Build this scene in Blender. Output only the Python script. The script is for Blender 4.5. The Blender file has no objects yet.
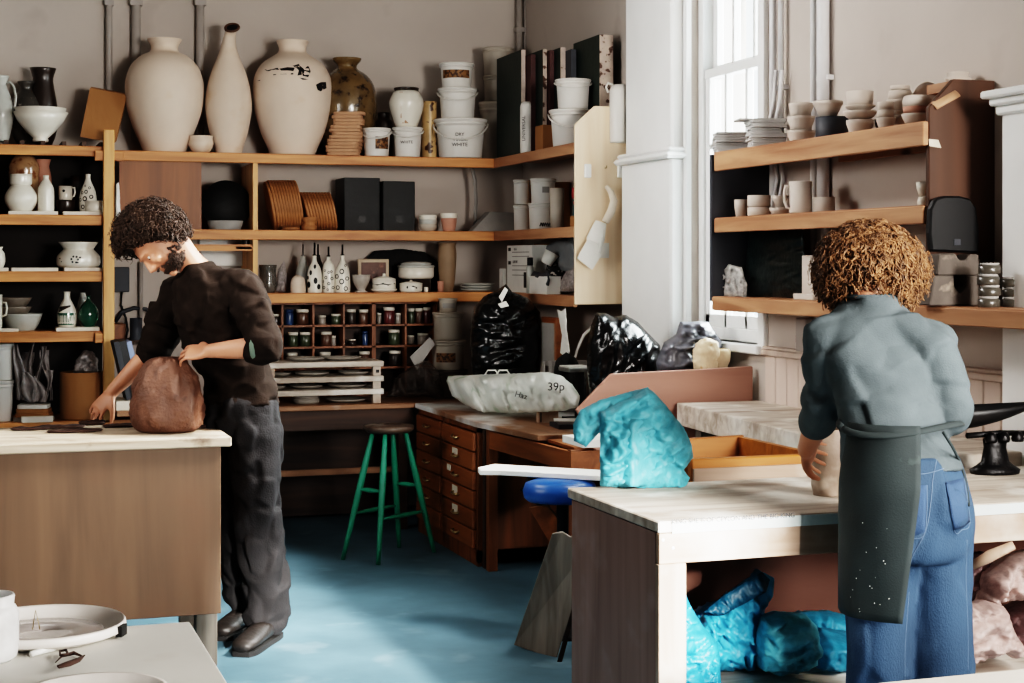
import bpy, bmesh, math, random
from mathutils import Vector as V, Matrix, noise
random.seed(7)
PI = math.pi
C = bpy.context.scene.collection
# ---------------------------------------------------------------- camera model (metres; pixels of the 1024x683 frame)
FL, HZ, TH, CH = 1600.0, 264.0, math.radians(18.75), 1.5
CAM = V((0, 0, CH))
RV = V((math.cos(TH), -math.sin(TH), 0)); DV = V((math.sin(TH), math.cos(TH), 0)); UZ = V((0, 0, 1))
def ray(px, py): return DV + RV * ((px - 512) / FL) + UZ * ((HZ - py) / FL)
def hitY(px, py, y): r = ray(px, py); return CAM + r * (y / r.y)
def hitX(px, py, x): r = ray(px, py); return CAM + r * (x / r.x)
def hitZ(px, py, z): r = ray(px, py); return CAM + r * ((z - CH) / r.z)
def W(px, py, d): return CAM + ray(px, py) * d
def dep(p): return (V(p) - CAM).dot(DV)
def at(px, plane):          # point on a vertical plane ('Y',9.3) or ('X',3.2) below a pixel column, and metres per pixel there
    p = hitP(px, HZ, plane); return p.x, p.y, dep(p) / FL
def hitP(px, py, plane):    # 'Y' / 'X' planes, or ('L', (x0, y0), (x1, y1)): the upright plane through two floor points
    if plane[0] == 'Y': return hitY(px, py, plane[1])
    if plane[0] == 'X': return hitX(px, py, plane[1])
    r = ray(px, py); (a, b), (c, d) = plane[1:]; n = V((d - b, a - c, 0)); return CAM + r * (n.dot(V((a, b, 0))) / n.dot(r))
def zof(px, py, plane):
    x, y, s = at(px, plane); return CH + (HZ - py) * s
cam = bpy.data.cameras.new('camera'); camo = bpy.data.objects.new('camera', cam); C.objects.link(camo)
camo.location = CAM; camo.rotation_euler = (PI / 2, 0, -TH)
cam.sensor_width = 36; cam.lens = FL / 1024 * 36
cam.shift_y = (HZ - 341.5) / 1024
cam.clip_start = .05
bpy.context.scene.camera = camo

# ---------------------------------------------------------------- materials
def lin(c):
    return tuple(((v / 255) / 12.92 if v / 255 <= .04045 else ((v / 255 + .055) / 1.055) ** 2.4) for v in c)
MATS = {}
def mat(name, rgb, rough=.6, var=.18, scale=6, stretch=(1, 1, 1), bump=.15, metal=0, coat=0, rgb2=None, thr=.55, width=.12, detail=5, trans=0, alpha=1, sheen=0, spec=.5, bscale=None):
    """procedural paint / clay / cloth: tint drifts with noise, optional second colour in patches, bump."""
    m = bpy.data.materials.new(name); m.use_nodes = True; nt = m.node_tree; N = nt.nodes; L = nt.links
    b = N['Principled BSDF']; tc = N.new('ShaderNodeTexCoord'); mp = N.new('ShaderNodeMapping')
    mp.inputs['Scale'].default_value = stretch; L.new(tc.outputs['Object'], mp.inputs[0])
    n = N.new('ShaderNodeTexNoise'); n.inputs['Scale'].default_value = scale; n.inputs['Detail'].default_value = detail
    L.new(mp.outputs[0], n.inputs['Vector'])
    r = N.new('ShaderNodeValToRGB'); c = lin(rgb)
    lo = [max(0, v * (1 - var)) for v in c]; hi = [min(1, v * (1 + var)) for v in c]
    r.color_ramp.elements[0].position = .3; r.color_ramp.elements[0].color = (*lo, 1)
    r.color_ramp.elements[1].position = .7; r.color_ramp.elements[1].color = (*hi, 1)
    L.new(n.outputs['Fac'], r.inputs[0]); out = r.outputs[0]
    if rgb2:
        n2 = N.new('ShaderNodeTexNoise'); n2.inputs['Scale'].default_value = scale * 1.7; n2.inputs['Detail'].default_value = 3
        mp2 = N.new('ShaderNodeMapping'); mp2.inputs['Location'].default_value = (3.1, 1.7, 5.2); mp2.inputs['Scale'].default_value = stretch
        L.new(tc.outputs['Object'], mp2.inputs[0]); L.new(mp2.outputs[0], n2.inputs['Vector'])
        r2 = N.new('ShaderNodeValToRGB'); r2.color_ramp.elements[0].position = thr; r2.color_ramp.elements[1].position = min(1, thr + width)
        L.new(n2.outputs['Fac'], r2.inputs[0])
        mx = N.new('ShaderNodeMix'); mx.data_type = 'RGBA'; L.new(r2.outputs[0], mx.inputs[0]); L.new(out, mx.inputs[6])
        mx.inputs[7].default_value = (*lin(rgb2), 1); out = mx.outputs[2]
    L.new(out, b.inputs['Base Color'])
    b.inputs['Roughness'].default_value = rough; b.inputs['Metallic'].default_value = metal
    b.inputs['Specular IOR Level'].default_value = spec
    if coat: b.inputs['Coat Weight'].default_value = coat; b.inputs['Coat Roughness'].default_value = .12
    if trans: b.inputs['Transmission Weight'].default_value = trans
    if alpha < 1: b.inputs['Alpha'].default_value = alpha
    if sheen: b.inputs['Sheen Weight'].default_value = sheen
    if bump:
        bn = N.new('ShaderNodeTexNoise'); bn.inputs['Scale'].default_value = bscale or scale * 6; bn.inputs['Detail'].default_value = 4
        L.new(mp.outputs[0], bn.inputs['Vector'])
        bp = N.new('ShaderNodeBump'); bp.inputs['Strength'].default_value = bump; bp.inputs['Distance'].default_value = .01
        L.new(bn.outputs['Fac'], bp.inputs['Height']); L.new(bp.outputs[0], b.inputs['Normal'])
    MATS[name] = m; return m
def wood(name, c1, c2, axis=0, scale=3.0, rough=.55, knots=0, bump=.12, stain=None):
    """grain running along an axis of the object, optional dark knots and worn stain patches."""
    m = bpy.data.materials.new(name); m.use_nodes = True; nt = m.node_tree; N = nt.nodes; L = nt.links
    b = N['Principled BSDF']; tc = N.new('ShaderNodeTexCoord'); mp = N.new('ShaderNodeMapping')
    s = [9.0, 9.0, 9.0]; s[axis] = .7; mp.inputs['Scale'].default_value = s
    L.new(tc.outputs['Object'], mp.inputs[0])
    n = N.new('ShaderNodeTexNoise'); n.inputs['Scale'].default_value = scale; n.inputs['Detail'].default_value = 8
    n.inputs['Distortion'].default_value = .6; L.new(mp.outputs[0], n.inputs['Vector'])
    r = N.new('ShaderNodeValToRGB'); r.color_ramp.elements[0].position = .32; r.color_ramp.elements[0].color = (*lin(c1), 1)
    r.color_ramp.elements[1].position = .68; r.color_ramp.elements[1].color = (*lin(c2), 1); L.new(n.outputs['Fac'], r.inputs[0]); out = r.outputs[0]
    if knots:
        mk = N.new('ShaderNodeMapping'); sk = [knots * 1.9] * 3; sk[axis] = knots; mk.inputs['Scale'].default_value = sk
        L.new(tc.outputs['Object'], mk.inputs[0])
        v = N.new('ShaderNodeTexVoronoi'); v.inputs['Scale'].default_value = 1; L.new(mk.outputs[0], v.inputs['Vector'])
        rk = N.new('ShaderNodeValToRGB'); rk.color_ramp.elements[0].position = .05; rk.color_ramp.elements[0].color = (0, 0, 0, 1)
        rk.color_ramp.elements[1].position = .11; L.new(v.outputs['Distance'], rk.inputs[0])
        mx = N.new('ShaderNodeMix'); mx.data_type = 'RGBA'; L.new(rk.outputs[0], mx.inputs[0]); L.new(out, mx.inputs[7])
        mx.inputs[6].default_value = (*[q * .22 for q in lin(c1)], 1); out = mx.outputs[2]
    if stain:
        ns = N.new('ShaderNodeTexNoise'); ns.inputs['Scale'].default_value = stain[1]; ns.inputs['Detail'].default_value = 6
        L.new(tc.outputs['Object'], ns.inputs['Vector'])
        rs = N.new('ShaderNodeValToRGB'); rs.color_ramp.elements[0].position = stain[2]; rs.color_ramp.elements[1].position = stain[3]
        L.new(ns.outputs['Fac'], rs.inputs[0])
        ms = N.new('ShaderNodeMix'); ms.data_type = 'RGBA'; L.new(rs.outputs[0], ms.inputs[0]); L.new(out, ms.inputs[6])
        ms.inputs[7].default_value = (*lin(stain[0]), 1); out = ms.outputs[2]
    L.new(out, b.inputs['Base Color']); b.inputs['Roughness'].default_value = rough
    bp = N.new('ShaderNodeBump'); bp.inputs['Strength'].default_value = bump; bp.inputs['Distance'].default_value = .01
    L.new(n.outputs['Fac'], bp.inputs['Height']); L.new(bp.outputs[0], b.inputs['Normal'])
    MATS[name] = m; return m
def glassmat(name, tint=(235, 240, 240), gloss=.08):
    m = bpy.data.materials.new(name); m.use_nodes = True; nt = m.node_tree; N = nt.nodes; L = nt.links
    N.remove(N['Principled BSDF']); o = N['Material Output']; t = N.new('ShaderNodeBsdfTransparent'); t.inputs[0].default_value = (*lin(tint), 1)
    g = N.new('ShaderNodeBsdfGlossy'); g.inputs['Roughness'].default_value = .08
    nz = N.new('ShaderNodeTexNoise'); nz.inputs['Scale'].default_value = 3; mm = N.new('ShaderNodeMath'); mm.operation = 'MULTIPLY'; mm.inputs[1].default_value = gloss * 2
    L.new(nz.outputs['Fac'], mm.inputs[0]); x = N.new('ShaderNodeMixShader'); L.new(mm.outputs[0], x.inputs[0]); L.new(t.outputs[0], x.inputs[1]); L.new(g.outputs[0], x.inputs[2])
    L.new(x.outputs[0], o.inputs[0]); MATS[name] = m; return m
def film(name, rgb, opac=.6, rough=.25, bump=.3, scale=20, rgb2=None, thr=.6):
    """thin translucent plastic film: part transparent, part glossy / diffuse / translucent."""
    m = mat(name, rgb, rough, .2, scale, bump=bump, rgb2=rgb2, thr=thr); nt = m.node_tree; N = nt.nodes; L = nt.links
    b = N['Principled BSDF']; o = N['Material Output']; t = N.new('ShaderNodeBsdfTransparent'); x = N.new('ShaderNodeMixShader')
    tr = N.new('ShaderNodeBsdfTranslucent'); tr.inputs[0].default_value = (*lin(rgb), 1); a = N.new('ShaderNodeMixShader'); a.inputs[0].default_value = .3
    L.new(b.outputs[0], a.inputs[1]); L.new(tr.outputs[0], a.inputs[2])
    nz = N.new('ShaderNodeTexNoise'); nz.inputs['Scale'].default_value = scale * .5; r = N.new('ShaderNodeMapRange'); r.inputs[1].default_value = .3; r.inputs[2].default_value = .7
    r.inputs[3].default_value = max(0, opac - .2); r.inputs[4].default_value = min(1, opac + .2); L.new(nz.outputs['Fac'], r.inputs[0])
    L.new(r.outputs[0], x.inputs[0]); L.new(t.outputs[0], x.inputs[1]); L.new(a.outputs[0], x.inputs[2]); L.new(x.outputs[0], o.inputs[0]); return m

# ---------------------------------------------------------------- mesh builder
WL = {}
class MB:
    def __init__(s): s.v = []; s.f = []; s.s = []; s.m = []; s.mi = 0
    def add(s, vs, fs, smooth=False):
        k = len(s.v); s.v += [V(q) for q in vs]; s.f += [[i + k for i in f] for f in fs]; s.s += [smooth] * len(fs); s.m += [s.mi] * len(fs); return s
    def box(s, x0, x1, y0, y1, z0, z1):
        return s.add([(x, y, z) for x in (x0, x1) for y in (y0, y1) for z in (z0, z1)],
                     [(0, 1, 3, 2), (4, 6, 7, 5), (0, 4, 5, 1), (2, 3, 7, 6), (0, 2, 6, 4), (1, 5, 7, 3)])
    def obox(s, c, size, M=None):
        c = V(c); h = [q / 2 for q in size]; M = M or Matrix.Identity(3)
        return s.add([c + M @ V((x * h[0], y * h[1], z * h[2])) for x in (-1, 1) for y in (-1, 1) for z in (-1, 1)],
                     [(0, 1, 3, 2), (4, 6, 7, 5), (0, 4, 5, 1), (2, 3, 7, 6), (0, 2, 6, 4), (1, 5, 7, 3)])
    def prism(s, poly, off):
        n = len(poly); off = V(off); a = [V(p) for p in poly]
        return s.add(a + [p + off for p in a], [list(range(n))[::-1], list(range(n, 2 * n))] + [[i, (i + 1) % n, n + (i + 1) % n, n + i] for i in range(n)])
    def lathe(s, prof, loc=(0, 0, 0), n=28, M=None, sx=1, sy=1):
        loc = V(loc); M = M or Matrix.Identity(3); vs = []
        for r, h in prof:
            for k in range(n):
                a = 2 * PI * k / n; vs.append(loc + M @ V((r * sx * math.cos(a), r * sy * math.sin(a), h)))
        fs = [[j * n + k, j * n + (k + 1) % n, (j + 1) * n + (k + 1) % n, (j + 1) * n + k] for j in range(len(prof) - 1) for k in range(n)]
        if prof[0][0] > 1e-5: fs.append(list(range(n))[::-1])
        if prof[-1][0] > 1e-5: fs.append([(len(prof) - 1) * n + k for k in range(n)])
        return s.add(vs, fs, True)
    def loft(s, rings, n=16, cap=True):
        vs = []
        for c, u, w in rings:
            c, u, w = V(c), V(u), V(w)
            for k in range(n):
                a = 2 * PI * k / n; vs.append(c + u * math.cos(a) + w * math.sin(a))
        fs = [[j * n + k, j * n + (k + 1) % n, (j + 1) * n + (k + 1) % n, (j + 1) * n + k] for j in range(len(rings) - 1) for k in range(n)]
        if cap: fs += [list(range(n))[::-1], [(len(rings) - 1) * n + k for k in range(n)]]
        return s.add(vs, fs, True)
    def tube(s, pts, r, n=8, flat=1.0):
        pts = [V(p) for p in pts]; rr = r if isinstance(r, (list, tuple)) else [r] * len(pts); rings = []; u = None
        for i, p in enumerate(pts):
            t = (pts[min(i + 1, len(pts) - 1)] - pts[max(i - 1, 0)]).normalized()
            if u is None: u = t.orthogonal().normalized()
            u = (u - t * u.dot(t)); u = u.normalized() if u.length > 1e-6 else t.orthogonal().normalized()
            w = t.cross(u); rings.append((p, u * rr[i], w * rr[i] * flat))
        return s.loft(rings, n)
    def sphere(s, c, r, n=12, sz=(1, 1, 1)):
        m = n // 2; return s.lathe([(max(r * math.sin(PI * i / m), 1e-6 if 0 < i < m else 0), -r * math.cos(PI * i / m)) for i in range(m + 1)], c, n, Matrix.Diagonal(V(sz)))
    def build(s, name, material, parent=None, origin=None, bevel=0, smooth=None):
        if origin is None:
            if parent is not None: origin = WL[parent.name]
            else:
                xs = [q.x for q in s.v]; ys = [q.y for q in s.v]; origin = V(((min(xs) + max(xs)) / 2, (min(ys) + max(ys)) / 2, min(q.z for q in s.v)))
        origin = V(origin); me = bpy.data.meshes.new(name)
        me.from_pydata([q - origin for q in s.v], [], s.f)
        me.polygons.foreach_set('use_smooth', [bool(q) for q in s.s] if smooth is None else [smooth] * len(s.f))
        me.polygons.foreach_set('material_index', s.m)
        bm = bmesh.new(); bm.from_mesh(me)
        bmesh.ops.remove_doubles(bm, verts=bm.verts, dist=1e-6)
        bmesh.ops.recalc_face_normals(bm, faces=bm.faces)
        if bevel:
            es = [e for e in bm.edges if len(e.link_faces) == 2 and e.calc_face_angle(0) > .6]
            bmesh.ops.bevel(bm, geom=es, offset=bevel, segments=1, affect='EDGES')
        bm.to_mesh(me); bm.free()
        for m in (material if isinstance(material, (list, tuple)) else [material]): me.materials.append(m)
        o = bpy.data.objects.new(name, me); C.objects.link(o); WL[o.name] = origin
        if parent is not None: o.parent = parent; o.location = origin - WL[parent.name]
        else: o.location = origin
        return o
def tag(o, label, cat, group=None, kind=None):
    if label: o['label'] = label
    if cat: o['category'] = cat
    if group: o['group'] = group
    if kind: o['kind'] = kind
    return o
def struct(o): o['kind'] = 'structure'; return o
def thing(name, loc, label, cat, group=None):
    o = bpy.data.objects.new(name, None); C.objects.link(o); o.location = loc; WL[o.name] = V(loc); o.empty_display_size = .05
    return tag(o, label, cat, group)
def hollow(prof, w):
    """outer profile -> closed vessel wall with an inside, w = wall thickness (same units)."""
    inner = [(max(r - w, .0), h) for r, h in prof if h > prof[0][1] + w * 1.2][::-1]
    return [(0, prof[0][1])] + prof + inner + [(max(prof[0][0] - w, .001), prof[0][1] + w), (0, prof[0][1] + w)]
def smoothprof(p, k=4):
    """catmull-rom resample of a turned profile."""
    out = []
    for i in range(len(p) - 1):
        a, b, c, d = p[max(i - 1, 0)], p[i], p[i + 1], p[min(i + 2, len(p) - 1)]
        for j in range(k):
            t = j / k
            out.append(tuple(max(0, .5 * (2 * b[q] + (c[q] - a[q]) * t + (2 * a[q] - 5 * b[q] + 4 * c[q] - d[q]) * t * t + (3 * b[q] - a[q] - 3 * c[q] + d[q]) * t ** 3)) if q == 0 else
                       .5 * (2 * b[q] + (c[q] - a[q]) * t + (2 * a[q] - 5 * b[q] + 4 * c[q] - d[q]) * t * t + (3 * b[q] - a[q] - 3 * c[q] + d[q]) * t ** 3) for q in (0, 1)))
    return out + [p[-1]]
def pot(name, label, cat, px, plane, z, prof, m, wall=1.2, group=None, smooth=True, n=28, parent=None, solid=False, squash=1, tilt=None):
    """turned vessel; profile in photo pixels (radius, height), placed on a shelf height z."""
    x, y, s = at(px, plane); P = smoothprof(prof, 3) if smooth else prof
    P = ([(0, P[0][1])] + P + [(0, P[-1][1])]) if solid else hollow(P, wall)
    b = MB().lathe([(r * s, h * s) for r, h in P], (0, 0, 0), n, sy=squash)
    if tilt: b.v = [tilt @ q for q in b.v]
    b.v = [q + V((x, y, z)) for q in b.v]
    o = b.build(name, m, parent, origin=(x, y, z) if parent is None else None)
    return tag(o, label, cat, group) if parent is None else o
def px_handle(b, px, plane, z, pts, r):
    """bent handle given as pixel offsets (dx, dh) from the pot axis, in the picture plane of the pot."""
    x, y, s = at(px, plane); b.tube([V((x, y, z)) + RV * (dx * s) + UZ * (dh * s) for dx, dh in pts], r * s, 7); return b
def textobj(name, body, size, loc, M, m, parent, font_extrude=.0006):
    cu = bpy.data.curves.new(name, 'FONT'); cu.body = body; cu.size = size; cu.align_x = 'CENTER'; cu.align_y = 'CENTER'; cu.extrude = font_extrude
    t = bpy.data.objects.new(name + '_tmp', cu); C.objects.link(t)
    me = bpy.data.meshes.new_from_object(t.evaluated_get(bpy.context.evaluated_depsgraph_get())); bpy.data.objects.remove(t)
    me.name = name; me.materials.clear(); me.materials.append(m); me.transform(M.to_4x4())
    o = bpy.data.objects.new(name, me); C.objects.link(o); WL[o.name] = V(loc)
    o.parent = parent; o.location = V(loc) - WL[parent.name]; return o
def facing(n):
    """matrix whose Z looks along n with Y up: for text on a vertical face."""
    n = V(n).normalized(); x = UZ.cross(n).normalized(); return Matrix((x, n.cross(x), n)).transposed()
def crumple(c, size, seed=0, e=.5, amp=.02, freq=9, lvl=5, flat=True, stretch=(1, 1, 1), fine=.35, rot=0):
    """lumpy wrinkled soft shape (superellipsoid with sharp creases) as an MB."""
    bm = bmesh.new(); bmesh.ops.create_icosphere(bm, subdivisions=lvl, radius=1)
    sg = lambda q, k: math.copysign(abs(q) ** k, q); off = V((seed * 3.7, seed * 1.3, seed * 2.1)); R = Matrix.Rotation(rot, 3, 'Z'); c = V(c)
    vs = []
    for v in bm.verts:
        d = v.co.normalized(); m = max(abs(d.x), abs(d.y), abs(d.z)); cube = d / m
        p = d.lerp(cube * .82, 1 - e)
        q = V((p.x * size[0] / 2, p.y * size[1] / 2, p.z * size[2] / 2))
        w = V((q.x * stretch[0], q.y * stretch[1], q.z * stretch[2])) * freq + off
        w += V((noise.noise(w * .7), noise.noise(w * .7 + V((9, 2, 1))), noise.noise(w * .7 + V((1, 8, 3))))) * .8
        h = facets(w, seed)
        h += fine * (1 - 2 * abs(noise.noise(w * 2.3))) + .6 * noise.noise(w * .5)
        q += d * h * amp
        if flat: q.z = max(q.z, -size[2] / 2 * .93)
        vs.append(c + R @ q)
    b = MB().add(vs, [[x.index for x in f.verts] for f in bm.faces], True); bm.free(); return b
def sheet(grid, thick=.002):
    """cloth / paper from a grid (rows of points), given a little thickness."""
    r, c = len(grid), len(grid[0]); vs = [V(p) for row in grid for p in row]; fs = [[i * c + j, i * c + j + 1, (i + 1) * c + j + 1, (i + 1) * c + j] for i in range(r - 1) for j in range(c - 1)]
    nr = []
    for i in range(r):
        for j in range(c):
            a = V(grid[min(i + 1, r - 1)][j]) - V(grid[max(i - 1, 0)][j]); b2 = V(grid[i][min(j + 1, c - 1)]) - V(grid[i][max(j - 1, 0)])
            q = a.cross(b2); nr.append(q.normalized() if q.length > 1e-9 else UZ)
    k = r * c; vs2 = vs + [vs[i] - nr[i] * thick for i in range(k)]; fs2 = fs + [[i + k for i in f[::-1]] for f in fs]
    edge = [(i, 0) for i in range(r)] + [(r - 1, j) for j in range(1, c)] + [(i, c - 1) for i in range(r - 2, -1, -1)] + [(0, j) for j in range(c - 2, 0, -1)]
    e = [i * c + j for i, j in edge]
    fs2 += [[e[i], e[(i + 1) % len(e)], e[(i + 1) % len(e)] + k, e[i] + k] for i in range(len(e))]
    return MB().add(vs2, fs2, True)

from mathutils import geometry
def prof_r(P, h):
    for (r0, h0), (r1, h1) in zip(P, P[1:]):
        if h0 <= h <= h1: return r0 + (r1 - r0) * (h - h0) / max(h1 - h0, 1e-6)
    return P[-1][0]
def decal(b, px, plane, z, prof, polys, mi=1, yaw=0, lift=1.012, smooth=True):
    """painted marks lying on a turned pot: polygons in pixel offsets (dx, h) on the side seen from the room."""
    x, y, s = at(px, plane); P = smoothprof(prof, 3) if smooth else prof; b.mi = mi
    for poly in polys:
        vs = []
        for dx, h in poly:
            r = prof_r(P, h) * lift; a = math.asin(max(-.999, min(.999, dx / r))) + yaw
            vs.append(V((x, y, z)) + (RV * math.sin(a) - DV * math.cos(a)) * (r * s) + UZ * (h * s))
        k = len(vs)
        c = sum(vs, V()) / k; hm = sum(q[1] for q in poly) / k; dm = sum(q[0] for q in poly) / k
        r = prof_r(P, hm) * lift; a = math.asin(max(-.999, min(.999, dm / r))) + yaw
        c = V((x, y, z)) + (RV * math.sin(a) - DV * math.cos(a)) * (r * s) + UZ * (hm * s)
        b.add(vs + [c], [[i, (i + 1) % k, k] for i in range(k)])
    b.mi = 0; return b
def circ(cx, cy, rx, ry=None, n=10, rot=0):
    ry = ry or rx; return [(cx + rx * math.cos(2 * PI * i / n + rot), cy + ry * math.sin(2 * PI * i / n + rot)) for i in range(n)]
def ringpolys(cx, cy, r0, r1, n=12):
    o = []
    for i in range(n):
        a, c = 2 * PI * i / n, 2 * PI * (i + 1) / n
        o.append([(cx + r * math.cos(t), cy + r * math.sin(t) * 1.15) for r, t in ((r0, a), (r1, a), (r1, c), (r0, c))])
    return o
def rectpolys(x0, x1, h0, h1, nx=6):
    return [[(x0 + (x1 - x0) * i / nx, h0), (x0 + (x1 - x0) * (i + 1) / nx, h0), (x0 + (x1 - x0) * (i + 1) / nx, h1), (x0 + (x1 - x0) * i / nx, h1)] for i in range(nx)]
def facets(p, seed=0, k=11.0):
    """crumpled-film height: tilted facets meeting in creases (blend of the four nearest cells)."""
    ds, cs = noise.voronoi(p); h = w = 0
    for d, c in zip(ds, cs):
        e = math.exp(-k * (d - ds[0]) * 2.2); q = p - c; g = V((noise.noise(c * 5.3 + V((seed, 0, 0))), noise.noise(c * 4.7 + V((0, 7 + seed, 0))), noise.noise(c * 6.1)))
        h += e * q.dot(g) * 2.6; w += e
    return h / w
def silhouette(b, poly, plane, depth, amp=1.0, freq=.12, seed=0, ang=0, aniso=2.5, step=2.2, back=1.0, zmin=None, power=.5, d=None):
    """soft bag: outline in photo pixels on a vertical plane through the thing, inflated to a depth (m) both ways, creased all over."""
    pts = []
    for i, p in enumerate(poly):
        q = poly[(i + 1) % len(poly)]; L = math.dist(p, q); k = max(1, int(L / step))
        for j in range(k):
            t = j / k; w = noise.noise(V((p[0] + (q[0] - p[0]) * t, p[1] + (q[1] - p[1]) * t, seed)) * .35) * step * .25
            nx, ny = (q[1] - p[1]) / L, -(q[0] - p[0]) / L
            pts.append((p[0] + (q[0] - p[0]) * t + nx * w, p[1] + (q[1] - p[1]) * t + ny * w))
    nb = len(pts); edges = [(i, (i + 1) % nb) for i in range(nb)]
    def dist(x, y):
        m = 1e9
        for i in range(nb):
            (ax, ay), (bx, by) = pts[i], pts[(i + 1) % nb]; ux, uy = bx - ax, by - ay; t = max(0, min(1, ((x - ax) * ux + (y - ay) * uy) / (ux * ux + uy * uy + 1e-9)))
            m = min(m, (x - ax - ux * t) ** 2 + (y - ay - uy * t) ** 2)
        return math.sqrt(m)
    xs = [p[0] for p in pts]; ys = [p[1] for p in pts]; y = min(ys); row = 0; allp = list(pts)
    while y < max(ys):
        x = min(xs) + (step / 2 if row % 2 else 0)
        while x < max(xs):
            inside = False
            for i in range(nb):
                (ax, ay), (bx, by) = pts[i], pts[(i + 1) % nb]
                if (ay > y) != (by > y) and x < (bx - ax) * (y - ay) / (by - ay) + ax: inside = not inside
            if inside and dist(x, y) > step * .45: allp.append((x, y))
            x += step
        y += step * .87; row += 1
    vv, _, tris, *_ = geometry.delaunay_2d_cdt([V((p[0], p[1])) for p in allp], edges, [list(range(nb))], 1, 1e-4)
    D = [dist(p[0], p[1]) for p in vv]; dm = max(D); ca, sa = math.cos(ang), math.sin(ang); V3 = []
    sm = at(sum(xs) / len(xs), plane)[2] if d is None else d / FL
    for side in (-1, 1):
        for p, q in zip(vv, D):
            t = max(0, 1 - (1 - min(1, q / (dm * .75))) ** 2) ** power
            u = (p[0] * ca + p[1] * sa) * freq; w = (-p[0] * sa + p[1] * ca) * freq / aniso; n0 = V((u, w, seed + side * 3))
            n0 += V((noise.noise(n0 * .6 + V((5, 1, 2))), noise.noise(n0 * .6), 0)) * .9
            c = .95 * facets(n0, seed) + .5 * facets(n0 * 2.3, seed + 5) + .5 * (1 - 2 * abs(noise.noise(n0 * .9))) + .22 * (1 - 2 * abs(noise.noise(n0 * 3.1)))
            off = depth * (back if side > 0 else 1) * t + amp * c * min(1, q / (step * 1.2)) * sm * 4
            base = hitP(p[0], p[1], plane) if d is None else W(p[0], p[1], d)
            pt = base + DV * (off * side)
            if zmin is not None: pt.z = max(pt.z, zmin)
            V3.append(pt)
    k = len(vv); b.add(V3, [list(t) for t in tris] + [[i + k for i in t[::-1]] for t in tris], True); return b
from mathutils.bvhtree import BVHTree
def on_mesh(o, px, py, lift=.003):
    bv = on_mesh.c.get(o.name)
    if bv is None:
        me = o.data; w = WL[o.name]; bv = on_mesh.c[o.name] = BVHTree.FromPolygons([v.co + w for v in me.vertices], [list(p.vertices) for p in me.polygons])
    r = ray(px, py).normalized(); h = bv.ray_cast(CAM, r); return None if h[0] is None else h[0] - r * lift
on_mesh.c = {}
# ================================================================ materials
PINE = wood('pine', (150, 92, 48), (205, 145, 88), 0, 2.2, .5, knots=2.2)
PINEY = wood('pine_y', (146, 102, 76), (186, 144, 112), 1, 2.2, .5, knots=2.2)
PINEZ = wood('pine_z', (190, 138, 84), (226, 178, 120), 2, 2.2, .5, knots=2.0)
PALEPLY = wood('pale_plywood', (228, 202, 172), (242, 222, 196), 2, 1.3, .6, knots=1.2, bump=.04)
OAKDOOR = wood('sliding_door_wood', (104, 62, 34), (132, 82, 46), 2, 1.6, .5)
CHEST = wood('chest_wood', (112, 66, 34), (148, 92, 52), 1, 2.0, .5, knots=1.4)
CHESTZ = wood('chest_wood_z', (100, 60, 32), (140, 86, 50), 2, 2.0, .5)
BENCHTOP = wood('bench_top_wood', (120, 86, 62), (158, 120, 92), 0, 2, .6, stain=((170, 160, 150), 4, .55, .75))
BENCHTOPY = wood('bench_top_wood_y', (112, 80, 58), (150, 114, 88), 1, 2, .6, stain=((222, 222, 220), 1.7, .42, .58))
DUSTTOP = wood('dusty_table_top', (150, 134, 120), (206, 196, 184), 0, 2.0, .65, stain=((228, 224, 216), 5, .5, .7))
CLAYTOP = wood('clay_stained_top', (150, 130, 110), (204, 190, 170), 0, 2.0, .65, stain=((84, 58, 42), 6, .60, .72))
PLY = wood('stained_plywood', (88, 67, 50), (112, 86, 65), 2, 1.1, .55, stain=((108, 78, 58), 3, .5, .8), bump=.05)
MAUVEPLY = wood('mauve_plywood', (132, 106, 98), (160, 132, 122), 2, 1.2, .6, stain=((165, 145, 138), 7, .55, .8), bump=.05)
MAUVEPLYX = wood('mauve_plywood_x', (150, 112, 98), (172, 132, 116), 0, .8, .6, bump=.03)
PALEPINE = wood('whitened_pine', (148, 122, 104), (180, 156, 138), 0, 2.0, .6, knots=2.6, stain=((214, 206, 196), 3, .5, .75))
PALEPINEZ = wood('whitened_pine_z', (144, 122, 106), (176, 156, 140), 2, 2.0, .6, knots=2.0, stain=((214, 206, 196), 3, .5, .75))
GREYWOOD = wood('grey_wood', (96, 88, 80), (134, 126, 116), 2, 2.5, .7)
DARKWOOD = wood('dark_wood', (46, 30, 22), (74, 50, 36), 0, 2, .6)
BROWNPANEL = wood('brown_panel', (66, 44, 32), (84, 57, 42), 2, 1.2, .5, bump=.04)
WALL = mat('grey_beige_paint', (182, 172, 164), .85, .06, 1.6, bump=.08, rgb2=(164, 152, 144), thr=.6, width=.2)
WALLW = mat('white_paint', (234, 234, 232), .6, .05, 2.5, bump=.08)
WAINS = mat('wainscot_paint', (196, 180, 170), .6, .08, 3, stretch=(1, 1, .3), bump=.1, rgb2=(168, 146, 134), thr=.64, width=.1)
CEIL = mat('ceiling_paint', (130, 124, 118), .9, .04, 2)  # unseen ceiling kept dark as well, for less bounced light
FLOOR = mat('blue_floor_paint', (84, 114, 128), .6, .3, 2.2, bump=.1, rgb2=(124, 150, 162), thr=.6, width=.25, detail=8)
METAL = mat('grey_metal', (150, 150, 148), .35, .1, 10, metal=.9)
BLACKM = mat('black_metal', (16, 16, 18), .5, .2, 12, bump=.03)
PIPE = mat('pipe_paint', (160, 152, 146), .55, .08, 6)
PIPEW = mat('pipe_white', (206, 204, 204), .5, .06, 6)
DARKGREY = mat('dark_grey_board', (56, 58, 64), .6, .15, 4)
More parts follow.
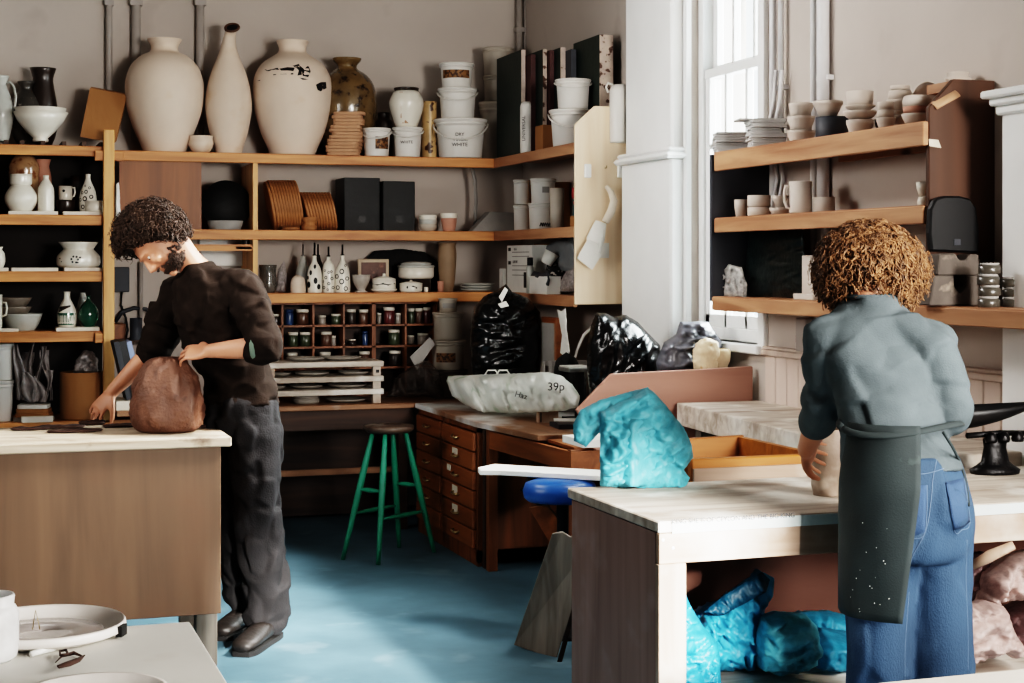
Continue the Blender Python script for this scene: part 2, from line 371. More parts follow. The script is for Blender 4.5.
BLACK = mat('matt_black', (14, 14, 15), .7, .2, 8)
WHITEM = mat('white_lacquer', (236, 236, 232), .4, .04, 4)
BRASS = mat('pale_brass', (186, 164, 128), .35, .12, 8, metal=.8)
GLASS = glassmat('window_glass')
# ================================================================ room shell (grey-beige studio, window wall on the right)
XW, YW, XL, YN, ZC = 3.33, 9.6, -1.6, -1.6, 4.0
struct(MB().box(XL - .2, XW + .3, YN - .2, YW + .2, -.1, 0).build('floor', FLOOR))
struct(MB().box(XL - .2, XW + .3, YN - .2, YW + .2, ZC, ZC + .1).build('ceiling', CEIL))
struct(MB().box(XL - .2, XW + .3, YW, YW + .2, 0, ZC).build('wall_back', WALL))
DIM = mat('low_bounce_wall', (92, 84, 78), .9, .08, 2)  # unseen walls darkened to cut the bounced light
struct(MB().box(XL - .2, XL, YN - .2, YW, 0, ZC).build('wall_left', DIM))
W2 = (1.12, 2.06, .9, 2.45)      # opening in the wall behind the viewer
wf = MB(); wf.box(XL, W2[0], YN - .2, YN, 0, ZC); wf.box(W2[1], XW + .3, YN - .2, YN, 0, ZC); wf.box(W2[0], W2[1], YN - .2, YN, 0, W2[2]); wf.box(W2[0], W2[1], YN - .2, YN, W2[3], ZC)
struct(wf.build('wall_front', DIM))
fw = MB(); fw.box(W2[0], W2[1], YN - .12, YN - .06, W2[2], W2[2] + .05); fw.box(W2[0], W2[1], YN - .12, YN - .06, W2[3] - .05, W2[3])
for x in (W2[0], W2[1] - .05): fw.box(x, x + .05, YN - .12, YN - .06, W2[2], W2[3])
struct(fw.build('window_2', WALLW))
W1 = (6.36, 7.1, 1.14, 3.5)      # y0 y1 z0 z1 of the two windows
wr = MB()
wr.box(XW, XW + .3, YN, W1[0], 0, ZC); wr.box(XW, XW + .3, W1[1], YW, 0, ZC)
for w in (W1,):
    wr.box(XW, XW + .3, w[0], w[1], 0, w[2]); wr.box(XW, XW + .3, w[0], w[1], w[3], ZC)
struct(wr.build('wall_right', WALL))
# far window: sliding sash, frame close to the wall face
def sash_window(name, y0, y1, z0, z1, zm, x, nmull):
    f = MB()
    f.box(x, x + .1, y0, y0 + .05, z0, z1); f.box(x, x + .1, y1 - .05, y1, z0, z1); f.box(x, x + .1, y0, y1, z0, z0 + .06); f.box(x, x + .1, y0, y1, z1 - .06, z1)
    w = struct(f.build(name, WALLW, bevel=.004))
    for za, zb, dx, nm in ((z0 + .06, zm, .015, 'lower_sash'), (zm - .04, z1 - .06, .055, 'upper_sash')):
        s = MB(); a, b = y0 + .05, y1 - .05; X0, X1 = x + dx, x + dx + .035
        s.box(X0, X1, a, a + .045, za, zb); s.box(X0, X1, b - .045, b, za, zb); s.box(X0, X1, a, b, za, za + .06); s.box(X0 - .006, X1, a, b, zb - .045, zb)
        for k in range(1, nmull + 1):
            c = a + (b - a) * k / (nmull + 1); s.box(X0, X1, c - .012, c + .012, za, zb)
        so = s.build(nm, WALLW, w, bevel=.003)
        MB().box(x + dx + .015, x + dx + .02, a, b, za, zb).build('glass_pane', GLASS, so)
    return w
sash_window('window_1', W1[0], W1[1], W1[2], W1[3], 2.44, XW + .04, 2)
struct(MB().box(XW - .05, XW + .1, W1[0] - .04, W1[1] + .02, W1[2] - .04, W1[2]).build('trim_1', WALLW, bevel=.006))          # window sill
# pier left of the far window with a moulded neck
pr = MB(); pr.box(XW - .10, XW, 7.12, 7.74, 0, 2.02); pr.box(XW - .085, XW, 7.14, 7.72, 2.06, ZC)
pr.box(XW - .135, XW, 7.09, 7.77, 2.015, 2.045); pr.box(XW - .12, XW, 7.10, 7.76, 2.045, 2.07)
struct(pr.build('trim_2', WALLW, bevel=.012))
# pier at the right edge with a stepped cap
x, y, s = at(994, ('X', XW - .12)); zt = zof(994, 92, ('X', XW - .12))
pr = MB(); pr.box(XW - .12, XW, 3.3, y - .04, 0, zt - .05); pr.box(XW - .17, XW, 3.25, y + .01, zt - .025, zt); pr.box(XW - .15, XW, 3.27, y - .01, zt - .05, zt - .025); pr.box(XW - .135, XW, 3.28, y - .025, zt - .08, zt - .05)
struct(pr.build('trim_3', WALLW, bevel=.006))
# wainscot: tongue-and-groove boards with a dado rail, plain panel above
ws = MB(); yy = 6.30
while yy > 1.9:
    ws.box(XW - .018, XW, yy - .096, yy, .0, 1.10); yy -= .1
struct(ws.build('trim_4', WAINS, bevel=.004))
rl = MB(); rl.box(XW - .035, XW, 2.9, 6.31, 1.10, 1.125); rl.box(XW - .028, XW, 2.9, 6.31, 1.125, 1.14)
struct(rl.build('trim_5', WAINS, bevel=.004))
# strip trim beside the panelled shelf end and the window architrave
ar = MB(); ar.box(XW - .03, XW, 7.09, 7.125, W1[2], 3.6); ar.box(XW - .025, XW, 6.30, 6.36, W1[2] - .04, 3.6)
struct(ar.build('trim_6', WALLW, bevel=.004))
struct(MB().box(XW - .02, XW, 7.80, 7.83, 1.3, ZC).build('trim_7', WALLW))
struct(MB().box(XL, XW, YW - .015, YW, 0, .14).build('baseboard_back', WALLW, bevel=.004))
# ================================================================ light: daylight through the two windows, plus added fill lamps
wd = bpy.data.worlds.new('overcast_sky'); bpy.context.scene.world = wd; wd.use_nodes = True
nb = wd.node_tree.nodes; bgn = nb['Background']; sk = nb.new('ShaderNodeTexSky'); sk.sky_type = 'HOSEK_WILKIE'; sk.turbidity = 8
mx = nb.new('ShaderNodeMix'); mx.data_type = 'RGBA'; mx.inputs[0].default_value = .8
wd.node_tree.links.new(sk.outputs[0], mx.inputs[6]); mx.inputs[7].default_value = (.92, .96, 1, 1)
wd.node_tree.links.new(mx.outputs[2], bgn.inputs[0]); bgn.inputs[1].default_value = 5.0
def area(name, loc, aim, sx, sy, power, col, spread=PI):
    l = bpy.data.lights.new(name, 'AREA'); l.shape = 'RECTANGLE'; l.size = sx; l.size_y = sy; l.energy = power; l.color = col; l.spread = spread
    o = bpy.data.objects.new(name, l); C.objects.link(o); o.location = loc
    o.rotation_euler = (V(aim) - V(loc)).to_track_quat('-Z', 'Y').to_euler(); return o
area('window_daylight', (3.05, -.9, 1.85), (1.7, 6.5, 1.6), 1.2, 1.1, 165, (1, .955, .90), math.radians(130))
area('near_window_light', (3.30, 1.75, 1.95), (1.4, 3.9, 1.1), 1.1, 1.3, 125, (1, .965, .92), math.radians(140))
area('window_skylight', (XW + .36, 6.74, 2.3), (0, 6.4, 2.0), .7, 2.2, 230, (.97, .985, 1), math.radians(110))
area('added_ceiling_fill', (.6, 7.0, 3.9), (3.33, 5.0, 2.0), 1.6, 1.2, 45, (1, .97, .94), math.radians(100))  # added fill under the ceiling to lift the window wall; no roof opening
area('added_rim_light', (3.2, 5.5, 3.3), (1.0, 6.3, 1.1), .8, .8, 62, (1, .96, .91), math.radians(60))  # added lamp for the rim light on the man; no window there
area('added_left_fill', (-1.4, 5.6, 2.3), (3.33, 7.1, 1.9), 1.0, 1.0, 17, (1, .98, .95), math.radians(75))  # added fill from the left for the shelves; the left wall is closed
sun = bpy.data.lights.new('low_sun', 'SUN'); sun.energy = 24.0; sun.angle = math.radians(3); sun.color = (1, .96, .90)
so = bpy.data.objects.new('low_sun', sun); C.objects.link(so); so.rotation_euler = V((-.02, .97, -.25)).to_track_quat('-Z', 'Y').to_euler()
sc = bpy.context.scene
sc.view_settings.view_transform = 'Filmic'; sc.view_settings.look = 'Very High Contrast'; sc.view_settings.exposure = .05
sc.cycles.max_bounces = 6; sc.cycles.use_denoising = True; sc.cycles.sample_clamp_indirect = 4
# ================================================================ shelving on the back wall
ZT, ZM, ZB, ZBN = 2.137, 1.697, 1.332, .72
YF = 9.17; XF = 3.0
X0 = at(115, ('Y', YF))[0]
bk = thing('back_shelving', (1.9, YF, ZB), 'long pine wall shelving of three boards along the back wall behind the man', 'shelving')
def shelfX(x0, x1, z, parent, m=PINE, yb=YW, yf=YF, fas=.058):
    MB().box(x0, x1, yf + .02, yb, z - .022, z).build('shelf_board', m, parent)
    MB().box(x0, x1, yf, yf + .02, z - fas, z - .002).build('fascia', m, parent, bevel=.003)
for z in (ZT, ZM, ZB): shelfX(X0 if z != ZB else at(262, ('Y', YF))[0], XF - .0 if z == ZT else XF, z, bk)
xa = at(255.5, ('Y', YF))[0]
MB().box(xa - .014, xa + .014, YF + .004, YW - .01, ZM, ZT - .058).build('divider', PINEZ, bk)
MB().box(xa - .014, xa + .014, YF + .004, YW - .01, ZB + .0, ZM - .058).build('divider', PINEZ, bk)
xd0, xd1 = at(119, ('Y', YF + .05))[0], at(201, ('Y', YF + .05))[0]
MB().box(xd0, xd1, YF + .03, YF + .045, ZM - .05, ZT - .024).build('sliding_door', OAKDOOR, bk)
xs = at(236, ('Y', YF))[0]
MB().box(xs, xa - .014, YF + .01, YW - .05, 1.585, 1.60).build('cubby_floor', PINE, bk)
xq = at(116, ('Y', YF))[0]; MB().box(xq, xa - .02, YF + .01, YF + .03, 1.575, 1.612).build('rail', PINE, bk)
# left bay
PX = at(108.5, ('Y', YF - .03))[0]
lb = thing('shelving_bay', (.1, YF, .62), 'left bay of pine shelving with a tall front post, full of glazed pots', 'shelving')
MB().box(PX - .030, PX + .030, YF - .06, YF - .02, .62, 2.245).build('post', PINEZ, lb, bevel=.004)
LZ = (2.155, 1.772, 1.46, 1.128)
for z in LZ: shelfX(-1.4, PX - .03, z, lb, yf=YF - .02)
for z in (2.10, 1.09): MB().box(PX - .075, PX + .08 if z > 2 else PX - .03, YF - .05, YF - .02, z - .028, z + .028).build('batten', PINE, lb, bevel=.003)
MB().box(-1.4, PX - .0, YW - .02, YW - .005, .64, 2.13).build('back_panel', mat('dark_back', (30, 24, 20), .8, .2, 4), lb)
MB().box(-1.4, PX + .25, YF - .06, YW - .0, .60, .635).build('shelf_board', PINE, lb)
# slats lying on the top left board
# side run on the right-hand wall with the pale end panel
sd = thing('corner_shelving', (XF + .16, 8.4, ZB), 'pine shelving returning round the corner, ending in a pale plywood panel', 'shelving')
for z in (ZT, ZM, ZB):
    MB().box(XF + .02, XW, 7.83, YF + .02, z - .022, z + .001).build('shelf_board', PINEY, sd)
    MB().box(XF, XF + .02, 7.83, YF + .02, z - .058, z).build('fascia', PINEY, sd, bevel=.003)
pa, pb, pt = 1.288, 2.33, 7.81
pn = MB().prism([(XF, pt, pa), (XW, pt, pa), (XW, pt, pb), (XF + .11, pt, pb), (XF, pt, pb - .10)], (0, .02, 0)).build('end_panel', PALEPLY, sd, bevel=.004)
for px in (587, 620):
    p = hitY(px, 171, pt); q = MB().box(p.x - .018, p.x + .018, pt - .02, pt, p.z - .036, p.z + .036).build('hook_plate', WHITEM, pn, bevel=.004)
p = hitY(605, 168, pt); MB().tube([p, p + V((0, -.02, 0)), p + V((0, -.025, .012))], .003, 6).build('cup_hook', BRASS, pn)
# back bench (continuous worktop along the back wall) ; pieces lift away separately
wt = MB().prism([(.74, 8.68, ZBN - .028), (2.37, 8.68, ZBN - .028), (3.0, 8.68, ZBN - .028), (3.0, YW - .02, ZBN - .028), (.74, YW - .02, ZBN - .028)], (0, 0, .028)).build('worktop', BENCHTOP, bevel=.003)
tag(wt, 'worn brown worktop along the back wall under the shelves', 'worktop')
bb = thing('bench_frame', (1.9, 8.9, 0), 'dark timber frame under the back worktop behind the green stool', 'bench')
MB().box(1.0, 2.37, 8.72, 8.745, .58, .69).build('apron', DARKWOOD, bb)
MB().box(1.0, 2.37, 8.95, 8.98, .30, .335).build('stretcher', BENCHTOP, bb)
for x in (1.05, 2.3): MB().box(x, x + .05, 8.76, 8.81, 0, .692).build('leg', DARKWOOD, bb)
MB().box(1.0, 2.37, 9.3, 9.32, .02, .69).build('back_panel', DARKWOOD, bb)
# chest of drawers: two columns of six, faces to the left
XC = 2.37; ch = thing('chest_of_drawers', (2.7, 8.1, 0), 'brown wooden chest with two columns of six drawers beside the green stool', 'chest of drawers')
cb = MB(); cb.box(XC + .018, 3.2, 7.56, 7.585, .02, .69); cb.box(XC + .018, 3.2, 8.655, 8.68, .02, .69); cb.box(XC + .018, 3.2, 8.15, 8.175, .02, .69); cb.box(XC + .018, 3.2, 7.56, 8.68, .02, .08); cb.box(3.18, 3.2, 7.56, 8.68, .02, .69)
cb.box(XC + .018, 3.2, 7.56, 8.68, .665, .69)
cb.build('carcass', CHESTZ, ch)
MB().box(XC + .02, XC + .05, 7.56, 8.68, 0, .05).build('plinth', CHESTZ, ch)
TAPE = mat('masking_tape', (206, 196, 180), .8, .08, 20); n = 0
for (ya, yb) in ((7.585, 8.15), (8.175, 8.655)):
    for k in range(6):
        z0 = .085 + k * .0968; d = MB().box(XC, XC + .02, ya + .004, yb - .004, z0, z0 + .09).build('drawer', CHEST, ch, bevel=.004)
        yc = (ya + yb) / 2; zc = z0 + .05; n += 1
        MB().tube([(XC, yc - .045, zc), (XC - .018, yc - .04, zc - .004), (XC - .02, yc, zc - .006), (XC - .018, yc + .04, zc - .004), (XC, yc + .045, zc)], .006, 7, .6).build('handle', BRASS, d)
        if ya < 8 and k in (1, 2, 3, 4): MB().box(XC - .002, XC, yc - (.02 if k != 3 else -.10), yc + (.075 if k != 3 else .17), zc - .012 + (.012 if k > 2 else 0), zc + .032).build('label_card', TAPE, d)
# writing table after the chest
swt = MB().prism([(2.37, 8.675, ZBN - .028), (2.37, 7.57, ZBN - .028), (2.455, 6.87, ZBN - .028), (3.32, 6.87, ZBN - .028), (3.32, 9.58, ZBN - .028), (3.01, 9.58, ZBN - .028), (3.01, 8.675, ZBN - .028)], (0, 0, .028)).build('worktop', BENCHTOPY, bevel=.003)
tag(swt, 'worktop along the side wall, whitened at its near end, over the chest of drawers', 'worktop')
wtb = thing('side_table', (2.8, 7.0, 0), 'brown wooden table frame with an open front carrying the near end of the side worktop', 'table')
MB().prism([(2.40, 7.46, .60), (2.47, 6.50, .60), (2.495, 6.50, .60), (2.425, 7.46, .60)], (0, 0, .085)).build('apron', CHEST, wtb)
MB().box(2.47, 3.2, 6.48, 6.505, .60, .685).build('apron', CHEST, wtb)
for (x, y) in ((2.40, 7.42), (2.475, 6.49), (3.2, 7.42), (3.2, 6.49)): MB().box(x, x + .045, y, y + .045, 0, .69).build('leg', CHESTZ, wtb)
MB().box(2.405, 2.43, 7.50, 7.54, 0, .69).build('upright', DARKWOOD, wtb)
MB().box(2.5, 3.2, 6.52, 6.86, .686, .70).build('end_leaf', CHEST, wtb)
# ================================================================ shelf unit on the window wall
rs = thing('bowl_shelving', (3.2, 5.3, 1.36), 'pine shelf unit on the window wall holding biscuit-fired bowls', 'shelving')
RX = 3.05; RY0, RY1 = 4.66, 6.31
for z, f in ((1.985, .085), (1.70, .065)):
    MB().box(RX + .015, XW, RY0 + .023, RY1 - .01, z - .02, z).build('shelf_board', PINEY, rs)
    MB().box(RX - .005, RX + .017, RY0 + .001, RY1 - .05, z - f, z - .004).build('fascia', PINEY, rs, bevel=.003)
MB().box(RX + .005, XW, 3.2, RY1, 1.338, 1.36).build('shelf_board', PINEY, rs)
MB().box(RX - .005, RX + .017, 3.2, RY1 - .03, 1.30, 1.356).build('fascia', PINEY, rs, bevel=.003)
MB().box(XW - .06, XW - .03, RY0 + .023, 5.6, 1.905, 1.96).build('cleat', PINEY, rs)
MB().box(RX, XW, RY1 - .022, RY1, 1.34, 1.975).build('far_end_panel', DARKGREY, rs)
ep = MB().prism([(RX + .018, RY0, 1.361), (XW, RY0, 1.361), (XW, RY0, 2.128), (RX + .115, RY0, 2.128), (RX + .018, RY0, 2.03)], (0, .022, 0)).build('near_end_panel', BROWNPANEL, rs, bevel=.003)
a, b = hitY(934, 106, RY0 - .004), hitY(957, 93, RY0 - .004); MB().tube([a, a.lerp(b, .5), b], .018, 10, .35).build('hand_slot', mat('slot_pale', (176, 140, 112), .6, .1, 8), ep)
a = hitY(936, 143, RY0 - .002); MB().prism([hitY(928.5, 139, RY0), hitY(938, 140, RY0), hitY(941, 148, RY0), hitY(929, 146, RY0)], (0, -.002, 0)).build('tape_strip', TAPE, ep)
# ================================================================ counter under the window and its end board
ct = thing('side_counter', (3.05, 5.6, .9), 'thick dusty counter top along the window wall with an upright mauve end board', 'counter')
MB().prism([(2.92, 6.37, .80), (2.80, 4.95, .80), (2.80, 4.35, .80), (XW - .02, 4.35, .80), (XW - .02, 6.37, .80)], (0, 0, .095)).build('countertop', DUSTTOP, ct, bevel=.004)
x1 = XW - .03; q = [hitY(577, 410, 6.39), hitY(612, 374, 6.39)]
MB().prism([(hitY(596, 440, 6.39).x, 6.39, .70), (x1, 6.39, .70), (x1, 6.39, 1.045), (q[1].x, 6.39, q[1].z), (q[0].x, 6.39, q[0].z)], (0, .025, 0)).build('end_board', MAUVEPLYX, ct, bevel=.003)
for (x, y) in ((2.96, 4.5), (2.98, 6.25)): MB().box(x, x + .06, y, y + .06, 0, .80).build('leg', GREYWOOD, ct)
MB().box(3.0, 3.3, 6.41, 6.44, 0, .70).build('board_support', GREYWOOD, ct)
# ================================================================ right-hand work table (woman)
TX0, TX1, TY0, TY1, TZ = 1.62, 3.30, 3.64, 4.28, .86
t = thing('work_table', (2.4, 3.95, 0), 'pale plywood work table with a lower shelf that the woman works at', 'table')
MB().box(TX0, TX1, TY0, TY1, TZ - .028, TZ).build('tabletop', DUSTTOP, t, bevel=.003)
sp = MB().box(TX0 + .035, TX1, TY0 - .004, TY0, TZ - .03, TZ - .003).build('edge_strip', mat('white_edge_strip', (196, 204, 202), .5, .06, 8), t)
INK = mat('grey_ink', (70, 76, 82), .8, .1, 10)
textobj('pencil_lettering', 'KING SHE IS OF CEYLON AND THE BIG KING', .017, hitY(734, 518.6, TY0 - .0045), facing((0, -1, 0)), INK, sp, .0002)
MB().box(TX0 + .002, TX1, TY0, TY0 + .022, TZ - .105, TZ - .030).build('apron', PALEPINE, t, bevel=.002)
MB().box(TX0 + .001, TX0 + .075, TY0, TY0 + .024, 0, TZ - .106).build('leg', PALEPINEZ, t, bevel=.002)
MB().box(TX1 - .08, TX1, TY0, TY0 + .024, 0, TZ - .106).build('leg', PALEPINEZ, t, bevel=.002)
MB().box(TX0 + .002, TX0 + .02, TY0 + .026, TY1 - .03, .0, TZ - .03).build('end_panel', MAUVEPLY, t)
MB().box(TX1 - .02, TX1, TY0 + .026, TY1 - .03, .0, TZ - .03).build('end_panel', MAUVEPLY, t)
MB().box(TX0 + .02, TX1 - .02, TY1 - .06, TY1 - .045, 0, TZ - .03).build('back_panel', mat('dark_brown_panel', (92, 58, 46), .6, .2, 3, stretch=(.3, 1, 1)), t)
MB().box(TX0 + .02, TX1 - .02, TY0 + .03, TY1 - .06, .36, .385).build('lower_shelf', DUSTTOP, t)
for i, (px, py) in enumerate(((673, 531), (663, 540), (673, 548), (782, 522), (799, 521), (970, 511))):
    p = hitY(px, py, TY0); MB().lathe([(0, 0), (.0045, 0), (.004, .0015), (0, .0015)], p, 10, facing((0, -1, 0))).build('screw_plug', WHITEM, t)
# ================================================================ left-hand work table (man)
t = thing('wedging_table', (.2, 6.28, 0), 'wooden wedging table with a plywood front that the man works at', 'table')
MB().box(-.75, .925, 5.965, 6.58, .822, .858).build('tabletop', CLAYTOP, t, bevel=.004)
MB().box(-.72, .888, 5.985, 6.005, .20, .822).build('front_panel', PLY, t, bevel=.002)
MB().box(.868, .888, 6.006, 6.55, .20, .822).build('end_panel', PLY, t)
for (x, y) in ((.80, 5.995), (.80, 6.47), (-.68, 5.995), (-.68, 6.47)): MB().box(x, x + .078, y + .012, y + .075, 0, .82).build('leg', GREYWOOD, t, bevel=.003)
# ================================================================ foreground tables
WT = mat('white_worktop', (214, 212, 206), .5, .08, 3, bump=.04, rgb2=(196, 190, 182), thr=.6, width=.2)
t = thing('white_table', (.0, 2.7, 0), 'white-topped table in the left foreground under the wheel tray', 'table')
MB().box(-.9, .41, 1.7, 3.17, .77, .80).build('tabletop', WT, t, bevel=.003)
for (x, y) in ((-.85, 1.75), (.33, 1.75), (-.85, 3.08), (.33, 3.08)): MB().box(x, x + .05, y, y + .05, 0, .77).build('leg', GREYWOOD, t)
t = thing('foreground_bench', (1.8, 1.7, 0), 'pale bench top cut by the bottom right corner of the photo', 'table')
MB().box(1.0, 2.75, 1.25, 2.14, .825, .86).build('tabletop', mat('grey_worktop', (150, 144, 136), .6, .1, 3), t, bevel=.006)
for (x, y) in ((1.05, 1.3), (2.65, 1.3), (1.05, 2.05), (2.65, 2.05)): MB().box(x, x + .05, y, y + .05, 0, .825).build('leg', GREYWOOD, t)
# ================================================================ green stool
GREEN = mat('green_paint', (30, 128, 104), .45, .15, 8, bump=.1)
SEAT = wood('stool_seat_wood', (66, 52, 44), (104, 88, 76), 0, 2, .4)
fx, fy, fs = 0, 0, 0
c = hitZ(389, 556, 0); sz = .672; sx, sy = c.x, c.y
st = thing('bar_stool', (sx, sy, 0), 'tall stool with a dark round seat and green turned legs', 'stool')
MB().lathe([(0, sz - .035), (.11, sz - .035), (.128, sz - .022), (.132, sz - .008), (.125, sz), (0, sz)], (sx, sy, 0), 32).build('seat', SEAT, st)
ang = [math.radians(a) for a in (205, 262, 25, 82)]; tops = []; bots = []
rt = .088; rb = .25
for a in ang:
    d = RV * math.cos(a) + DV * math.sin(a); tp = V((sx, sy, sz - .03)) + d * rt; bt = V((sx, sy, 0)) + d * rb; tops.append(tp); bots.append(bt)
    pts = [tp.lerp(bt, k / 8) for k in range(9)]; MB().tube(pts, [.012, .014, .0165, .018, .0175, .016, .0145, .013, .0115], 10).build('leg', GREEN, st)
def rung(i, j, f):
    a, b2 = tops[i].lerp(bots[i], f), tops[j].lerp(bots[j], f); MB().tube([a.lerp(b2, k / 6) for k in range(7)], [.006, .009, .012, .013, .012, .009, .006], 8).build('rung', GREEN, st)
rung(0, 1, .45); rung(2, 3, .45); rung(0, 3, .64); rung(1, 2, .66)
# ================================================================ clay, glaze and plastic materials
BISQ = mat('cream_bisque', (216, 198, 182), .75, .07, 4, bump=.06, rgb2=(208, 182, 156), thr=.6, width=.2)
RAWW = mat('raw_white_clay', (196, 184, 174), .85, .06, 6, bump=.08)
STONE = mat('white_glaze', (222, 216, 204), .3, .06, 6, coat=.3)
GREYGL = mat('grey_white_glaze', (176, 176, 170), .35, .15, 9, coat=.3)
WPL = mat('white_plastic', (214, 210, 204), .4, .05, 5, bump=.03)
DWPL = mat('dusty_white_plastic', (176, 166, 154), .55, .1, 5)
HANDLE = mat('plastic_handle', (206, 202, 196), .4, .05, 6)
BROWNLAB = mat('brown_label', (128, 92, 58), .6, .25, 40, rgb2=(70, 46, 30), thr=.5, width=.05)
INKB = mat('black_ink', (16, 14, 14), .6, .1, 8)
OLIVE = mat('mottled_olive_glaze', (104, 84, 56), .25, .3, 10, coat=.5, rgb2=(50, 34, 22), thr=.56, width=.1)
TERRA = mat('terracotta_bisque', (176, 138, 110), .8, .1, 9)
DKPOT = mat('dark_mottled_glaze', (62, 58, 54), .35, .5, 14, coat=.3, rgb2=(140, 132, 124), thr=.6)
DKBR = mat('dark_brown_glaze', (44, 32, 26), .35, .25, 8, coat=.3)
CARD = mat('cardboard', (150, 108, 70), .8, .1, 4, stretch=(1, 1, .3))
GREENG = mat('green_glaze', (40, 84, 68), .2, .3, 9, coat=.6, rgb2=(24, 44, 38), thr=.6)
PAPER = mat('white_paper', (222, 220, 214), .8, .05, 10)
GREYP = mat('grey_paper', (150, 146, 142), .8, .08, 10)
BATW = wood('bat_wood', (128, 86, 54), (176, 126, 84), 2, 3, .6)
BOARDW = mat('white_ware_board', (216, 208, 196), .7, .06, 8)
GREYBAG = film('grey_film', (190, 182, 180), .68, .18, .25, 14)
DARKJ = mat('dark_powder_jar', (50, 40, 36), .3, .2, 8, coat=.4)
JARS = [DARKJ, mat('brown_powder_jar', (84, 58, 44), .3, .15, 8, coat=.4), mat('blue_powder_jar', (48, 70, 104), .3, .15, 8, coat=.4), mat('green_powder_jar', (62, 70, 52), .3, .15, 8, coat=.4), mat('red_powder_jar', (86, 40, 40), .3, .15, 8, coat=.4), mat('grey_powder_jar', (140, 132, 124), .3, .15, 8, coat=.4)]
PINKCL = mat('pink_clay', (180, 134, 116), .75, .1, 8)
def sprof(*p): return list(p)
def slab(name, label, cat, px, plane, z, w, dp, t, m, group=None, yaw=0, dx=0, parent=None, zoff=0, round_=.0):
    x, y, s = at(px, plane); c = V((x, y, z)) + RV * (dx * s); M = Matrix.Rotation(-TH + yaw, 3, 'Z'); h = t * s
    w2, d2 = w * s / 2, dp * s / 2; cr = min(w2, d2) * (.35 if round_ == 0 else round_); poly = []
    for sx, sy, a0 in ((1, 1, 0), (-1, 1, 90), (-1, -1, 180), (1, -1, 270)):
        for k in range(4):
            a = math.radians(a0 + k * 30); poly.append(c + M @ V((sx * (w2 - cr) + cr * math.cos(a), sy * (d2 - cr) + cr * math.sin(a), 0)))
    o = MB().prism(poly, (0, 0, h)).build(name, m, parent, bevel=min(.0015, h * .2))
    return tag(o, label, cat, group) if parent is None else o
def board(px0, px1, plane, z, t, dp, m, label, name='ware_board', cat='board'):
    a = at(px0, plane); b = at(px1, plane); s = (a[2] + b[2]) / 2
    if plane[0] == 'Y': o = MB().box(a[0], b[0], a[1] - dp, a[1] + dp * .2, z, z + t * s)
    else: o = MB().box(a[0] - dp, a[0] + dp * .2, b[1], a[1], z, z + t * s)
    return tag(o.build(name, m, bevel=.0015), label, cat), z + t * s
def bucket(px, plane, z, rt, rb, h, label, m=None, lid=True, handle=None, sticker=None, text=None, name='bucket', group=None, ribs=True, cat=None):
    """plastic tub: tapered wall with rim bands; parts: lid, wire handle, paper label, lettering. pixel sizes."""
    m = m or WPL; x, y, s = at(px, plane); prof = [(rb * .96, 0), (rb, h * .02), (rt * .985 * .8 + rb * .2 * .985, h * .80)]
    if ribs: prof += [(rt * .99, h * .86), (rt * 1.03, h * .865), (rt * 1.03, h * .885), (rt * .995, h * .89)]
    prof += [(rt, h * .93), (rt * 1.05, h * .935), (rt * 1.05, h * .99), (rt * 1.02, h)]
    P = hollow(prof, 1.0); o = MB().lathe([(r * s, q * s) for r, q in P], (x, y, z), 30).build(name, m, origin=(x, y, z)); tag(o, label, cat or name, group)
    if lid: MB().lathe([(q[0] * s, q[1] * s) for q in ((0, h * .96), (rt * .96, h * .96), (rt * 1.07, h * .955), (rt * 1.08, h * 1.0), (rt * 1.04, h * 1.02), (rt * .95, h * 1.01), (0, h * 1.0))], (x, y, z), 30).build('lid', m, o)
    if handle is not None:
        pts = []
        for i in range(17):
            a = PI * i / 16; r = rt * 1.09; pts.append(V((x, y, z)) + RV * (-r * math.cos(a) * s) - DV * (r * math.sin(a) * s * 1.0) + UZ * ((h * .9 - handle * math.sin(a)) * s))
        MB().tube(pts, .9 * s, 6).build('handle', HANDLE, o)
    if sticker:
        b = MB(); decal(b, px, plane, z, prof, rectpolys(*sticker[:4]), 0, smooth=False, lift=1.02); b.build('paper_label', sticker[4] if len(sticker) > 4 else BROWNLAB, o)
    if text:
        for k, (tx, th, dx, hh) in enumerate(text):
            r = prof_r(prof, hh) * s * 1.02; a = math.asin(max(-.9, min(.9, dx / (rt)))); n = RV * math.sin(a) - DV * math.cos(a)
            textobj('lettering', tx, th * s, V((x, y, z)) + n * r + UZ * (hh * s), facing(n), INKB, o, .0003)
    return o
PB = ('Y', 9.32)
# ================================================================ left bay, top board
b = MB()
for px in (-14, 6, 22, 43, 64, 84, 102):
    q = at(px, ('Y', 9.17)); b.box(q[0] - .012, q[0] + .012, 9.165, 9.46, 2.155, 2.178)
tag(b.build('slatted_rack', DARKWOOD), 'low slatted rack lying on the top board of the left bay', 'rack')
zt = 2.178
j = pot('jug', 'grey-white glazed jug at the left edge on the top left shelf', 'jug', 1, PB, zt, [(6, 0), (8, 3), (12, 22), (12, 34), (9, 46), (5.5, 55), (5.5, 59), (8, 66)], GREYGL)
b = MB(); px_handle(b, 1, PB, zt, [(5, 58), (9, 60), (13, 55), (15, 45), (14, 36), (11.5, 30)], 1.2); b.build('handle', GREYGL, j)
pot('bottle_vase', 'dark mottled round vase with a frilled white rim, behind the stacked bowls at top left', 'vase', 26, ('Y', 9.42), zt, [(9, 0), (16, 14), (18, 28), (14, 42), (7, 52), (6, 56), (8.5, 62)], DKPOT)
j = pot('pitcher', 'dark brown pitcher in deep shadow against the back of the top left shelf', 'pitcher', 43, ('Y', 9.44), zt, [(9, 0), (13, 12), (14, 36), (11, 56), (10, 66), (13, 76)], DKBR)
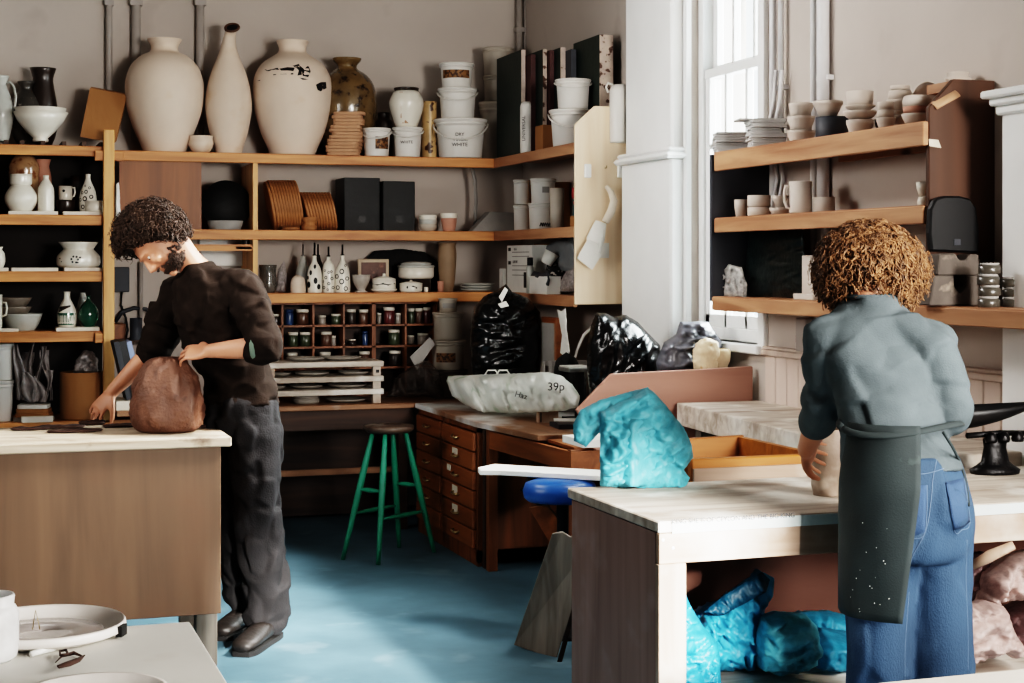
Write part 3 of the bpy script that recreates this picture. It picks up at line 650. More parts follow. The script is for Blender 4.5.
for k, (h0, lab) in enumerate(((0, 'wide white footed bowl, lower of two nested on the top left shelf'), (4.6, 'white bowl nested inside another on the top left shelf'))):
    x, y, s = at(40.5, ('Y', 9.25))
    pot('bowl', lab, 'bowl', 40.5, ('Y', 9.25), zt + h0 * s, [(7.5, 0), (8, 2), (7, 3.5), (14, 10), (22, 20), (27, 29.5)] if k == 0 else [(7, 1), (13, 7), (21, 18), (25.2, 29)], STONE, smooth=False)
p = [hitY(80, 139, 9.22), hitY(90, 90, 9.34), hitY(127, 97, 9.34), hitY(115, 145, 9.22)]
zb = min(q.z for q in p); 
for q in p: q.z += zt - zb + .002
bx = MB().prism(p, (.012, .05, .012)).build('cardboard_box', CARD); tag(bx, 'brown cardboard box propped at a tilt on the top left shelf beside the tall post', 'box')
# second row
z2 = LZ[1]
_, zq = board(8, 57, ('Y', 9.30), z2, 3.5, .12, BOARDW, 'white ware board under the round pot and bottle, second row of the left bay')
_, zr = board(62, 105, ('Y', 9.30), z2, 3.5, .12, BOARDW, 'white ware board under the spotted bottle, second row of the left bay')
pot('ginger_jar', 'round white pot with a narrow collar at the front of the second row, left bay', 'pot', 21, ('Y', 9.26), zq, [(10, 0), (15, 8), (15.5, 16), (11, 24), (9, 26), (10.5, 28), (10.5, 37)], STONE)
pot('painted_jar', 'glossy rust and green painted jar behind the round white pot', 'jar', 24, ('Y', 9.40), zq, [(10, 0), (14, 14), (15, 36), (15, 46), (11, 54), (6, 58)], mat('painted_glaze', (150, 120, 92), .2, .3, 12, coat=.6, rgb2=(110, 70, 44), thr=.52))
j = pot('cream_jug', 'small pinkish cream jug behind the white bottle in the second row', 'jug', 43, ('Y', 9.42), zq, [(6, 0), (9, 12), (8, 36), (6, 46), (8, 53)], PINKCL)
pot('bottle', 'plain white bottle standing beside the round pot in the second row', 'bottle', 46, ('Y', 9.25), zq, [(7.5, 0), (8, 2), (8, 20), (6.5, 26), (3, 32), (2.6, 34), (3, 36)], STONE)
sx = at(66, ('Y', 9.36)); bx = pot('lidded_dish', 'low dark dish under the white mug in the second row', 'dish', 66, ('Y', 9.33), zr, [(7, 0), (9, 5), (9, 12)], DKBR)
mg = pot('mug', 'white mug with a dark dot, set on a low dark dish in the second row', 'mug', 65.5, ('Y', 9.33), zr + 12 * sx[2], [(6, 0), (6.6, 1), (6.6, 14)], STONE, smooth=False)
b = MB(); px_handle(b, 65.5, ('Y', 9.33), zr + 12 * sx[2], [(6, 12), (9, 12.5), (9.5, 8), (8.5, 4), (6, 3)], .9); b.build('handle', STONE, mg)
b = MB(); decal(b, 65.5, ('Y', 9.33), zr + 12 * sx[2], [(6, 0), (6.6, 1), (6.6, 14)], [circ(0, 9, 1.4)], 0, smooth=False); b.build('dot', INKB, mg)
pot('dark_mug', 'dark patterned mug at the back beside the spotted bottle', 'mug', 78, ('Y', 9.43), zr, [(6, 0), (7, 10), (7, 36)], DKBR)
sp = [(7, 0), (8.5, 3), (8.8, 12), (7, 22), (3.5, 30), (2.4, 34), (2.6, 38)]
def spotted(px, plane, z, prof, label, spots, pourer=None, group=None, m=None):
    b = MB(); x, y, s = at(px, plane); P = hollow(smoothprof(prof, 3), 1.0)
    o = MB().lathe([(r * s, h * s) for r, h in P], (x, y, z), 24).build('oil_bottle', m or STONE, origin=(x, y, z)); tag(o, label, 'bottle', group)
    d = MB(); decal(d, px, plane, z, prof, spots, 0); d.build('painted_spots', INKB, o)
    if pourer:
        h = prof[-1][1]; MB().lathe([(r * s, q * s) for r, q in ((0, h - 1), (1.9, h - 1), (2.1, h + .8), (1, h + 1.2), (.9, h + pourer), (0, h + pourer))], (x, y, z), 10).build('pourer', BLACKM, o)
    return o
rings = []
for cx, cy, r in ((-3, 5, 2), (3, 8, 2.4), (-1, 13, 2.3), (-6, 12, 1.6), (5, 15, 1.8), (0, 20, 1.8), (-4, 19, 1.4), (6, 4, 1.6), (3, 24, 1.2), (-1.5, 26, 1.0)): rings += ringpolys(cx, cy, r * .55, r)
spotted(88, ('Y', 9.28), zr, sp, 'white bottle covered in black rings on the second row of the left bay', rings)
pot('dish', 'small straight-sided white dish in front of the ringed bottle, second row', 'dish', 95, ('Y', 9.24), zr, [(9, 0), (9.8, 1), (9.8, 11)], STONE, smooth=False)
# third row
z3 = LZ[2]
_, za = board(-8, 8, ('Y', 9.30), z3, 3.5, .12, BOARDW, 'short white board at the left edge of the third row')
_, zb2 = board(11, 57, ('Y', 9.30), z3, 3.5, .12, BOARDW, 'empty white board in the middle of the third row')
_, zc = board(63, 105, ('Y', 9.30), z3, 3.5, .12, BOARDW, 'white board under the wide flared pot in the third row')
pot('small_jar', 'small white jar cut by the left edge of the photo, third row', 'jar', -2, ('Y', 9.26), za, [(5, 0), (7, 6), (6.5, 14), (4, 18), (5, 21)], STONE)
fl = [(17, 0), (21, 3), (21, 11), (16, 17), (15, 19), (19.5, 25.5)]
o = pot('flared_pot', 'wide white pot with a flared rim and painted flowers in the third row', 'pot', 78.5, ('Y', 9.27), zc, fl, STONE)
b = MB(); decal(b, 78.5, ('Y', 9.27), zc, fl, [circ(1 + math.cos(a) * 3.2 + 1, 8 + math.sin(a) * 3.2, 1.1, n=7) for a in (0, 1, 2, 3, 4, 5.2)] + [circ(7, 10, 1, n=6), circ(5, 5, .9, n=6), circ(-14, 9, .9, n=6), circ(-12, 6, .7, n=6)], 0); b.build('painted_flowers', mat('blue_black_paint', (24, 28, 38), .4, .1, 8), o)
# fourth row
z4 = LZ[3]
_, za = board(-8, 18, ('Y', 9.28), z4, 3.2, .10, BOARDW, 'white board at the left edge of the fourth row')
_, zb2 = board(55, 98, ('Y', 9.28), z4, 3.8, .12, BOARDW, 'white board under the green bottles in the fourth row')
mg = pot('mug', 'white mug with its handle showing at the left edge, fourth row', 'mug', -6, ('Y', 9.22), za, [(7, 0), (8, 2), (8, 34)], STONE, smooth=False)
b = MB(); px_handle(b, -6, ('Y', 9.22), za, [(8, 26), (12, 26), (13, 20), (12, 14), (8, 12)], 1); b.build('handle', STONE, mg)
s = at(20, ('Y', 9.38))[2]
pot('wide_bowl', 'wide cream serving bowl under two stacked bowls, fourth row', 'bowl', 22, ('Y', 9.36), z4, [(12, 0), (13, 1), (17, 8), (20, 17)], GREYGL)
for k in range(2): pot('bowl', ('lower' if k == 0 else 'upper') + ' grey-brown bowl of the pair stacked in the wide serving bowl', 'bowl', 14, ('Y', 9.37), z4 + (13 + 9 * k) * s, [(9, 0), (14, 5), (17.5, 11)], mat('grey_brown_glaze%d' % k, (120, 110, 100), .4, .1, 8))
g1 = [(8, 0), (9.2, 4), (9.2, 14), (6.5, 22), (3.4, 28), (3.2, 34), (3.8, 35)]
o = spotted(67, ('Y', 9.27), zb2, g1, 'squat bottle glazed green, white and brown on the fourth row', rectpolys(-9.1, 9.1, 2, 14, 12)); o.children[0].data.materials[0] = GREENG; o.children[0].name = 'green_glaze'
b = MB(); decal(b, 67, ('Y', 9.27), zb2, g1, [[(-7 + k, 14 + k * .5), (-6 + k, 14.5 + k * .5), (-6 + k, 20 + k * .15), (-7 + k, 20 + k * .15)] for k in range(12)], 0); b.build('brown_glaze', DKBR, o)
pot('bottle', 'pale narrow bottle half hidden behind the two green bottles', 'bottle', 83, ('Y', 9.40), zb2, [(7, 0), (8, 12), (4, 26), (2.6, 33)], GREYGL)
pot('bottle', 'dark green round-bodied bottle with a narrow neck on the fourth row', 'bottle', 88.5, ('Y', 9.26), zb2, [(6, 0), (9.5, 8), (10, 14), (7, 21), (2.5, 26), (1.8, 29), (2.4, 31)], GREENG)
# bottom row
z5 = .635
bucket(2, ('Y', 9.26), z5, 11, 10, 40, 'white bucket at the left edge, lower of two stacked under the left bay', lid=True)
bucket(2, ('Y', 9.26), z5 + 41 * at(2, ('Y', 9.26))[2], 11, 10, 36, 'white lidded bucket at the left edge, upper of two stacked under the left bay', lid=True)
b = MB(); rb = random.Random(5)
for k, (p0, p1, w_, y_) in enumerate((((20, 400), (18, 344), 5, 9.22), ((28, 401), (33, 341), 5, 9.30), ((36, 400), (42, 346), 4.5, 9.24), ((44, 402), (50, 370), 5, 9.20), ((50, 402), (46, 350), 4, 9.33), ((24, 400), (27, 352), 6, 9.38), ((33, 402), (24, 372), 7, 9.19), ((40, 402), (36, 376), 7, 9.20))):
    rows = []
    for i in range(15):
        t = i / 14; cx = p0[0] + (p1[0] - p0[0]) * t + 2.2 * math.sin(t * 5 + k * 1.7); cy = p0[1] + (p1[1] - p0[1]) * t; ww = w_ * (.75 + .45 * math.sin(t * 4 + k)); row = []
        for j in range(9):
            u = j / 8 - .5; a = math.sin(u * 9 + k * 2 + t * 3) * .022 + .02 * noise.noise(V((u * 4, t * 5, k)))
            row.append(hitY(cx + u * 2 * ww, cy, y_) + V((0, a, 0)))
        rows.append(row)
    q_ = sheet(rows, .0012); b.add(q_.v, q_.f, True)
b.v = [V((v.x, v.y, max(v.z, z5 + .10))) for v in b.v]
tag(b.build('plastic_bag', GREYBAG), 'crumpled grey plastic bag spilling open under the left bay', 'bag')
s = at(34, ('Y', 9.24))[2]
for k in range(4): slab('folded_cloth', ['grey newspaper bundle, lowest in the pile under the grey bag', 'buff folded paper, second in the pile under the grey bag', 'tan folded paper, third in the pile under the grey bag', 'white folded paper, topmost in the pile under the grey bag'][k], 'paper', 34, ('Y', 9.22), z5 + k * 4.2 * s, 36 - k * 2, 26, 4, [GREYP, CARD, CARD, PAPER][k], yaw=.05 * k)
board(21, 53, ('Y', 9.13), z5, 6, .03, BOARDW, 'low white flat box lying in front of the paper pile', 'flat_box', 'box')
x, y, s = at(82, ('Y', 9.25))
o = MB().lathe([(r * s, h * s) for r, h in hollow([(21, 0), (21.5, 2), (21.5, 46), (21, 47)], .8)], (x, y, z5), 36).build('cardboard_drum', CARD, origin=(x, y, z5)); tag(o, 'plain brown cardboard drum standing under the left bay by the post', 'drum')
tag(silhouette(MB(), [(73, 373), (76, 360), (84, 350), (92, 351), (98, 360), (98, 373)], ('Y', 9.25), .05, 3.2, .3, 8, ang=.9).build('plastic_bag', GREYBAG), 'grey plastic bag pushed into the top of the brown cardboard drum', 'bag')
# ---------------------------------------------------------------- things on the wall behind the man
a, b2 = at(119, ('Y', 9.06)), 0
tag(silhouette(MB(), [(116, 184), (119, 182), (120, 200), (121, 225), (123, 240), (118, 246), (115, 240)], ('Y', 9.10), .014, .5, .3, 2, step=1.6).build('hanging_cloth', PAPER), 'narrow white cloth hanging down beside the tall post', 'cloth')
p0, p1 = hitY(113, 267, 9.56), hitY(129, 292, 9.56)
o = MB().box(p0.x, p1.x, 9.53, 9.6, p1.z, p0.z).build('junction_box', DARKGREY, bevel=.004); tag(o, 'grey junction box on the wall behind the tall post', 'electric box')
b = MB(); b.tube([hitY(*q, 9.58) for q in ((122, 290), (121, 305), (126, 318), (128, 330), (125, 342))], .006, 6)
tag(b.build('cable', BLACKM), 'thin black cable dropping from the junction box', 'cable')
b = MB(); b.tube([hitY(*q, 9.57) for q in ((115, 322), (122, 312), (134, 308), (146, 309), (155, 316))], .012, 7)
tag(b.build('hose', DARKGREY), 'dark hose looping along the wall behind the man', 'hose')
for px, y0, y1, r, lab in ((141, 262, 318, .013, 'pale vertical pipe on the wall behind the man'), (109, -40, 120, .02, 'grey conduit on the back wall, left of three above the vases'), (136, -40, 140, .028, 'grey conduit on the back wall, middle of three above the vases'), (200, -40, 150, .026, 'grey conduit on the back wall above the tall bottle vase')):
    q0, q1 = hitY(px, y0, 9.57), hitY(px, y1, 9.57); b = MB(); b.tube([q0, q1], r, 10)
    if y0 < 0: qq = hitY(px, 3, 9.57); b.obox(qq, (r * 2.6, r * 2, .03))
    tag(b.build('conduit', PIPE), lab, 'pipe')
for px, r, lab in ((519.5, .02, 'painted pipe running down the back corner, left of a pair'), (525.5, .014, 'thin painted pipe running down the back corner, right of a pair')):
    q0, q1 = hitY(px, -40, 9.55), hitY(px, 152, 9.55); b = MB(); b.tube([q0, q1], r, 10); b.obox(hitY(px, 30, 9.55), (r * 2.6, r * 2.4, .03))
    tag(b.build('painted_pipe', PIPE), lab, 'pipe')
o = MB().box(at(115, ('Y', 9.2))[0], at(129, ('Y', 9.2))[0], 9.4, 9.58, zof(120, 341, ('Y', 9.2)), zof(120, 325, ('Y', 9.2))).build('wooden_box', CHEST, bevel=.003)
zz = zof(120, 341, ('Y', 9.2)); tag(o, 'small brown wooden box on a bracket shelf behind the tall post', 'box')
o = MB().box(at(112, ('Y', 9.2))[0], at(160, ('Y', 9.2))[0], 9.38, 9.6, zz - .02, zz).build('bracket_shelf', DARKWOOD); tag(o, 'short dark bracket shelf on the wall behind the man', 'shelf')
pot('tin', 'dark tin beside the small wooden box behind the man', 'tin', 136, ('Y', 9.3), zz, [(6, 0), (6.2, 1), (6.2, 22)], DARKGREY, smooth=False)
s = at(122, ('Y', 9.0))[2]; zs = ZBN
o = MB().box(at(113, ('Y', 8.9))[0], at(134, ('Y', 8.9))[0], 8.72, 9.0, zs, zs + .05).build('paper_block', BOARDW, bevel=.003); tag(o, 'block of white paper on the back worktop behind the post', 'paper')
for px, w, m, lab, t in ((118, 5, DARKGREY, 'dark upright folder behind the tall post', -.22), (124, 7, mat('black_cover', (20, 22, 28), .5, .2, 6), 'black upright folder beside the pale blue one', -.2), (131, 5, mat('pale_blue_card', (150, 164, 196), .6, .08, 6), 'pale blue upright folder leaning by the man', -.24)):
    q = hitY(px + 3, 404, 8.86); M = Matrix.Rotation(t, 3, 'Y'); b = MB(); h = .32; b.obox((0, 0, h / 2), (w * .0055, .22, h), M); zmn = min(v.z for v in b.v); b.v = [M @ V((0, 0, 0)) + v + V((q.x, 8.86, zs + .051 - zmn)) for v in b.v]
    tag(b.build('folder', m), lab, 'folder')
# ================================================================ back shelf, top board
v1 = [(20, 0), (22, 4), (30, 23), (36.5, 42), (38.5, 60), (38, 73), (33, 87), (23, 97), (14.5, 101), (13.5, 107), (17, 113), (16.5, 114)]
pot('vase', 'large cream shouldered vase, unmarked, at the left of the top back shelf', 'vase', 164.5, ('Y', 9.35), ZT, v1, BISQ, n=48)
o = pot('notched_cup', 'small cream cup with a notched rim between the big vase and the tall bottle vase', 'cup', 201, ('Y', 9.27), ZT, [(6, 0), (10, 3), (12.5, 9), (11.5, 14), (12, 17)], BISQ)
b3 = [(13, 0), (14.5, 6), (19.5, 24), (23, 45), (22.5, 58), (20, 72), (15.5, 86), (10.5, 98), (8, 106)]
x, y, s = at(228.5, PB)
pts = smoothprof(b3, 3); rings = [(V((x, y, ZT + h * s)), RV * r * s, DV * r * s) for r, h in pts]
neck = [((0.6, 0, 113), 6.6), ((1.6, -1, 119), 5.6), ((3.2, -3, 123), 5.8), ((4.6, -6, 125), 6.6)]
for (dx, dy, h), r in neck:
    rings.append((V((x, y, ZT)) + RV * dx * s + DV * dy * s + UZ * h * s, RV * r * s, (DV * .75 + UZ * .66) * r * s if h > 121 else DV * r * s))
o = MB().loft(rings, 36).build('bottle_vase', BISQ, origin=(x, y, ZT)); tag(o, 'tall slender cream bottle vase with a bent brown mouth', 'vase')
c, u, w = rings[-1]; nn = u.cross(w).normalized(); nn = nn if nn.dot(DV) < 0 else -nn
b = MB(); b.tube([c + nn * .004 + u * 1.02 * math.cos(a) + w * 1.02 * math.sin(a) for a in [2 * PI * i / 20 for i in range(21)]], 1.3 * s, 8); b.build('mouth_rim', mat('brown_rim', (92, 66, 52), .6, .15, 12), o)
b = MB(); b.loft([(c + nn * .003, u * .9, w * .9), (c + nn * .0045, u * .9, w * .9)], 18); b.build('mouth_shade_disc', BLACK, o)  # black disc painted as the shade inside the closed mouth
v2 = [(22, 0), (25, 8), (32, 24), (38, 46), (39.5, 63), (38, 78), (31, 91), (20, 99), (14.5, 103), (13.5, 108), (16, 114), (15.5, 115)]
o = pot('vase', 'large cream shouldered vase with black cracks flaking on its shoulder', 'vase', 292.5, ('Y', 9.35), ZT, v2, BISQ, n=48)
b = MB(); decal(b, 292.5, ('Y', 9.35), ZT, v2, [[(5, 86), (10, 88), (20, 86), (22, 81), (20, 75), (15, 76), (14, 80), (8, 84)], [(-8, 83), (0, 84.5), (7, 84), (6, 80.5), (0, 81), (-6, 81)], [(8, 86), (13, 84), (14, 77), (10, 76), (11, 81)], [(27, 68), (31, 71), (35.5, 72), (36, 66), (31, 62), (28.5, 63)], [(-24, 83), (-10, 84), (-8, 82), (-20, 81)], [(-14, 77.5), (6, 78.5), (6, 77), (-14, 76.5)], [(-38, 72.5), (-28, 73), (-28, 72)], [(12, 74), (16, 73.5), (20, 72.5), (15, 72)]], 0, lift=1.006)
b.build('cracks', INKB, o)
pot('vase', 'mottled olive-brown glossy vase with a frilled collar', 'vase', 347, ('Y', 9.38), ZT, [(18, 0), (25, 18), (29.5, 42), (30, 56), (27, 72), (20, 82), (11, 88), (10, 92), (13.5, 96), (14.5, 99)], OLIVE, n=36)
s = at(346, ('Y', 9.26))[2]
for k in range(13):
    slab('clay_slab', f'terracotta slab in the leaning stack by the cracked vase, {["bottom", "second", "third", "fourth", "fifth", "sixth", "seventh", "eighth", "ninth", "tenth", "eleventh", "twelfth", "topmost"][k]} from below'.replace('bottom from below', 'bottom of the pile').replace('topmost from below', 'topmost of the pile'), 'slab', 344 + k * .5 + random.uniform(-1.2, 1.2), ('Y', 9.26), ZT + k * 3.35 * s, 33 - (2 if k > 5 else 0) + random.uniform(-1, 1), 30, 3.1, TERRA, 'terracotta slabs in the leaning stack', yaw=random.uniform(-.12, .12))
bucket(376.5, ('Y', 9.24), ZT, 14, 12, 28, 'small white bucket with a brown label, left of the pair below the brown-rimmed pot', handle=8, sticker=(0, 12, 7, 19), lid=False)
bucket(407.5, ('Y', 9.24), ZT, 14.5, 12.5, 29, 'small white bucket under the brown-rimmed white pot', handle=7, lid=True, text=[('WHITE', 4, 0, 14)])
s = at(407, ('Y', 9.24))[2]
rp = [(10, 0), (12, 4), (16.5, 18), (17, 26), (13.5, 34), (11, 36), (12, 38.5)]
o = pot('rimmed_pot', 'white pot with dripped brown rim and foot standing on a small bucket', 'pot', 406.5, ('Y', 9.24), ZT + 30 * s, rp, STONE)
b = MB(); x, y, _ = at(406.5, ('Y', 9.24)); b.lathe([(r * s, h * s) for r, h in ((10.9, 36.2), (11.6, 36), (12.8, 38.4), (12.4, 39.2), (10.4, 39))], (x, y, ZT + 30 * s), 28); b.build('brown_rim', DKBR, o)
b = MB(); decal(b, 406.5, ('Y', 9.24), ZT + 30 * s, rp, [[(-10, 1), (10, 1), (11, 3.4), (3, 3), (0, 6), (-4, 3), (-11, 3.6)], [(-6, 34), (-3, 34), (-4, 8), (-5, 8)]], 0); b.build('glaze_drips', TERRA, o)
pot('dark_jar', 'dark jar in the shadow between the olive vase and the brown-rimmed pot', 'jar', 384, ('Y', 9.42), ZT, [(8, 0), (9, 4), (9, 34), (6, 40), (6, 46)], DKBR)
o = pot('spotted_cylinder', 'tall cream cylinder vase covered in brown leopard spots', 'vase', 429, ('Y', 9.33), ZT, [(7.5, 0), (8, 2), (7.6, 52), (8, 57)], mat('leopard_glaze', (190, 160, 118), .4, .2, 10, rgb2=(70, 44, 28), thr=.56, width=.05), smooth=False)
bucket(460.5, ('Y', 9.24), ZT, 25, 21.5, 38, 'large white bucket with handwritten lettering, bottom of the stack of three', handle=17, lid=True, text=[('DRY', 4.5, 0, 22), ('MAGIC', 4.5, 1, 17), ('WHITE', 5, 0, 12)])
s = at(458, ('Y', 9.24))[2]
bucket(457.5, ('Y', 9.24), ZT + 39 * s, 18.5, 16.5, 30, 'middle white bucket of the stack of three, its handle hanging askew', handle=10, lid=True)
bucket(456.5, ('Y', 9.24), ZT + 70 * s, 16.5, 14.5, 24, 'small white tub with a brown label, topmost of the stack of three', lid=True, sticker=(-13, 13, 9, 17))
s = at(496, ('Y', 9.36))[2]
bucket(494, ('Y', 9.38), ZT, 15, 13, 57, 'tall white tub at the bottom of the stack in the back corner', m=DWPL)
bucket(498, ('Y', 9.38), ZT + 58 * s, 14.5, 13.5, 26, 'white tub in the middle of the stack in the back corner', m=DWPL)
bucket(498, ('Y', 9.38), ZT + 85 * s, 15.5, 14, 27, 'white tub with a brown label on top of the stack in the back corner', m=DWPL, sticker=(-1, 13, 6, 15))
# portfolios and boxed boards standing on edge on the side run
PG = mat('portfolio_green', (34, 44, 38), .5, .2, 5); WORNE = mat('worn_white_edge', (186, 170, 158), .7, .2, 14, rgb2=(90, 66, 56), thr=.58, width=.05); MAROON = mat('maroon_edge', (70, 40, 38), .6, .2, 8)
for x0, th, y0, y1, ztop, m, e, lab in ((3.012, .022, 8.70, 9.16, 2.735, PG, WORNE, 'dark green portfolio with a white edge, first on the corner shelf'),
        (3.042, .026, 8.62, 9.1, 2.70, MAROON, MAROON, 'brown-edged portfolio behind the first dark green one'), (3.072, .02, 8.50, 9.1, 2.715, PG, WORNE, 'white-spined album, third along the corner shelf'),
        (3.098, .024, 8.46, 9.1, 2.705, MAROON, MAROON, 'maroon album, fourth along the corner shelf'), (3.126, .026, 8.36, 9.05, 2.71, PG, WORNE, 'dark green portfolio with a scuffed white edge, fifth along the corner shelf'),
        (3.156, .03, 8.28, 8.95, 2.69, DARKGREY, DARKGREY, 'dark grey portfolio, sixth along the corner shelf'), (3.196, .075, 7.95, 8.35, 2.73, PG, WORNE, 'thick dark green board with a worn whitewashed edge nearest the pale end panel')):
    M = Matrix.Rotation(.03, 3, 'Y'); b = MB(); b.box(x0, x0 + th, y0 + .006, y1, ZT + .003, ztop)
    o = b.build('portfolio', m, bevel=.002); tag(o, lab, 'portfolio')
    MB().box(x0 - .001, x0 + th + .001, y0, y0 + .006, ZT + .004, ztop - .002).build('edge', e, o)
PS = ('X', 3.07)
o = pot('spray_tube', 'slim white tube bottle with vertical black lettering in front of the first portfolio', 'bottle', 527, ('X', 3.03), ZT, [(6.5, 0), (7, 1), (7, 46), (6, 49), (4, 51)], WPL, smooth=False, solid=True)
x, y, s = at(527, ('X', 3.03)); M = facing(-DV - RV * .5) @ Matrix.Rotation(PI / 2, 3, 'Z'); textobj('lettering', 'UNIVERSAL', 5.0 * s, V((x, y, ZT + 24 * s)) - (DV + RV * .5).normalized() * 7.3 * s, M, INKB, o, .0003)
q = at(546, ('X', 3.06)); o = MB().box(3.03, 3.10, q[1] - .03, q[1] + .10, ZT, ZT + .14).build('small_carton', CARD, bevel=.002); tag(o, 'small brown carton beside the stacked white buckets on the corner shelf', 'box')
bucket(570, ('X', 3.10), ZT, 20, 17, 36, 'white bucket with a drooping handle, lower of two at the end of the corner shelf', handle=14, lid=True)
s = at(572, ('X', 3.10))[2]
bucket(573, ('X', 3.10), ZT + 37 * s, 17, 15, 29, 'white bucket with a side handle, upper of two at the end of the corner shelf', handle=6, lid=True)
o = pot('white_jug', 'tall white bottle jug with a ring handle behind the pale end panel', 'jug', 619, ('X', 3.24), ZT, [(9, 0), (9.5, 2), (9.5, 52), (7, 58)], WPL, smooth=False)
b = MB(); px_handle(b, 619, ('X', 3.24), ZT, [(-6, 58), (-11, 60), (-13, 56), (-11, 51), (-8, 52)], 1.2); b.build('handle', WPL, o)
# ---------------------------------------------------------------- middle board
x, y, s = at(226, ('Y', 9.33)); M = Matrix.Rotation(math.radians(82), 3, 'X')
b = MB(); b.lathe([(0, 0), (23 * s, 0), (25 * s, .008), (25 * s, .02), (0, .024)], (0, 0, 0), 36, M); zmn = min(v.z for v in b.v); b.v = [v + V((x, y, ZM - zmn)) for v in b.v]
tag(b.build('wheel_bat', BLACK), 'big black round bat propped upright beside the sliding door', 'bat')
o = pot('shallow_tray', 'grey shallow tray in front of the black bat', 'tray', 225, ('Y', 9.25), ZM, [(15, 0), (17, 4), (18, 9)], GREYP, wall=.8)
x0, y0, s = at(268, ('Y', 9.33)); r1 = 25.5 * s
def bat(px, r, lab, tilt, group, t=.014, plane=('Y', 9.33)):
    x, y, s = at(px, plane); M = Matrix.Rotation(-TH * .2, 3, 'Z') @ Matrix.Rotation(PI / 2 + tilt, 3, 'Y'); b = MB()
    b.lathe([(0, -t / 2), (r * .985, -t / 2), (r, -t * .3), (r, t * .3), (r * .985, t / 2), (0, t / 2)], (0, 0, 0), 40, M); zmn = min(v.z for v in b.v); b.v = [v + V((x, y, ZM - zmn)) for v in b.v]
    tag(b.build('wooden_bat', BATW, origin=(x, y, ZM)), lab, 'bat', group)
ORD = ['first', 'second', 'third', 'fourth', 'fifth', 'sixth', 'seventh', 'eighth', 'ninth', 'tenth', 'eleventh', 'twelfth']
for k in range(11): bat(270 + k * 2.75, 25.5 * s * (1 if k else .97), f'large round wooden bat on edge, {ORD[k]} from the left in the bigger row', -.20 + k * .004, 'large wooden bats stood on edge')
for k in range(10): bat(305 + k * 2.95, 19.8 * s, f'smaller round wooden bat on edge, {ORD[k]} from the left in the lower row', -.24 + k * .004, 'small wooden bats stood on edge')
pot('wooden_reel', 'small wooden reel lying before the smaller bats', 'reel', 309, ('Y', 9.22), ZM, [(8, 0), (8, 4), (6, 5), (6, 8), (8, 9), (8, 13)], BATW, smooth=False, solid=True)
pot('flat_disc', 'little flat pale disc in front of the larger wooden bats', 'disc', 291, ('Y', 9.21), ZM, [(9, 0), (9, 3)], BATW, smooth=False, solid=True)
for p0, p1, py, dy, lab in ((346, 382, 177, .10, 'tall black box file on the middle back shelf, left of a pair'), (383, 415, 181, .05, 'black box file on the middle back shelf, right of a pair')):
    a = at(p0, ('Y', 9.27))[0]; c = at(p1, ('Y', 9.27))[0]; z1 = zof(p0, py, ('Y', 9.27)); o = MB().box(a, c, 9.22 + dy, 9.56, ZM, z1).build('box_file', mat('black_card_%d' % p0, (18, 19, 20), .6, .2, 6), bevel=.003); tag(o, lab, 'box')
    MB().box((a + c) / 2 - .02, (a + c) / 2 + .02, 9.22 + dy - .002, 9.22 + dy, ZM + .05, ZM + .09).build('finger_hole', BLACKM, o)
s = at(428, ('Y', 9.26))[2]
for k in range(3): pot('dish', ['lowest of three little cream dishes stacked on the middle back shelf', 'middle of three little cream dishes stacked on the middle back shelf', 'top one of three little cream dishes stacked on the middle back shelf'][k], 'dish', 428, ('Y', 9.26), ZM + k * 4.6 * s, [(6, 0), (8, 2), (9, 5), (8.6, 7)], [DWPL, GREYGL, STONE][k])
pot('cup', 'pink clay cup with a white-glazed lip on the middle back shelf', 'cup', 449, ('Y', 9.26), ZM, [(6, 0), (7.5, 8), (8, 13)], PINKCL)
pot('dish', 'white dish sitting in the pink clay cup', 'dish', 449, ('Y', 9.26), ZM + 12 * s, [(7, 0), (8.5, 2), (8.8, 6)], STONE)
b = MB(); b.tube([hitY(*q, 9.42) for q in ((472, 168), (475, 180), (476, 200), (475, 226))], .017, 8, .5); tag(b.build('flat_hose', GREYP), 'pale flat hose hanging behind the middle back shelf', 'hose')
x, y, s = at(493, ('Y', 9.28)); b = MB()
b.prism([hitY(472, 228.5, 9.22), hitY(490, 209, 9.3), hitY(514, 210, 9.3), hitY(516, 228.5, 9.22)], (0, .1, 0)); zmn = min(v.z for v in b.v); b.v = [v + V((0, 0, ZM - zmn + .001)) for v in b.v]
o = b.build('paper_tray', GREYP, bevel=.003); tag(o, 'folded white paper carton in the shelf corner', 'carton')
for px, zr_, r, h, lab in ((522, 0, 8.5, 25, 'white lidded tub, lower row left, on the middle corner shelf'), (541, 0, 12.5, 26, 'white lidded tub, lower row right, on the middle corner shelf'), (522, 1, 8.5, 24, 'white lidded tub, upper row left, on the middle corner shelf'), (543, 1, 12.5, 24, 'white lidded tub, upper row right with a grey label, on the middle corner shelf')):
    s = at(px, ('X', 3.12))[2]; bucket(px, ('X', 3.12), ZM + zr_ * 26.5 * s, r, r * .93, h, lab, name='tub', cat='tub', sticker=(-1, 6, 10, 16, GREYP) if zr_ and px > 540 else None)
s = at(558, ('X', 3.10))[2]; pot('clear_tub', 'pale translucent cup stacked beside the white tubs', 'cup', 557, ('X', 3.06), ZM + 0 * s, [(6.5, 0), (7.5, 40)], DWPL, smooth=False)
q = hitX(509, 186, 3.22); o = MB().box(3.2, 3.32, 8.72, 9.12, ZM, ZM + .28).build('carton', CARD, bevel=.003); tag(o, 'brown cardboard carton behind the white tubs', 'box')
BLUEG = mat('blue_grey_box', (86, 98, 112), .6, .1, 6); REDB = mat('red_stripe', (150, 60, 62), .6, .1, 6); TEAL = mat('dark_teal_box', (58, 84, 88), .6, .1, 6)
zz = ZM
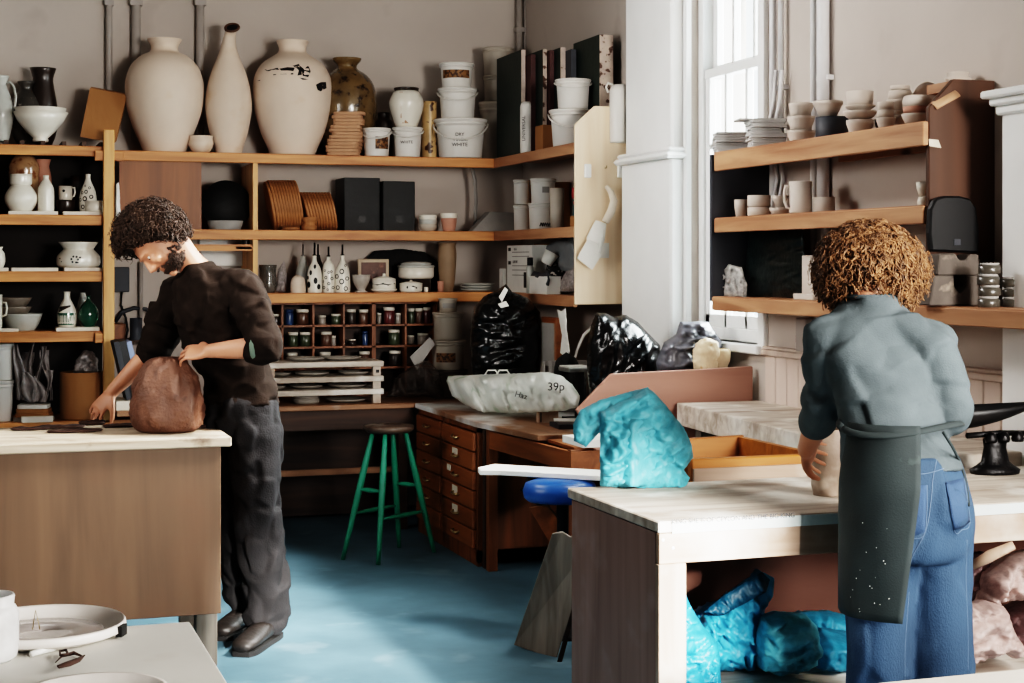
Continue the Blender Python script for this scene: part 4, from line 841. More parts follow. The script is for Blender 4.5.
for k, (h, m, lab) in enumerate(((.062, CARD, 'tan carton at the bottom of the box stack by the end panel'), (.09, TEAL, 'dark teal box, second in the stack by the end panel'), (.06, REDB, 'red box in the middle of the stack by the end panel'), (.08, BLUEG, 'blue-grey box near the top of the stack by the end panel'), (.05, GREYP, 'flat grey box on top of the stack by the end panel'))):
    o = MB().box(3.05 + .01 * (k % 2), 3.27, 7.85, 8.02 - .012 * k, zz, zz + h - .001).build('box', m, bevel=.003); tag(o, lab, 'box'); zz += h
    if k == 1: MB().box(3.058, 3.06, 7.86, 7.99, zz - .03, zz - .015).build('stripe', REDB, o)
b = MB(); 
for k in range(5): b.tube([hitX(540 + k * 2.2, 226, 3.02), hitX(541 + k * 2.2, 223, 3.03), hitX(543 + k * 2, 226, 3.03)], .004, 5)
b.v = [V((v.x, v.y, max(v.z, ZM + .001))) for v in b.v]
tag(b.build('wire_coil', BLACKM), 'little tangle of dark wire on the edge of the middle corner shelf', 'wire')
# ---------------------------------------------------------------- third board: bottles and lidded dishes
b = MB(); p0, p1 = hitY(199, 238, 9.56), hitY(243, 266, 9.56)
o = MB().box(p0.x, p1.x, 9.55, 9.6, p1.z, p0.z).build('metal_box', WPL, bevel=.003); tag(o, 'white metal box on the wall behind the man\'s shoulder', 'electric box')
for dx in (.07, .17): MB().sphere((p0.x + dx, 9.548, p0.z - .045), .007, 8).build('screw', BLACKM, o)
pot('cubby_jar', 'dark jar in the small cubby over the man\'s shoulder', 'jar', 246, ('Y', 9.3), 1.60, [(4, 0), (4.5, 8), (3, 11), (3, 14)], DKBR)
pot('glass_jar', 'cloudy glass jug at the left end of the third back shelf', 'jar', 268, ('Y', 9.3), ZB, [(7, 0), (9, 6), (8, 20), (9, 28)], mat('cloudy_glass', (110, 104, 98), .15, .2, 8, coat=.6, alpha=.75))
tag(silhouette(MB(), [(274, 292), (278, 270), (284, 260), (287, 275), (287, 292)], ('Y', 9.35), .03, .8, .3, 5, step=2).build('plastic_bag', GREYBAG), 'folded dark plastic bag beside the cloudy glass jug', 'bag')
pot('domed_pot', 'plain cream dome-topped pot before the oil bottles', 'pot', 298, ('Y', 9.24), ZB, [(7.4, 0), (7.6, 2), (7.4, 10), (6, 14.5), (3, 17), (.3, 17.6)], BISQ, solid=True)
ob = [(7.3, 0), (7.8, 2), (7.6, 16), (6.2, 24), (3, 30), (2, 34), (2.2, 37)]
ov = []
for cx, cy, a in ((-5, 8, 2), (2, 12, 2.1), (-3, 20, 1.6), (5, 6, 1.8), (1, 26, 1.4), (-6, 15, 1.3)): ov.append(circ(cx, cy, a * .9, a * 1.6, 10))
spotted(314.5, ('Y', 9.26), ZB, ob, 'white oil bottle with black oval spots, left of the three spotted bottles', ov, 13)
r2 = []
for cx, cy, r in ((-4, 5, 1.5), (1, 9, 1.5), (5, 5, 1.3), (-2, 15, 1.5), (4, 14, 1.5), (-5, 11, 1.1), (1, 20, 1.3), (-3, 22, 1.1), (3.5, 21, 1.1), (0, 3, 1.1)): r2 += ringpolys(cx, cy, r * .55, r, 9)
spotted(328.5, ('Y', 9.27), ZB, [(5.8, 0), (6.2, 2), (6.2, 22), (4.6, 29), (2, 33), (2, 36)], 'slim white oil bottle with small grey rings, middle of the three spotted bottles', r2, 10)
r3 = []
for cx, cy, r in ((-4, 5, 2), (4, 4, 2), (0, 11, 2.5), (-5, 16, 2), (5.2, 14, 1.8), (0, 21, 2.4), (3.4, 27, 1.1)): r3 += ringpolys(cx, cy, r * .62, r, 11)
spotted(342.5, ('Y', 9.26), ZB, ob, 'white oil bottle with bold black rings, right of the three spotted bottles', r3, 11)
for px, lab in ((303, 'dark oil bottle with a spout standing behind the cream domed pot'), (318, 'dark oil bottle hidden behind the left spotted bottle')):
    o = pot('oil_bottle', lab, 'bottle', px, ('Y', 9.40), ZB, [(7, 0), (7.4, 3), (7, 20), (3, 32), (2.2, 36)], GREYGL if px < 310 else DKBR); x, y, s = at(px, ('Y', 9.40))
    MB().lathe([(r * s, q * s) for r, q in ((0, 35), (2, 35), (2.2, 37), (1, 37.5), (.8, 48), (0, 48))], (x, y, ZB), 8).build('pourer', BLACKM if px > 310 else METAL, o)
pot('footed_cup', 'grey marbled footed cup right of the spotted oil bottles', 'cup', 361, ('Y', 9.26), ZB, [(6, 0), (6.5, 1.4), (4, 2.6), (7, 8), (9, 13), (9.4, 17.6)], mat('marbled_glaze', (170, 162, 154), .4, .25, 12))
pa_, pb_ = hitY(358, 259, 9.40), hitY(389, 284, 9.40)
o = MB().box(pa_.x, pb_.x, 9.40, 9.415, ZB, pa_.z).build('picture_frame', mat('cream_frame', (186, 168, 146), .6, .1, 6), bevel=.003); tag(o, 'cream-framed brown picture leaning behind the footed cup', 'picture')
MB().box(pa_.x + .02, pb_.x - .02, 9.397, 9.40, ZB + .05, pa_.z - .02).build('picture', mat('brown_picture', (84, 52, 42), .5, .5, 14, rgb2=(160, 110, 90), thr=.6), o)
pot('plate', 'small white plate under the swirl-painted lidded dish', 'plate', 384, ('Y', 9.25), ZB, [(10, 0), (13, 2), (13.5, 3.5)], STONE, smooth=False)
s = at(384, ('Y', 9.25))[2]; cz = ZB + 3 * s; cp = [(11, 0), (11.8, 1), (11.8, 10)]
o = pot('lidded_dish', 'round white lidded dish with a black brushed swirl', 'dish', 384, ('Y', 9.25), cz, cp, STONE, smooth=False)
x, y, _ = at(384, ('Y', 9.25)); l = MB().lathe([(r * s, h * s) for r, h in ((0, 9.6), (11.6, 9.6), (11.8, 10.6), (6, 12.5), (2, 13), (1.4, 14.5), (1.8, 15.5), (0, 16))], (x, y, cz), 24).build('lid', STONE, o)
b = MB(); decal(b, 384, ('Y', 9.25), cz, cp, [[(-11, 6), (-6, 5), (-6, 4), (-11, 4.8)], [(-6, 5), (0, 6.4), (0, 5), (-6, 4)], [(0, 6.4), (5, 5), (5, 3.8), (0, 5)], [(5, 5), (11, 6.4), (11, 5.4), (5, 3.8)]], 0, smooth=False); b.build('brushed_swirl', INKB, o)
o = pot('casserole', 'low white lidded casserole with a black brushed mark, front of the third back shelf', 'casserole', 411, ('Y', 9.23), ZB, [(10, 0), (11.5, 2), (11.5, 8.5)], STONE, smooth=False)
x, y, s = at(411, ('Y', 9.23)); MB().lathe([(r * s, h * s) for r, h in ((0, 8.2), (11.4, 8.2), (11.6, 9), (5, 10.4), (1.5, 10.8), (1.3, 12), (0, 12.4))], (x, y, ZB), 24).build('lid', STONE, o)
b = MB(); decal(b, 411, ('Y', 9.23), ZB, [(10, 0), (11.5, 2), (11.5, 8.5)], [circ(-3, 5, .8, 1.4), [(-2, 5.6), (3, 6.4), (6, 5), (3, 5.2)], circ(6, 4.4, .8)], 0, smooth=False); b.build('brushed_mark', INKB, o)
DT = pot('cooling_stand', 'dark round stand lifting the wide casserole at the back', 'stand', 416, ('Y', 9.38), ZB, [(14, 0), (15, 3), (15, 13)], DKBR, smooth=False, solid=True)
o = pot('casserole', 'wide white casserole with two stacked rims, raised on a dark stand at the back', 'casserole', 416, ('Y', 9.38), ZB + 13.2 * s, [(16, 0), (18, 2), (18, 11)], STONE, smooth=False)
x, y, s2 = at(416, ('Y', 9.38)); l = MB().lathe([(r * s2, h * s2) for r, h in ((0, 10.8), (17.6, 10.8), (19, 12), (18, 13.6), (15, 13.6), (16, 15.4), (10, 17), (0, 17.4))], (x, y, ZB + 13.2 * s), 28).build('lid', GREYGL, o)
tag(silhouette(MB(), [(364, 292), (366, 258), (374, 251), (400, 249), (425, 252), (438, 262), (438, 292)], ('Y', 9.55), .025, .6, .2, 4, back=.5).build('dark_cloth', mat('black_cloth', (26, 25, 24), .9, .2, 10)), 'dark cloth slumped along the back of the third shelf', 'cloth')
pot('salt_pot', 'tiny cream pot between the low casserole and the tan vase', 'pot', 426, ('Y', 9.23), ZB, [(2.2, 0), (2.4, 4), (2, 5)], STONE)
pot('tan_vase', 'tall tan vase with a flared mouth at the end of the third back shelf', 'vase', 447, ('Y', 9.33), ZB, [(6, 0), (7, 4), (9, 24), (9.5, 38), (8.6, 46), (10, 49)], mat('tan_clay', (140, 118, 96), .6, .12, 8))
pot('pink_tin', 'small pinkish tin in front of the tan vase', 'tin', 440.5, ('Y', 9.24), ZB, [(3, 0), (3.1, 11)], PINKCL, smooth=False, solid=True)
s = at(476, ('Y', 9.3))[2]
for k in range(3): pot('plate', ['bottom plate of three stacked in the corner of the third back shelf', 'middle plate of three stacked in the corner of the third back shelf', 'top plate of three stacked in the corner of the third back shelf'][k], 'plate', 476 + k, ('Y', 9.32), ZB + k * 2.6 * s, [(10, 0), (16, 1.6), (17, 3)], GREYGL, smooth=False)
# third board, corner run
CR = ('X', 3.08)
o = MB().box(3.21, 3.32, 8.75, 9.05, ZB, ZB + .29).build('carton', CARD, bevel=.003); tag(o, 'brown carton deep in the corner of the third shelf', 'box')
y1, y0 = at(507, ('X', 3.06))[1], at(532, ('X', 3.06))[1]
o = MB().box(3.06, 3.2, y0, y1, ZB, ZB + .278).build('printed_carton', PAPER, bevel=.002); tag(o, 'white printed carton with black symbols on the third corner shelf', 'box')
for zz, h in ((.245, .02), (.165, .02)): MB().box(3.058, 3.06, y1 - .07, y1 - .03, ZB + zz, ZB + zz + h).build('black_symbol', INKB, o)
for zz in (.235, .21, .155, .13, .10): MB().box(3.0585, 3.06, y0 + .05, y1 - .10, ZB + zz, ZB + zz + .005).build('print_line', GREYP, o)
MB().box(3.058, 3.06, y0 + .01, y0 + .14, ZB + .03, ZB + .12).build('black_panel', INKB, o)
for k, t_ in enumerate(('KILN', 'USE DRY')): textobj('print', t_, .022, (3.0575, y1 - .16, ZB + .255 - k * .075), facing((-1, 0, 0)), INKB, o, .0002)
o = MB().box(3.035, 3.055, y1 + .005, y1 + .07, ZB, ZB + .14).build('card_sleeve', PAPER, bevel=.001); tag(o, 'narrow white card sleeve beside the printed carton', 'card')
o = pot('dropper_bottle', 'small clear bottle with a dark cap before the printed carton', 'bottle', 530, ('X', 3.028), ZB, [(3.6, 0), (3.8, 26), (2.6, 28)], GREYGL, smooth=False)
x, y, s = at(530, ('X', 3.028)); MB().lathe([(r * s, h * s) for r, h in ((0, 28), (3, 28), (3, 36), (0, 36))], (x, y, ZB), 12).build('cap', BLACKM, o)
q0, q1 = at(526, ('X', 3.03)), at(549, ('X', 3.03)); b = MB(); b.box(3.018, 3.10, q1[1], q0[1] - .065, ZB, ZB + .10)
bm_top = b.build('open_carton', PAPER, bevel=.002); tag(bm_top, 'small open white carton stuffed with scraps on the third corner shelf', 'carton')
silhouette(MB(), [(530, 276), (534, 271), (541, 273), (548, 271), (550, 280), (548, 290), (540, 284)], ('X', 3.03), .03, 1, .3, 9, step=1.8).build('scraps', DARKGREY, bm_top)
tag(silhouette(MB(), [(541, 262), (546, 246), (556, 240), (574, 236), (580, 262), (576, 276), (556, 268)], ('X', 3.15), .06, 1, .2, 12, step=2.5).build('grey_sack', mat('grey_sackcloth', (120, 122, 124), .8, .1, 10)), 'grey cloth sack slumped on the third corner shelf', 'sack')
x, y, s = at(546, ('X', 3.06)); M = Matrix.Rotation(.5, 3, DV)
tag(pot('paper_cup', '', 'cup', 546, ('X', 3.06), zof(546, 264, ('X', 3.06)), [(5.5, 0), (7.5, 13)], PAPER, tilt=M, smooth=False), 'white paper cup tipped over against the grey sack', 'cup')
tag(silhouette(MB(), [(560, 292), (561, 280), (566, 271), (574, 269), (578, 292)], ('X', 3.09), .05, 1, .25, 15, step=2, zmin=ZB).build('plastic_bag', GREYBAG), 'clear crumpled bag at the end of the third corner shelf', 'bag')
o = crumple(hitX(556, 281, 3.14), (.12, .12, .22), 4, .6, .01, 20, 4).build('knitted_ball', mat('speckled_black', (28, 28, 28), .8, .3, 30, rgb2=(200, 196, 190), thr=.58, width=.03)); o.location.z = ZB + .001; tag(o, 'black bundle with white speckles on the third corner shelf', 'bundle')
tag(silhouette(MB(), [(557, 309), (561, 311), (566, 308), (567, 330), (570, 352), (566, 357), (560, 353), (562, 335)], ('X', 2.99), .012, .5, .3, 6, step=1.6).build('hanging_rag', PAPER), 'white rag hanging from the corner shelf over the bench', 'cloth')
# brush and cards hanging on the pale end panel
hp = [hitY(606, 186, 7.775), hitY(611, 192, 7.765), hitY(614, 201, 7.76), hitY(611, 212, 7.765), hitY(605, 222, 7.77)]
o = MB().tube(hp, [.010, .016, .020, .022, .02], 10).build('hand_brush', mat('bone_white', (220, 206, 190), .5, .08, 8)); tag(o, 'white bristle hand brush with a curved handle hanging on the pale panel', 'brush')
b = MB(); c0, c1 = hitY(601, 222, 7.77), hitY(592, 250, 7.765)
for k in range(70):
    a = random.uniform(-1, 1); e = random.uniform(-1, 1); side = (c1 - c0).cross(DV).normalized()
    p0 = c0.lerp(c1, random.uniform(0, .5)) + side * .03 * a - DV * .012 * e; b.tube([p0, p0 + (c1 - c0) * .55 + side * .016 * a], .0045, 4)
b.loft([(c0, side * .03, DV * .015), (c0.lerp(c1, .6), side * .048, DV * .018), (c1, side * .03, DV * .01)], 12); b.build('bristles', PAPER, o)
for pts, lab in (([(588, 239), (606, 248), (592, 270), (577, 258)], 'white card hanging askew on the pale panel below the brush'), ([(600, 243), (609, 243), (609, 258), (600, 258)], 'small white tag behind the brush on the pale panel')):
    yy = 7.745 if pts[0][0] == 588 else 7.806
    tag(MB().prism([hitY(*q, yy) for q in pts], (0, .002, 0)).build('card', PAPER), lab, 'card')
# ---------------------------------------------------------------- pigeonhole rack with jars
PY = 9.22; zs = [zof(320, q, ('Y', PY)) for q in (303.5, 326, 347.5, 369)] + [ZBN + .002]
for n_, cols, lab in ((0, (251.5, 282.5, 313.5, 344, 373), 'brown pigeonhole rack of four columns below the oil bottles'), (1, (374.8, 405.8, 436.5), 'brown pigeonhole rack of two columns beside the stacked tubs')):
    X = [at(q, ('Y', PY))[0] for q in cols]; b = MB()
    for x in X: b.box(x - .006, x + .006, PY, PY + .24, zs[4], zs[0])
    for z in zs: b.box(X[0] - .006, X[-1] + .006, PY, PY + .24, z - .006, z + .006)
    b.v = [V((v.x, v.y, max(v.z, zs[4]))) for v in b.v]
    o = b.build('pigeonhole_rack', CHESTZ); tag(o, lab, 'rack')
    MB().box(X[0], X[-1], PY + .24, PY + .25, zs[4], zs[0]).build('back', DARKWOOD, o)
jars = [(0, 0, 276, 3.5, 11, 0), (0, 0, 263, 4, 10, 5), (0, 1, 289, 4.6, 15.5, 2), (0, 1, 302.5, 6.5, 15.5, 1), (0, 2, 322, 4.2, 9, 5), (0, 2, 336, 5, 10.5, 3), (0, 3, 351, 5.2, 15, 0), (0, 3, 363.5, 5, 14.5, 1), (0, 4, 389, 6, 16.5, 4), (0, 4, 379, 2.4, 11, 5), (0, 4, 398, 3, 10.5, 5), (0, 5, 411, 3.6, 15, 3), (0, 5, 419, 4, 15, 1), (0, 5, 427, 4, 16, 4),
        (1, 0, 277, 3.4, 14.5, 5), (1, 1, 293, 5.4, 14, 3), (1, 1, 305.5, 6, 14, 3), (1, 2, 326, 6, 14, 1), (1, 2, 333.5, 2.6, 10, 5), (1, 3, 365, 3, 14, 2), (1, 3, 352, 4.4, 6, 0), (1, 4, 394, 5.8, 15, 3), (1, 5, 411, 3.4, 9, 5), (1, 5, 423, 6, 11, 5), (2, 1, 292, 5.6, 15, 5), (2, 2, 325, 6, 15, 5), (2, 3, 365, 6, 15, 1), (2, 4, 395, 6.2, 15, 0)]
CN = ['grey', 'brown', 'blue', 'green', 'red', 'pale']
for r, c, px, rad, h, m in jars:
    x, y, s = at(px, ('Y', PY + .07)); z = zs[r + 1] + .0062; nm = ['dark', 'brown', 'blue', 'green', 'red', 'pale'][m]
    side = 'left' if sum(1 for q in jars if q[0] == r and q[1] == c and q[2] > px) and not sum(1 for q in jars if q[0] == r and q[1] == c and q[2] < px) else 'right' if sum(1 for q in jars if q[0] == r and q[1] == c and q[2] < px) and not sum(1 for q in jars if q[0] == r and q[1] == c and q[2] > px) else 'middle'
    alone = sum(1 for q in jars if q[0] == r and q[1] == c) == 1
    o = MB().lathe([(q * s, k * s) for q, k in ((0, 0), (rad * .95, 0), (rad, .6), (rad, h * .72), (rad * .86, h * .8), (0, h * .8))], (x, y, z), 14).build('glaze_jar', JARS[m], origin=(x, y, z))
    tag(o, f'{nm} jar with a pale lid, {"alone" if alone else side} in pigeonhole column {["one", "two", "three", "four", "five", "six"][c]}, {["top", "second", "third"][r]} row', 'jar', 'glaze jars in the pigeonholes')
    MB().lathe([(q * s, k * s) for q, k in ((0, h * .8), (rad * .98, h * .8), (rad * .98, h), (0, h))], (x, y, z), 14).build('lid', STONE if m != 2 else JARS[2], o)
# ---------------------------------------------------------------- rack of ware boards with plates
rk = thing('ware_rack', (1.9, 8.85, ZBN), 'stack of three dusty ware boards on short posts holding plates on the back worktop', 'rack')
RY = 8.72; xl, xr = at(262, ('Y', RY))[0], at(384, ('Y', RY))[0]; bz = []
for py in (362, 377, 390):
    z = zof(330, py, ('Y', RY)); bz.append(z); MB().box(xl, xr, RY, RY + .30, z - .030, z).build('board', DUSTTOP, rk, bevel=.002)
px_ = at(377.5, ('Y', RY))[0]
for k in range(3):
    za = bz[k] - .031; zb = (bz[k + 1] if k < 2 else ZBN) + .001
    for xx in (px_, xl + .05):
        po = MB().box(xx - .022, xx + .022, RY + .012, RY + .05, zb, za).build('post', PALEPINEZ, rk)
        if k == 0 and xx == px_: MB().box(xx - .006, xx + .012, RY + .010, RY + .012, za - .035, za - .018).build('hole', BLACKM, po)
PLATE = mat('grey_plate', (150, 144, 136), .6, .08, 8)
for lev, px, r, lab in ((0, 306, 20, 'grey plate on the top ware board, left'), (0, 342, 20, 'grey plate on the top ware board, right'), (1, 312, 18, 'grey plate on the second ware board, left'), (1, 354, 17, 'grey plate on the second ware board, right'), (2, 306, 17, 'grey plate on the third ware board, left'), (2, 347, 20, 'grey plate on the third ware board, right'), (3, 346, 21, 'wide grey plate on the worktop under the ware boards'), (1, 281, 10, 'small plate at the left end of the second ware board'), (2, 277, 9, 'small plate at the left end of the third ware board')):
    z = bz[lev] if lev < 3 else ZBN
    pot('plate', lab, 'plate', px, ('Y', RY + .16), z + .0005, [(r * .6, 0), (r * .9, 1.6), (r, 3.4)], PLATE, wall=.8, smooth=False, group='plates drying on the ware boards')
s = at(306, ('Y', RY + .14))[2]
for k in range(2): pot('dish', ['lower of two grey dishes stacked on the worktop under the ware boards', 'upper of two grey dishes stacked on the worktop under the ware boards'][k], 'dish', 306, ('Y', RY + .14), ZBN + k * 3.6 * s, [(12, 0), (13.4, 2), (13.8, 5)], PLATE, smooth=False)
# stacked tubs on the bench
TB = ('Y', 9.0); s = at(448, TB)[2]; zz = ZBN
for rt, rb, h, lab, st, m in ((19, 18, 27, 'dark dusty tub at the bottom of the bench stack', None, mat('dark_tub', (92, 80, 72), .6, .1, 6)), (17, 15.5, 29, 'dusty white bucket with a brown label in the bench stack', (-11, 8, 8, 17, BROWNLAB), DWPL), (15, 14, 27, 'plain dusty white bucket, third up the bench stack', None, DWPL), (9, 8.5, 13.5, 'little printed tub on top of the bench stack', (-5, 7, 4, 9, GREYP), DWPL)):
    bucket(448, TB, zz, rt, rb, h, lab, m=m, lid=True, sticker=st, name='tub', cat='tub'); zz += (h * 1.025) * s
o = MB().prism([hitY(*q, 8.93) for q in ((410, 357), (430, 337), (435, 344), (417, 370))], (0, .004, 0)).build('cardboard_sheet', GREYP); tag(o, 'torn grey sheet of card leaning against the bench tubs', 'card')
tag(silhouette(MB(), [(386, 397), (394, 378), (412, 366), (428, 360), (440, 372), (444, 397)], ('Y', 8.86), .08, 2.4, .13, 21, zmin=ZBN).build('plastic_sheet', film('smoky_film', (90, 80, 74), .5, .35, .4, 12)), 'smoky plastic sheet heaped before the bench tubs', 'plastic')
# ================================================================ shelf unit on the window wall
PR = ('X', 3.18); Z1, Z2, Z3 = 1.985, 1.70, 1.36
SLATE = mat('grey_white_tile', (186, 184, 182), .8, .08, 8)
def tiles(px, n, w, zoff0, t, lab, group, jit, plane=PR, dpw=30):
    s = at(px, plane)[2]
    for k in range(n):
        pos = 'bottom' if k == 0 else 'topmost' if k == n - 1 else ORD[k]
        slab('clay_tile', lab + (f', {pos} of the pile' if pos in ('bottom', 'topmost') else f', {pos} up the pile'), 'tile', px + random.uniform(-jit, jit), plane, Z1 + k * (t + .25) * s, w + random.uniform(-2, 2), dpw, t, SLATE, group, yaw=random.uniform(-.12, .12), round_=.12)
tiles(733, 8, 40, 0, 2.3, 'grey-white tile in the low pile by the window end', 'clay tiles in the low pile', 2.5, ('X', 3.17))
tiles(766, 11, 34, 0, 2.3, 'grey-white tile in the taller pile on the upper shelf', 'clay tiles in the taller pile', 2)
s = at(760, PR)[2]; slab('clay_tile', 'wide pale clay tile jutting out over both tile piles', 'tile', 760, PR, Z1 + 28.3 * s, 48, 28, 2, SLATE, yaw=.1, round_=.12)
def bowls(px, z, seq, plane=PR, cat='bowl', group=None, lift=0):
    s = at(px, plane)[2]; zz = z + lift * s
    for nm, lab, prof, adv, m in seq:
        pot(nm, lab, cat, px, plane, zz, prof, m or RAWW, smooth=False, group=group); zz += adv * s
B_ = lambda r, h, f=.6: [(r * f, 0), (r * .82, h * .3), (r, h * .75), (r * 1.02, h)]
bowls(801, Z1, [('bowl', 'bottom bowl of three deep raw clay bowls beside the tile piles', B_(14, 13, .75), 13.2, None), ('bowl', 'middle bowl of three deep raw clay bowls beside the tile piles', B_(13.5, 14, .8), 14.2, None), ('bowl', 'top bowl of three deep raw clay bowls beside the tile piles', B_(12.5, 13, .8), 13, None)])
o = pot('tub', 'dark grey tub carrying a pale bowl on the upper shelf', 'tub', 832, PR, Z1, [(15, 0), (16, 2), (16.5, 22)], DARKGREY, smooth=False, solid=True)
s = at(828, PR)[2]; pot('bowl', 'pale raw clay bowl with a rolled rim standing on the dark grey tub', 'bowl', 828, ('X', 3.16), Z1 + 22.5 * s, [(8, 0), (12, 7), (13.5, 11), (15, 12), (15, 15)], RAWW, smooth=False)
bowls(860, Z1, [('bowl', 'bottom bowl of the mixed stack at the middle of the upper shelf', B_(13.5, 15), 15.2, None), ('bowl', 'wide shallow bowl, second in the mixed stack on the upper shelf', B_(16.5, 9, .5), 9, None), ('plate', 'thin plate, third in the mixed stack on the upper shelf', [(8, 0), (15, 4), (15.5, 5.5)], 5.6, None), ('cup', 'straight cup on top of the mixed stack on the upper shelf', [(12, 0), (13, 2), (13.5, 14)], 0, None)])
bowls(883, Z1, [('cup', 'dark cup behind the mixed bowl stack', B_(8, 15, .8), 0, DARKJ)], ('X', 3.24))
bowls(886, Z1, [('cup', 'lowest of three small cups stacked near the shelf end panel', B_(9.5, 12, .7), 12.1, None), ('cup', 'middle of three small cups stacked near the shelf end panel', [(8, 0), (8.5, 7.5)], 7.6, None), ('cup', 'top of three small cups stacked near the shelf end panel', [(8, 0), (8.5, 8)], 0, None)], ('X', 3.14))
bowls(900, Z1, [('bowl', 'round bowl at the foot of the tallest raw clay stack', B_(12, 15, .6), 15.1, None), ('bowl', 'thin bowl second in the tallest raw clay stack', [(10, 0), (12.5, 5)], 5.1, None), ('bowl', 'deep bowl third in the tallest raw clay stack', B_(13, 11, .85), 11.1, None), ('bowl', 'tapered bowl fourth in the tallest raw clay stack', [(12.5, 0), (11, 9)], 9.1, None), ('dish', 'small dish topping the tallest raw clay stack', [(8, 0), (9.5, 2), (9.5, 5)], 0, None)], ('X', 3.22))
bowls(917, Z1, [('bowl', 'rounded square bowl, lowest of three by the end panel hand slot', B_(15, 11, .65), 11.1, None), ('bowl', 'pink-tinged bowl, middle of three by the end panel hand slot', [(13, 0), (14, 7)], 7.1, PINKCL), ('bowl', 'upturned bowl, top of three by the end panel hand slot', [(14, 0), (14.5, 6), (13, 10), (11, 11)], 0, None)], ('X', 3.13))
x, y, s = at(929, ('X', 3.27)); M = Matrix.Rotation(-TH, 3, 'Z') @ Matrix.Rotation(PI / 2 + .14, 3, 'X')
b = MB(); b.lathe([(0, 0), (14 * s, 0), (17.5 * s, .012), (17.5 * s, .02), (13 * s, .008), (0, .008)], (0, 0, 0), 32, M, sy=1.35); zmn = min(v.z for v in b.v); b.v = [v + V((x, y + .02, Z1 - zmn)) for v in b.v]
tag(b.build('oval_platter', RAWW), 'oval platter stood on edge against the wall behind the clay stacks', 'platter')
q = at(958, ('X', 3.25)); o = MB().box(3.19, XW, q[1] - .09, q[1] + .10, 2.095, 2.128); 
o.build('plate_ledge', PINEY, rs); tag(pot('dish', '', 'dish', 958, ('X', 3.262), 2.1285, [(9, 0), (13, 2), (14.5, 5), (11, 6), (11.5, 11)], RAWW, smooth=False, solid=True, squash=.8), 'low dish set on top of the brown shelf end panel', 'dish')
# middle shelf
PRM = ('X', 3.15)
bowls(741, Z2, [('cup', 'small tapered cup at the window end of the middle shelf', [(5, 0), (6.5, 10), (7, 18)], 0, None)], PRM)
x, y, s = at(750, ('X', 3.27)); M = Matrix.Rotation(-TH, 3, 'Z') @ Matrix.Rotation(PI / 2 + .2, 3, 'X'); b = MB(); b.lathe([(0, 0), (9 * s, 0), (13.5 * s, .02), (13 * s, .024), (8 * s, .006), (0, .006)], (0, 0, 0), 26, M); zmn = min(v.z for v in b.v); b.v = [v + V((x, y, Z2 - zmn)) for v in b.v]
tag(b.build('saucer', RAWW), 'saucer stood on edge behind the cups on the middle shelf', 'saucer')
bowls(759, Z2, [('bowl', 'lower straight-sided bowl of a pair on the middle shelf', [(10, 0), (11.5, 2), (11.5, 9)], 9.1, None), ('bowl', 'upper straight-sided bowl of a pair on the middle shelf', [(10, 0), (11.5, 2), (11.5, 12)], 0, None)], PRM)
bowls(780, Z2, [('dish', 'shallow pointed dish under a small cup on the middle shelf', [(6, 0), (10, 5), (11, 8)], 8.2, None), ('cup', 'small flared cup standing on the shallow dish', [(4, 0), (7, 8), (9, 12)], 0, None)], ('X', 3.2))
o = pot('mug', 'big raw clay mug with a looped handle in the centre of the middle shelf', 'mug', 800.5, ('X', 3.13), Z2, [(10.5, 0), (11.3, 2), (11.3, 32)], RAWW, smooth=False)
b = MB(); px_handle(b, 800.5, ('X', 3.13), Z2, [(-11, 27), (-15, 27.5), (-16.5, 22), (-16, 12), (-14, 6), (-11, 5)], 1.4); b.build('handle', RAWW, o)
bowls(824, Z2, [('cup', 'wide straight cup right of the big mug', [(10, 0), (11, 2), (11, 16)], 0, None)], ('X', 3.2))
bowls(923, Z2, [('cup', 'lower of two white cups half hidden by the end panel', [(5, 0), (6, 6), (4.5, 11)], 12, STONE), ('cup', 'upper of two white cups half hidden by the end panel', [(4, 0), (6.5, 8), (7, 14)], 0, STONE)], ('X', 3.22))
# lower shelf
CLEARB = film('cloudy_film', (228, 224, 220), .7, .18, .3, 14)
tag(silhouette(MB(), [(716, 300), (714, 282), (719, 268), (728, 264), (742, 267), (747, 285), (747, 300)], ('X', 3.13), .06, 2.6, .24, 4, zmin=Z3).build('plastic_bag', CLEARB), 'cloudy white plastic bag on the lower shelf at the window end', 'bag')
DGB = mat('dark_green_black_plastic', (20, 30, 30), .3, .3, 8, bump=.2)
tag(silhouette(MB(), [(744, 302), (746, 262), (749, 230), (775, 227), (803, 230), (806, 262), (804, 300), (775, 299)], ('X', 3.20), .08, 1.2, .09, 5, ang=1.3, zmin=Z3).build('refuse_sack', DGB), 'dark green-black plastic sack standing on the lower window shelf', 'sack')
s = at(811, ('X', 3.16))[2]
o = MB().box(3.17, 3.21, at(818, ('X', 3.19))[1], at(806, ('X', 3.19))[1], Z3, Z3 + 44 * s).build('carton', RAWW, bevel=.003); tag(o, 'pale upright carton beside the dark sack on the lower shelf', 'box')
o = MB().box(3.07, 3.11, at(815, ('X', 3.08))[1], at(795, ('X', 3.08))[1], Z3, Z3 + 6 * s).build('clay_block', RAWW, bevel=.003); tag(o, 'flat pale block lying in front of the carton on the lower shelf', 'block')
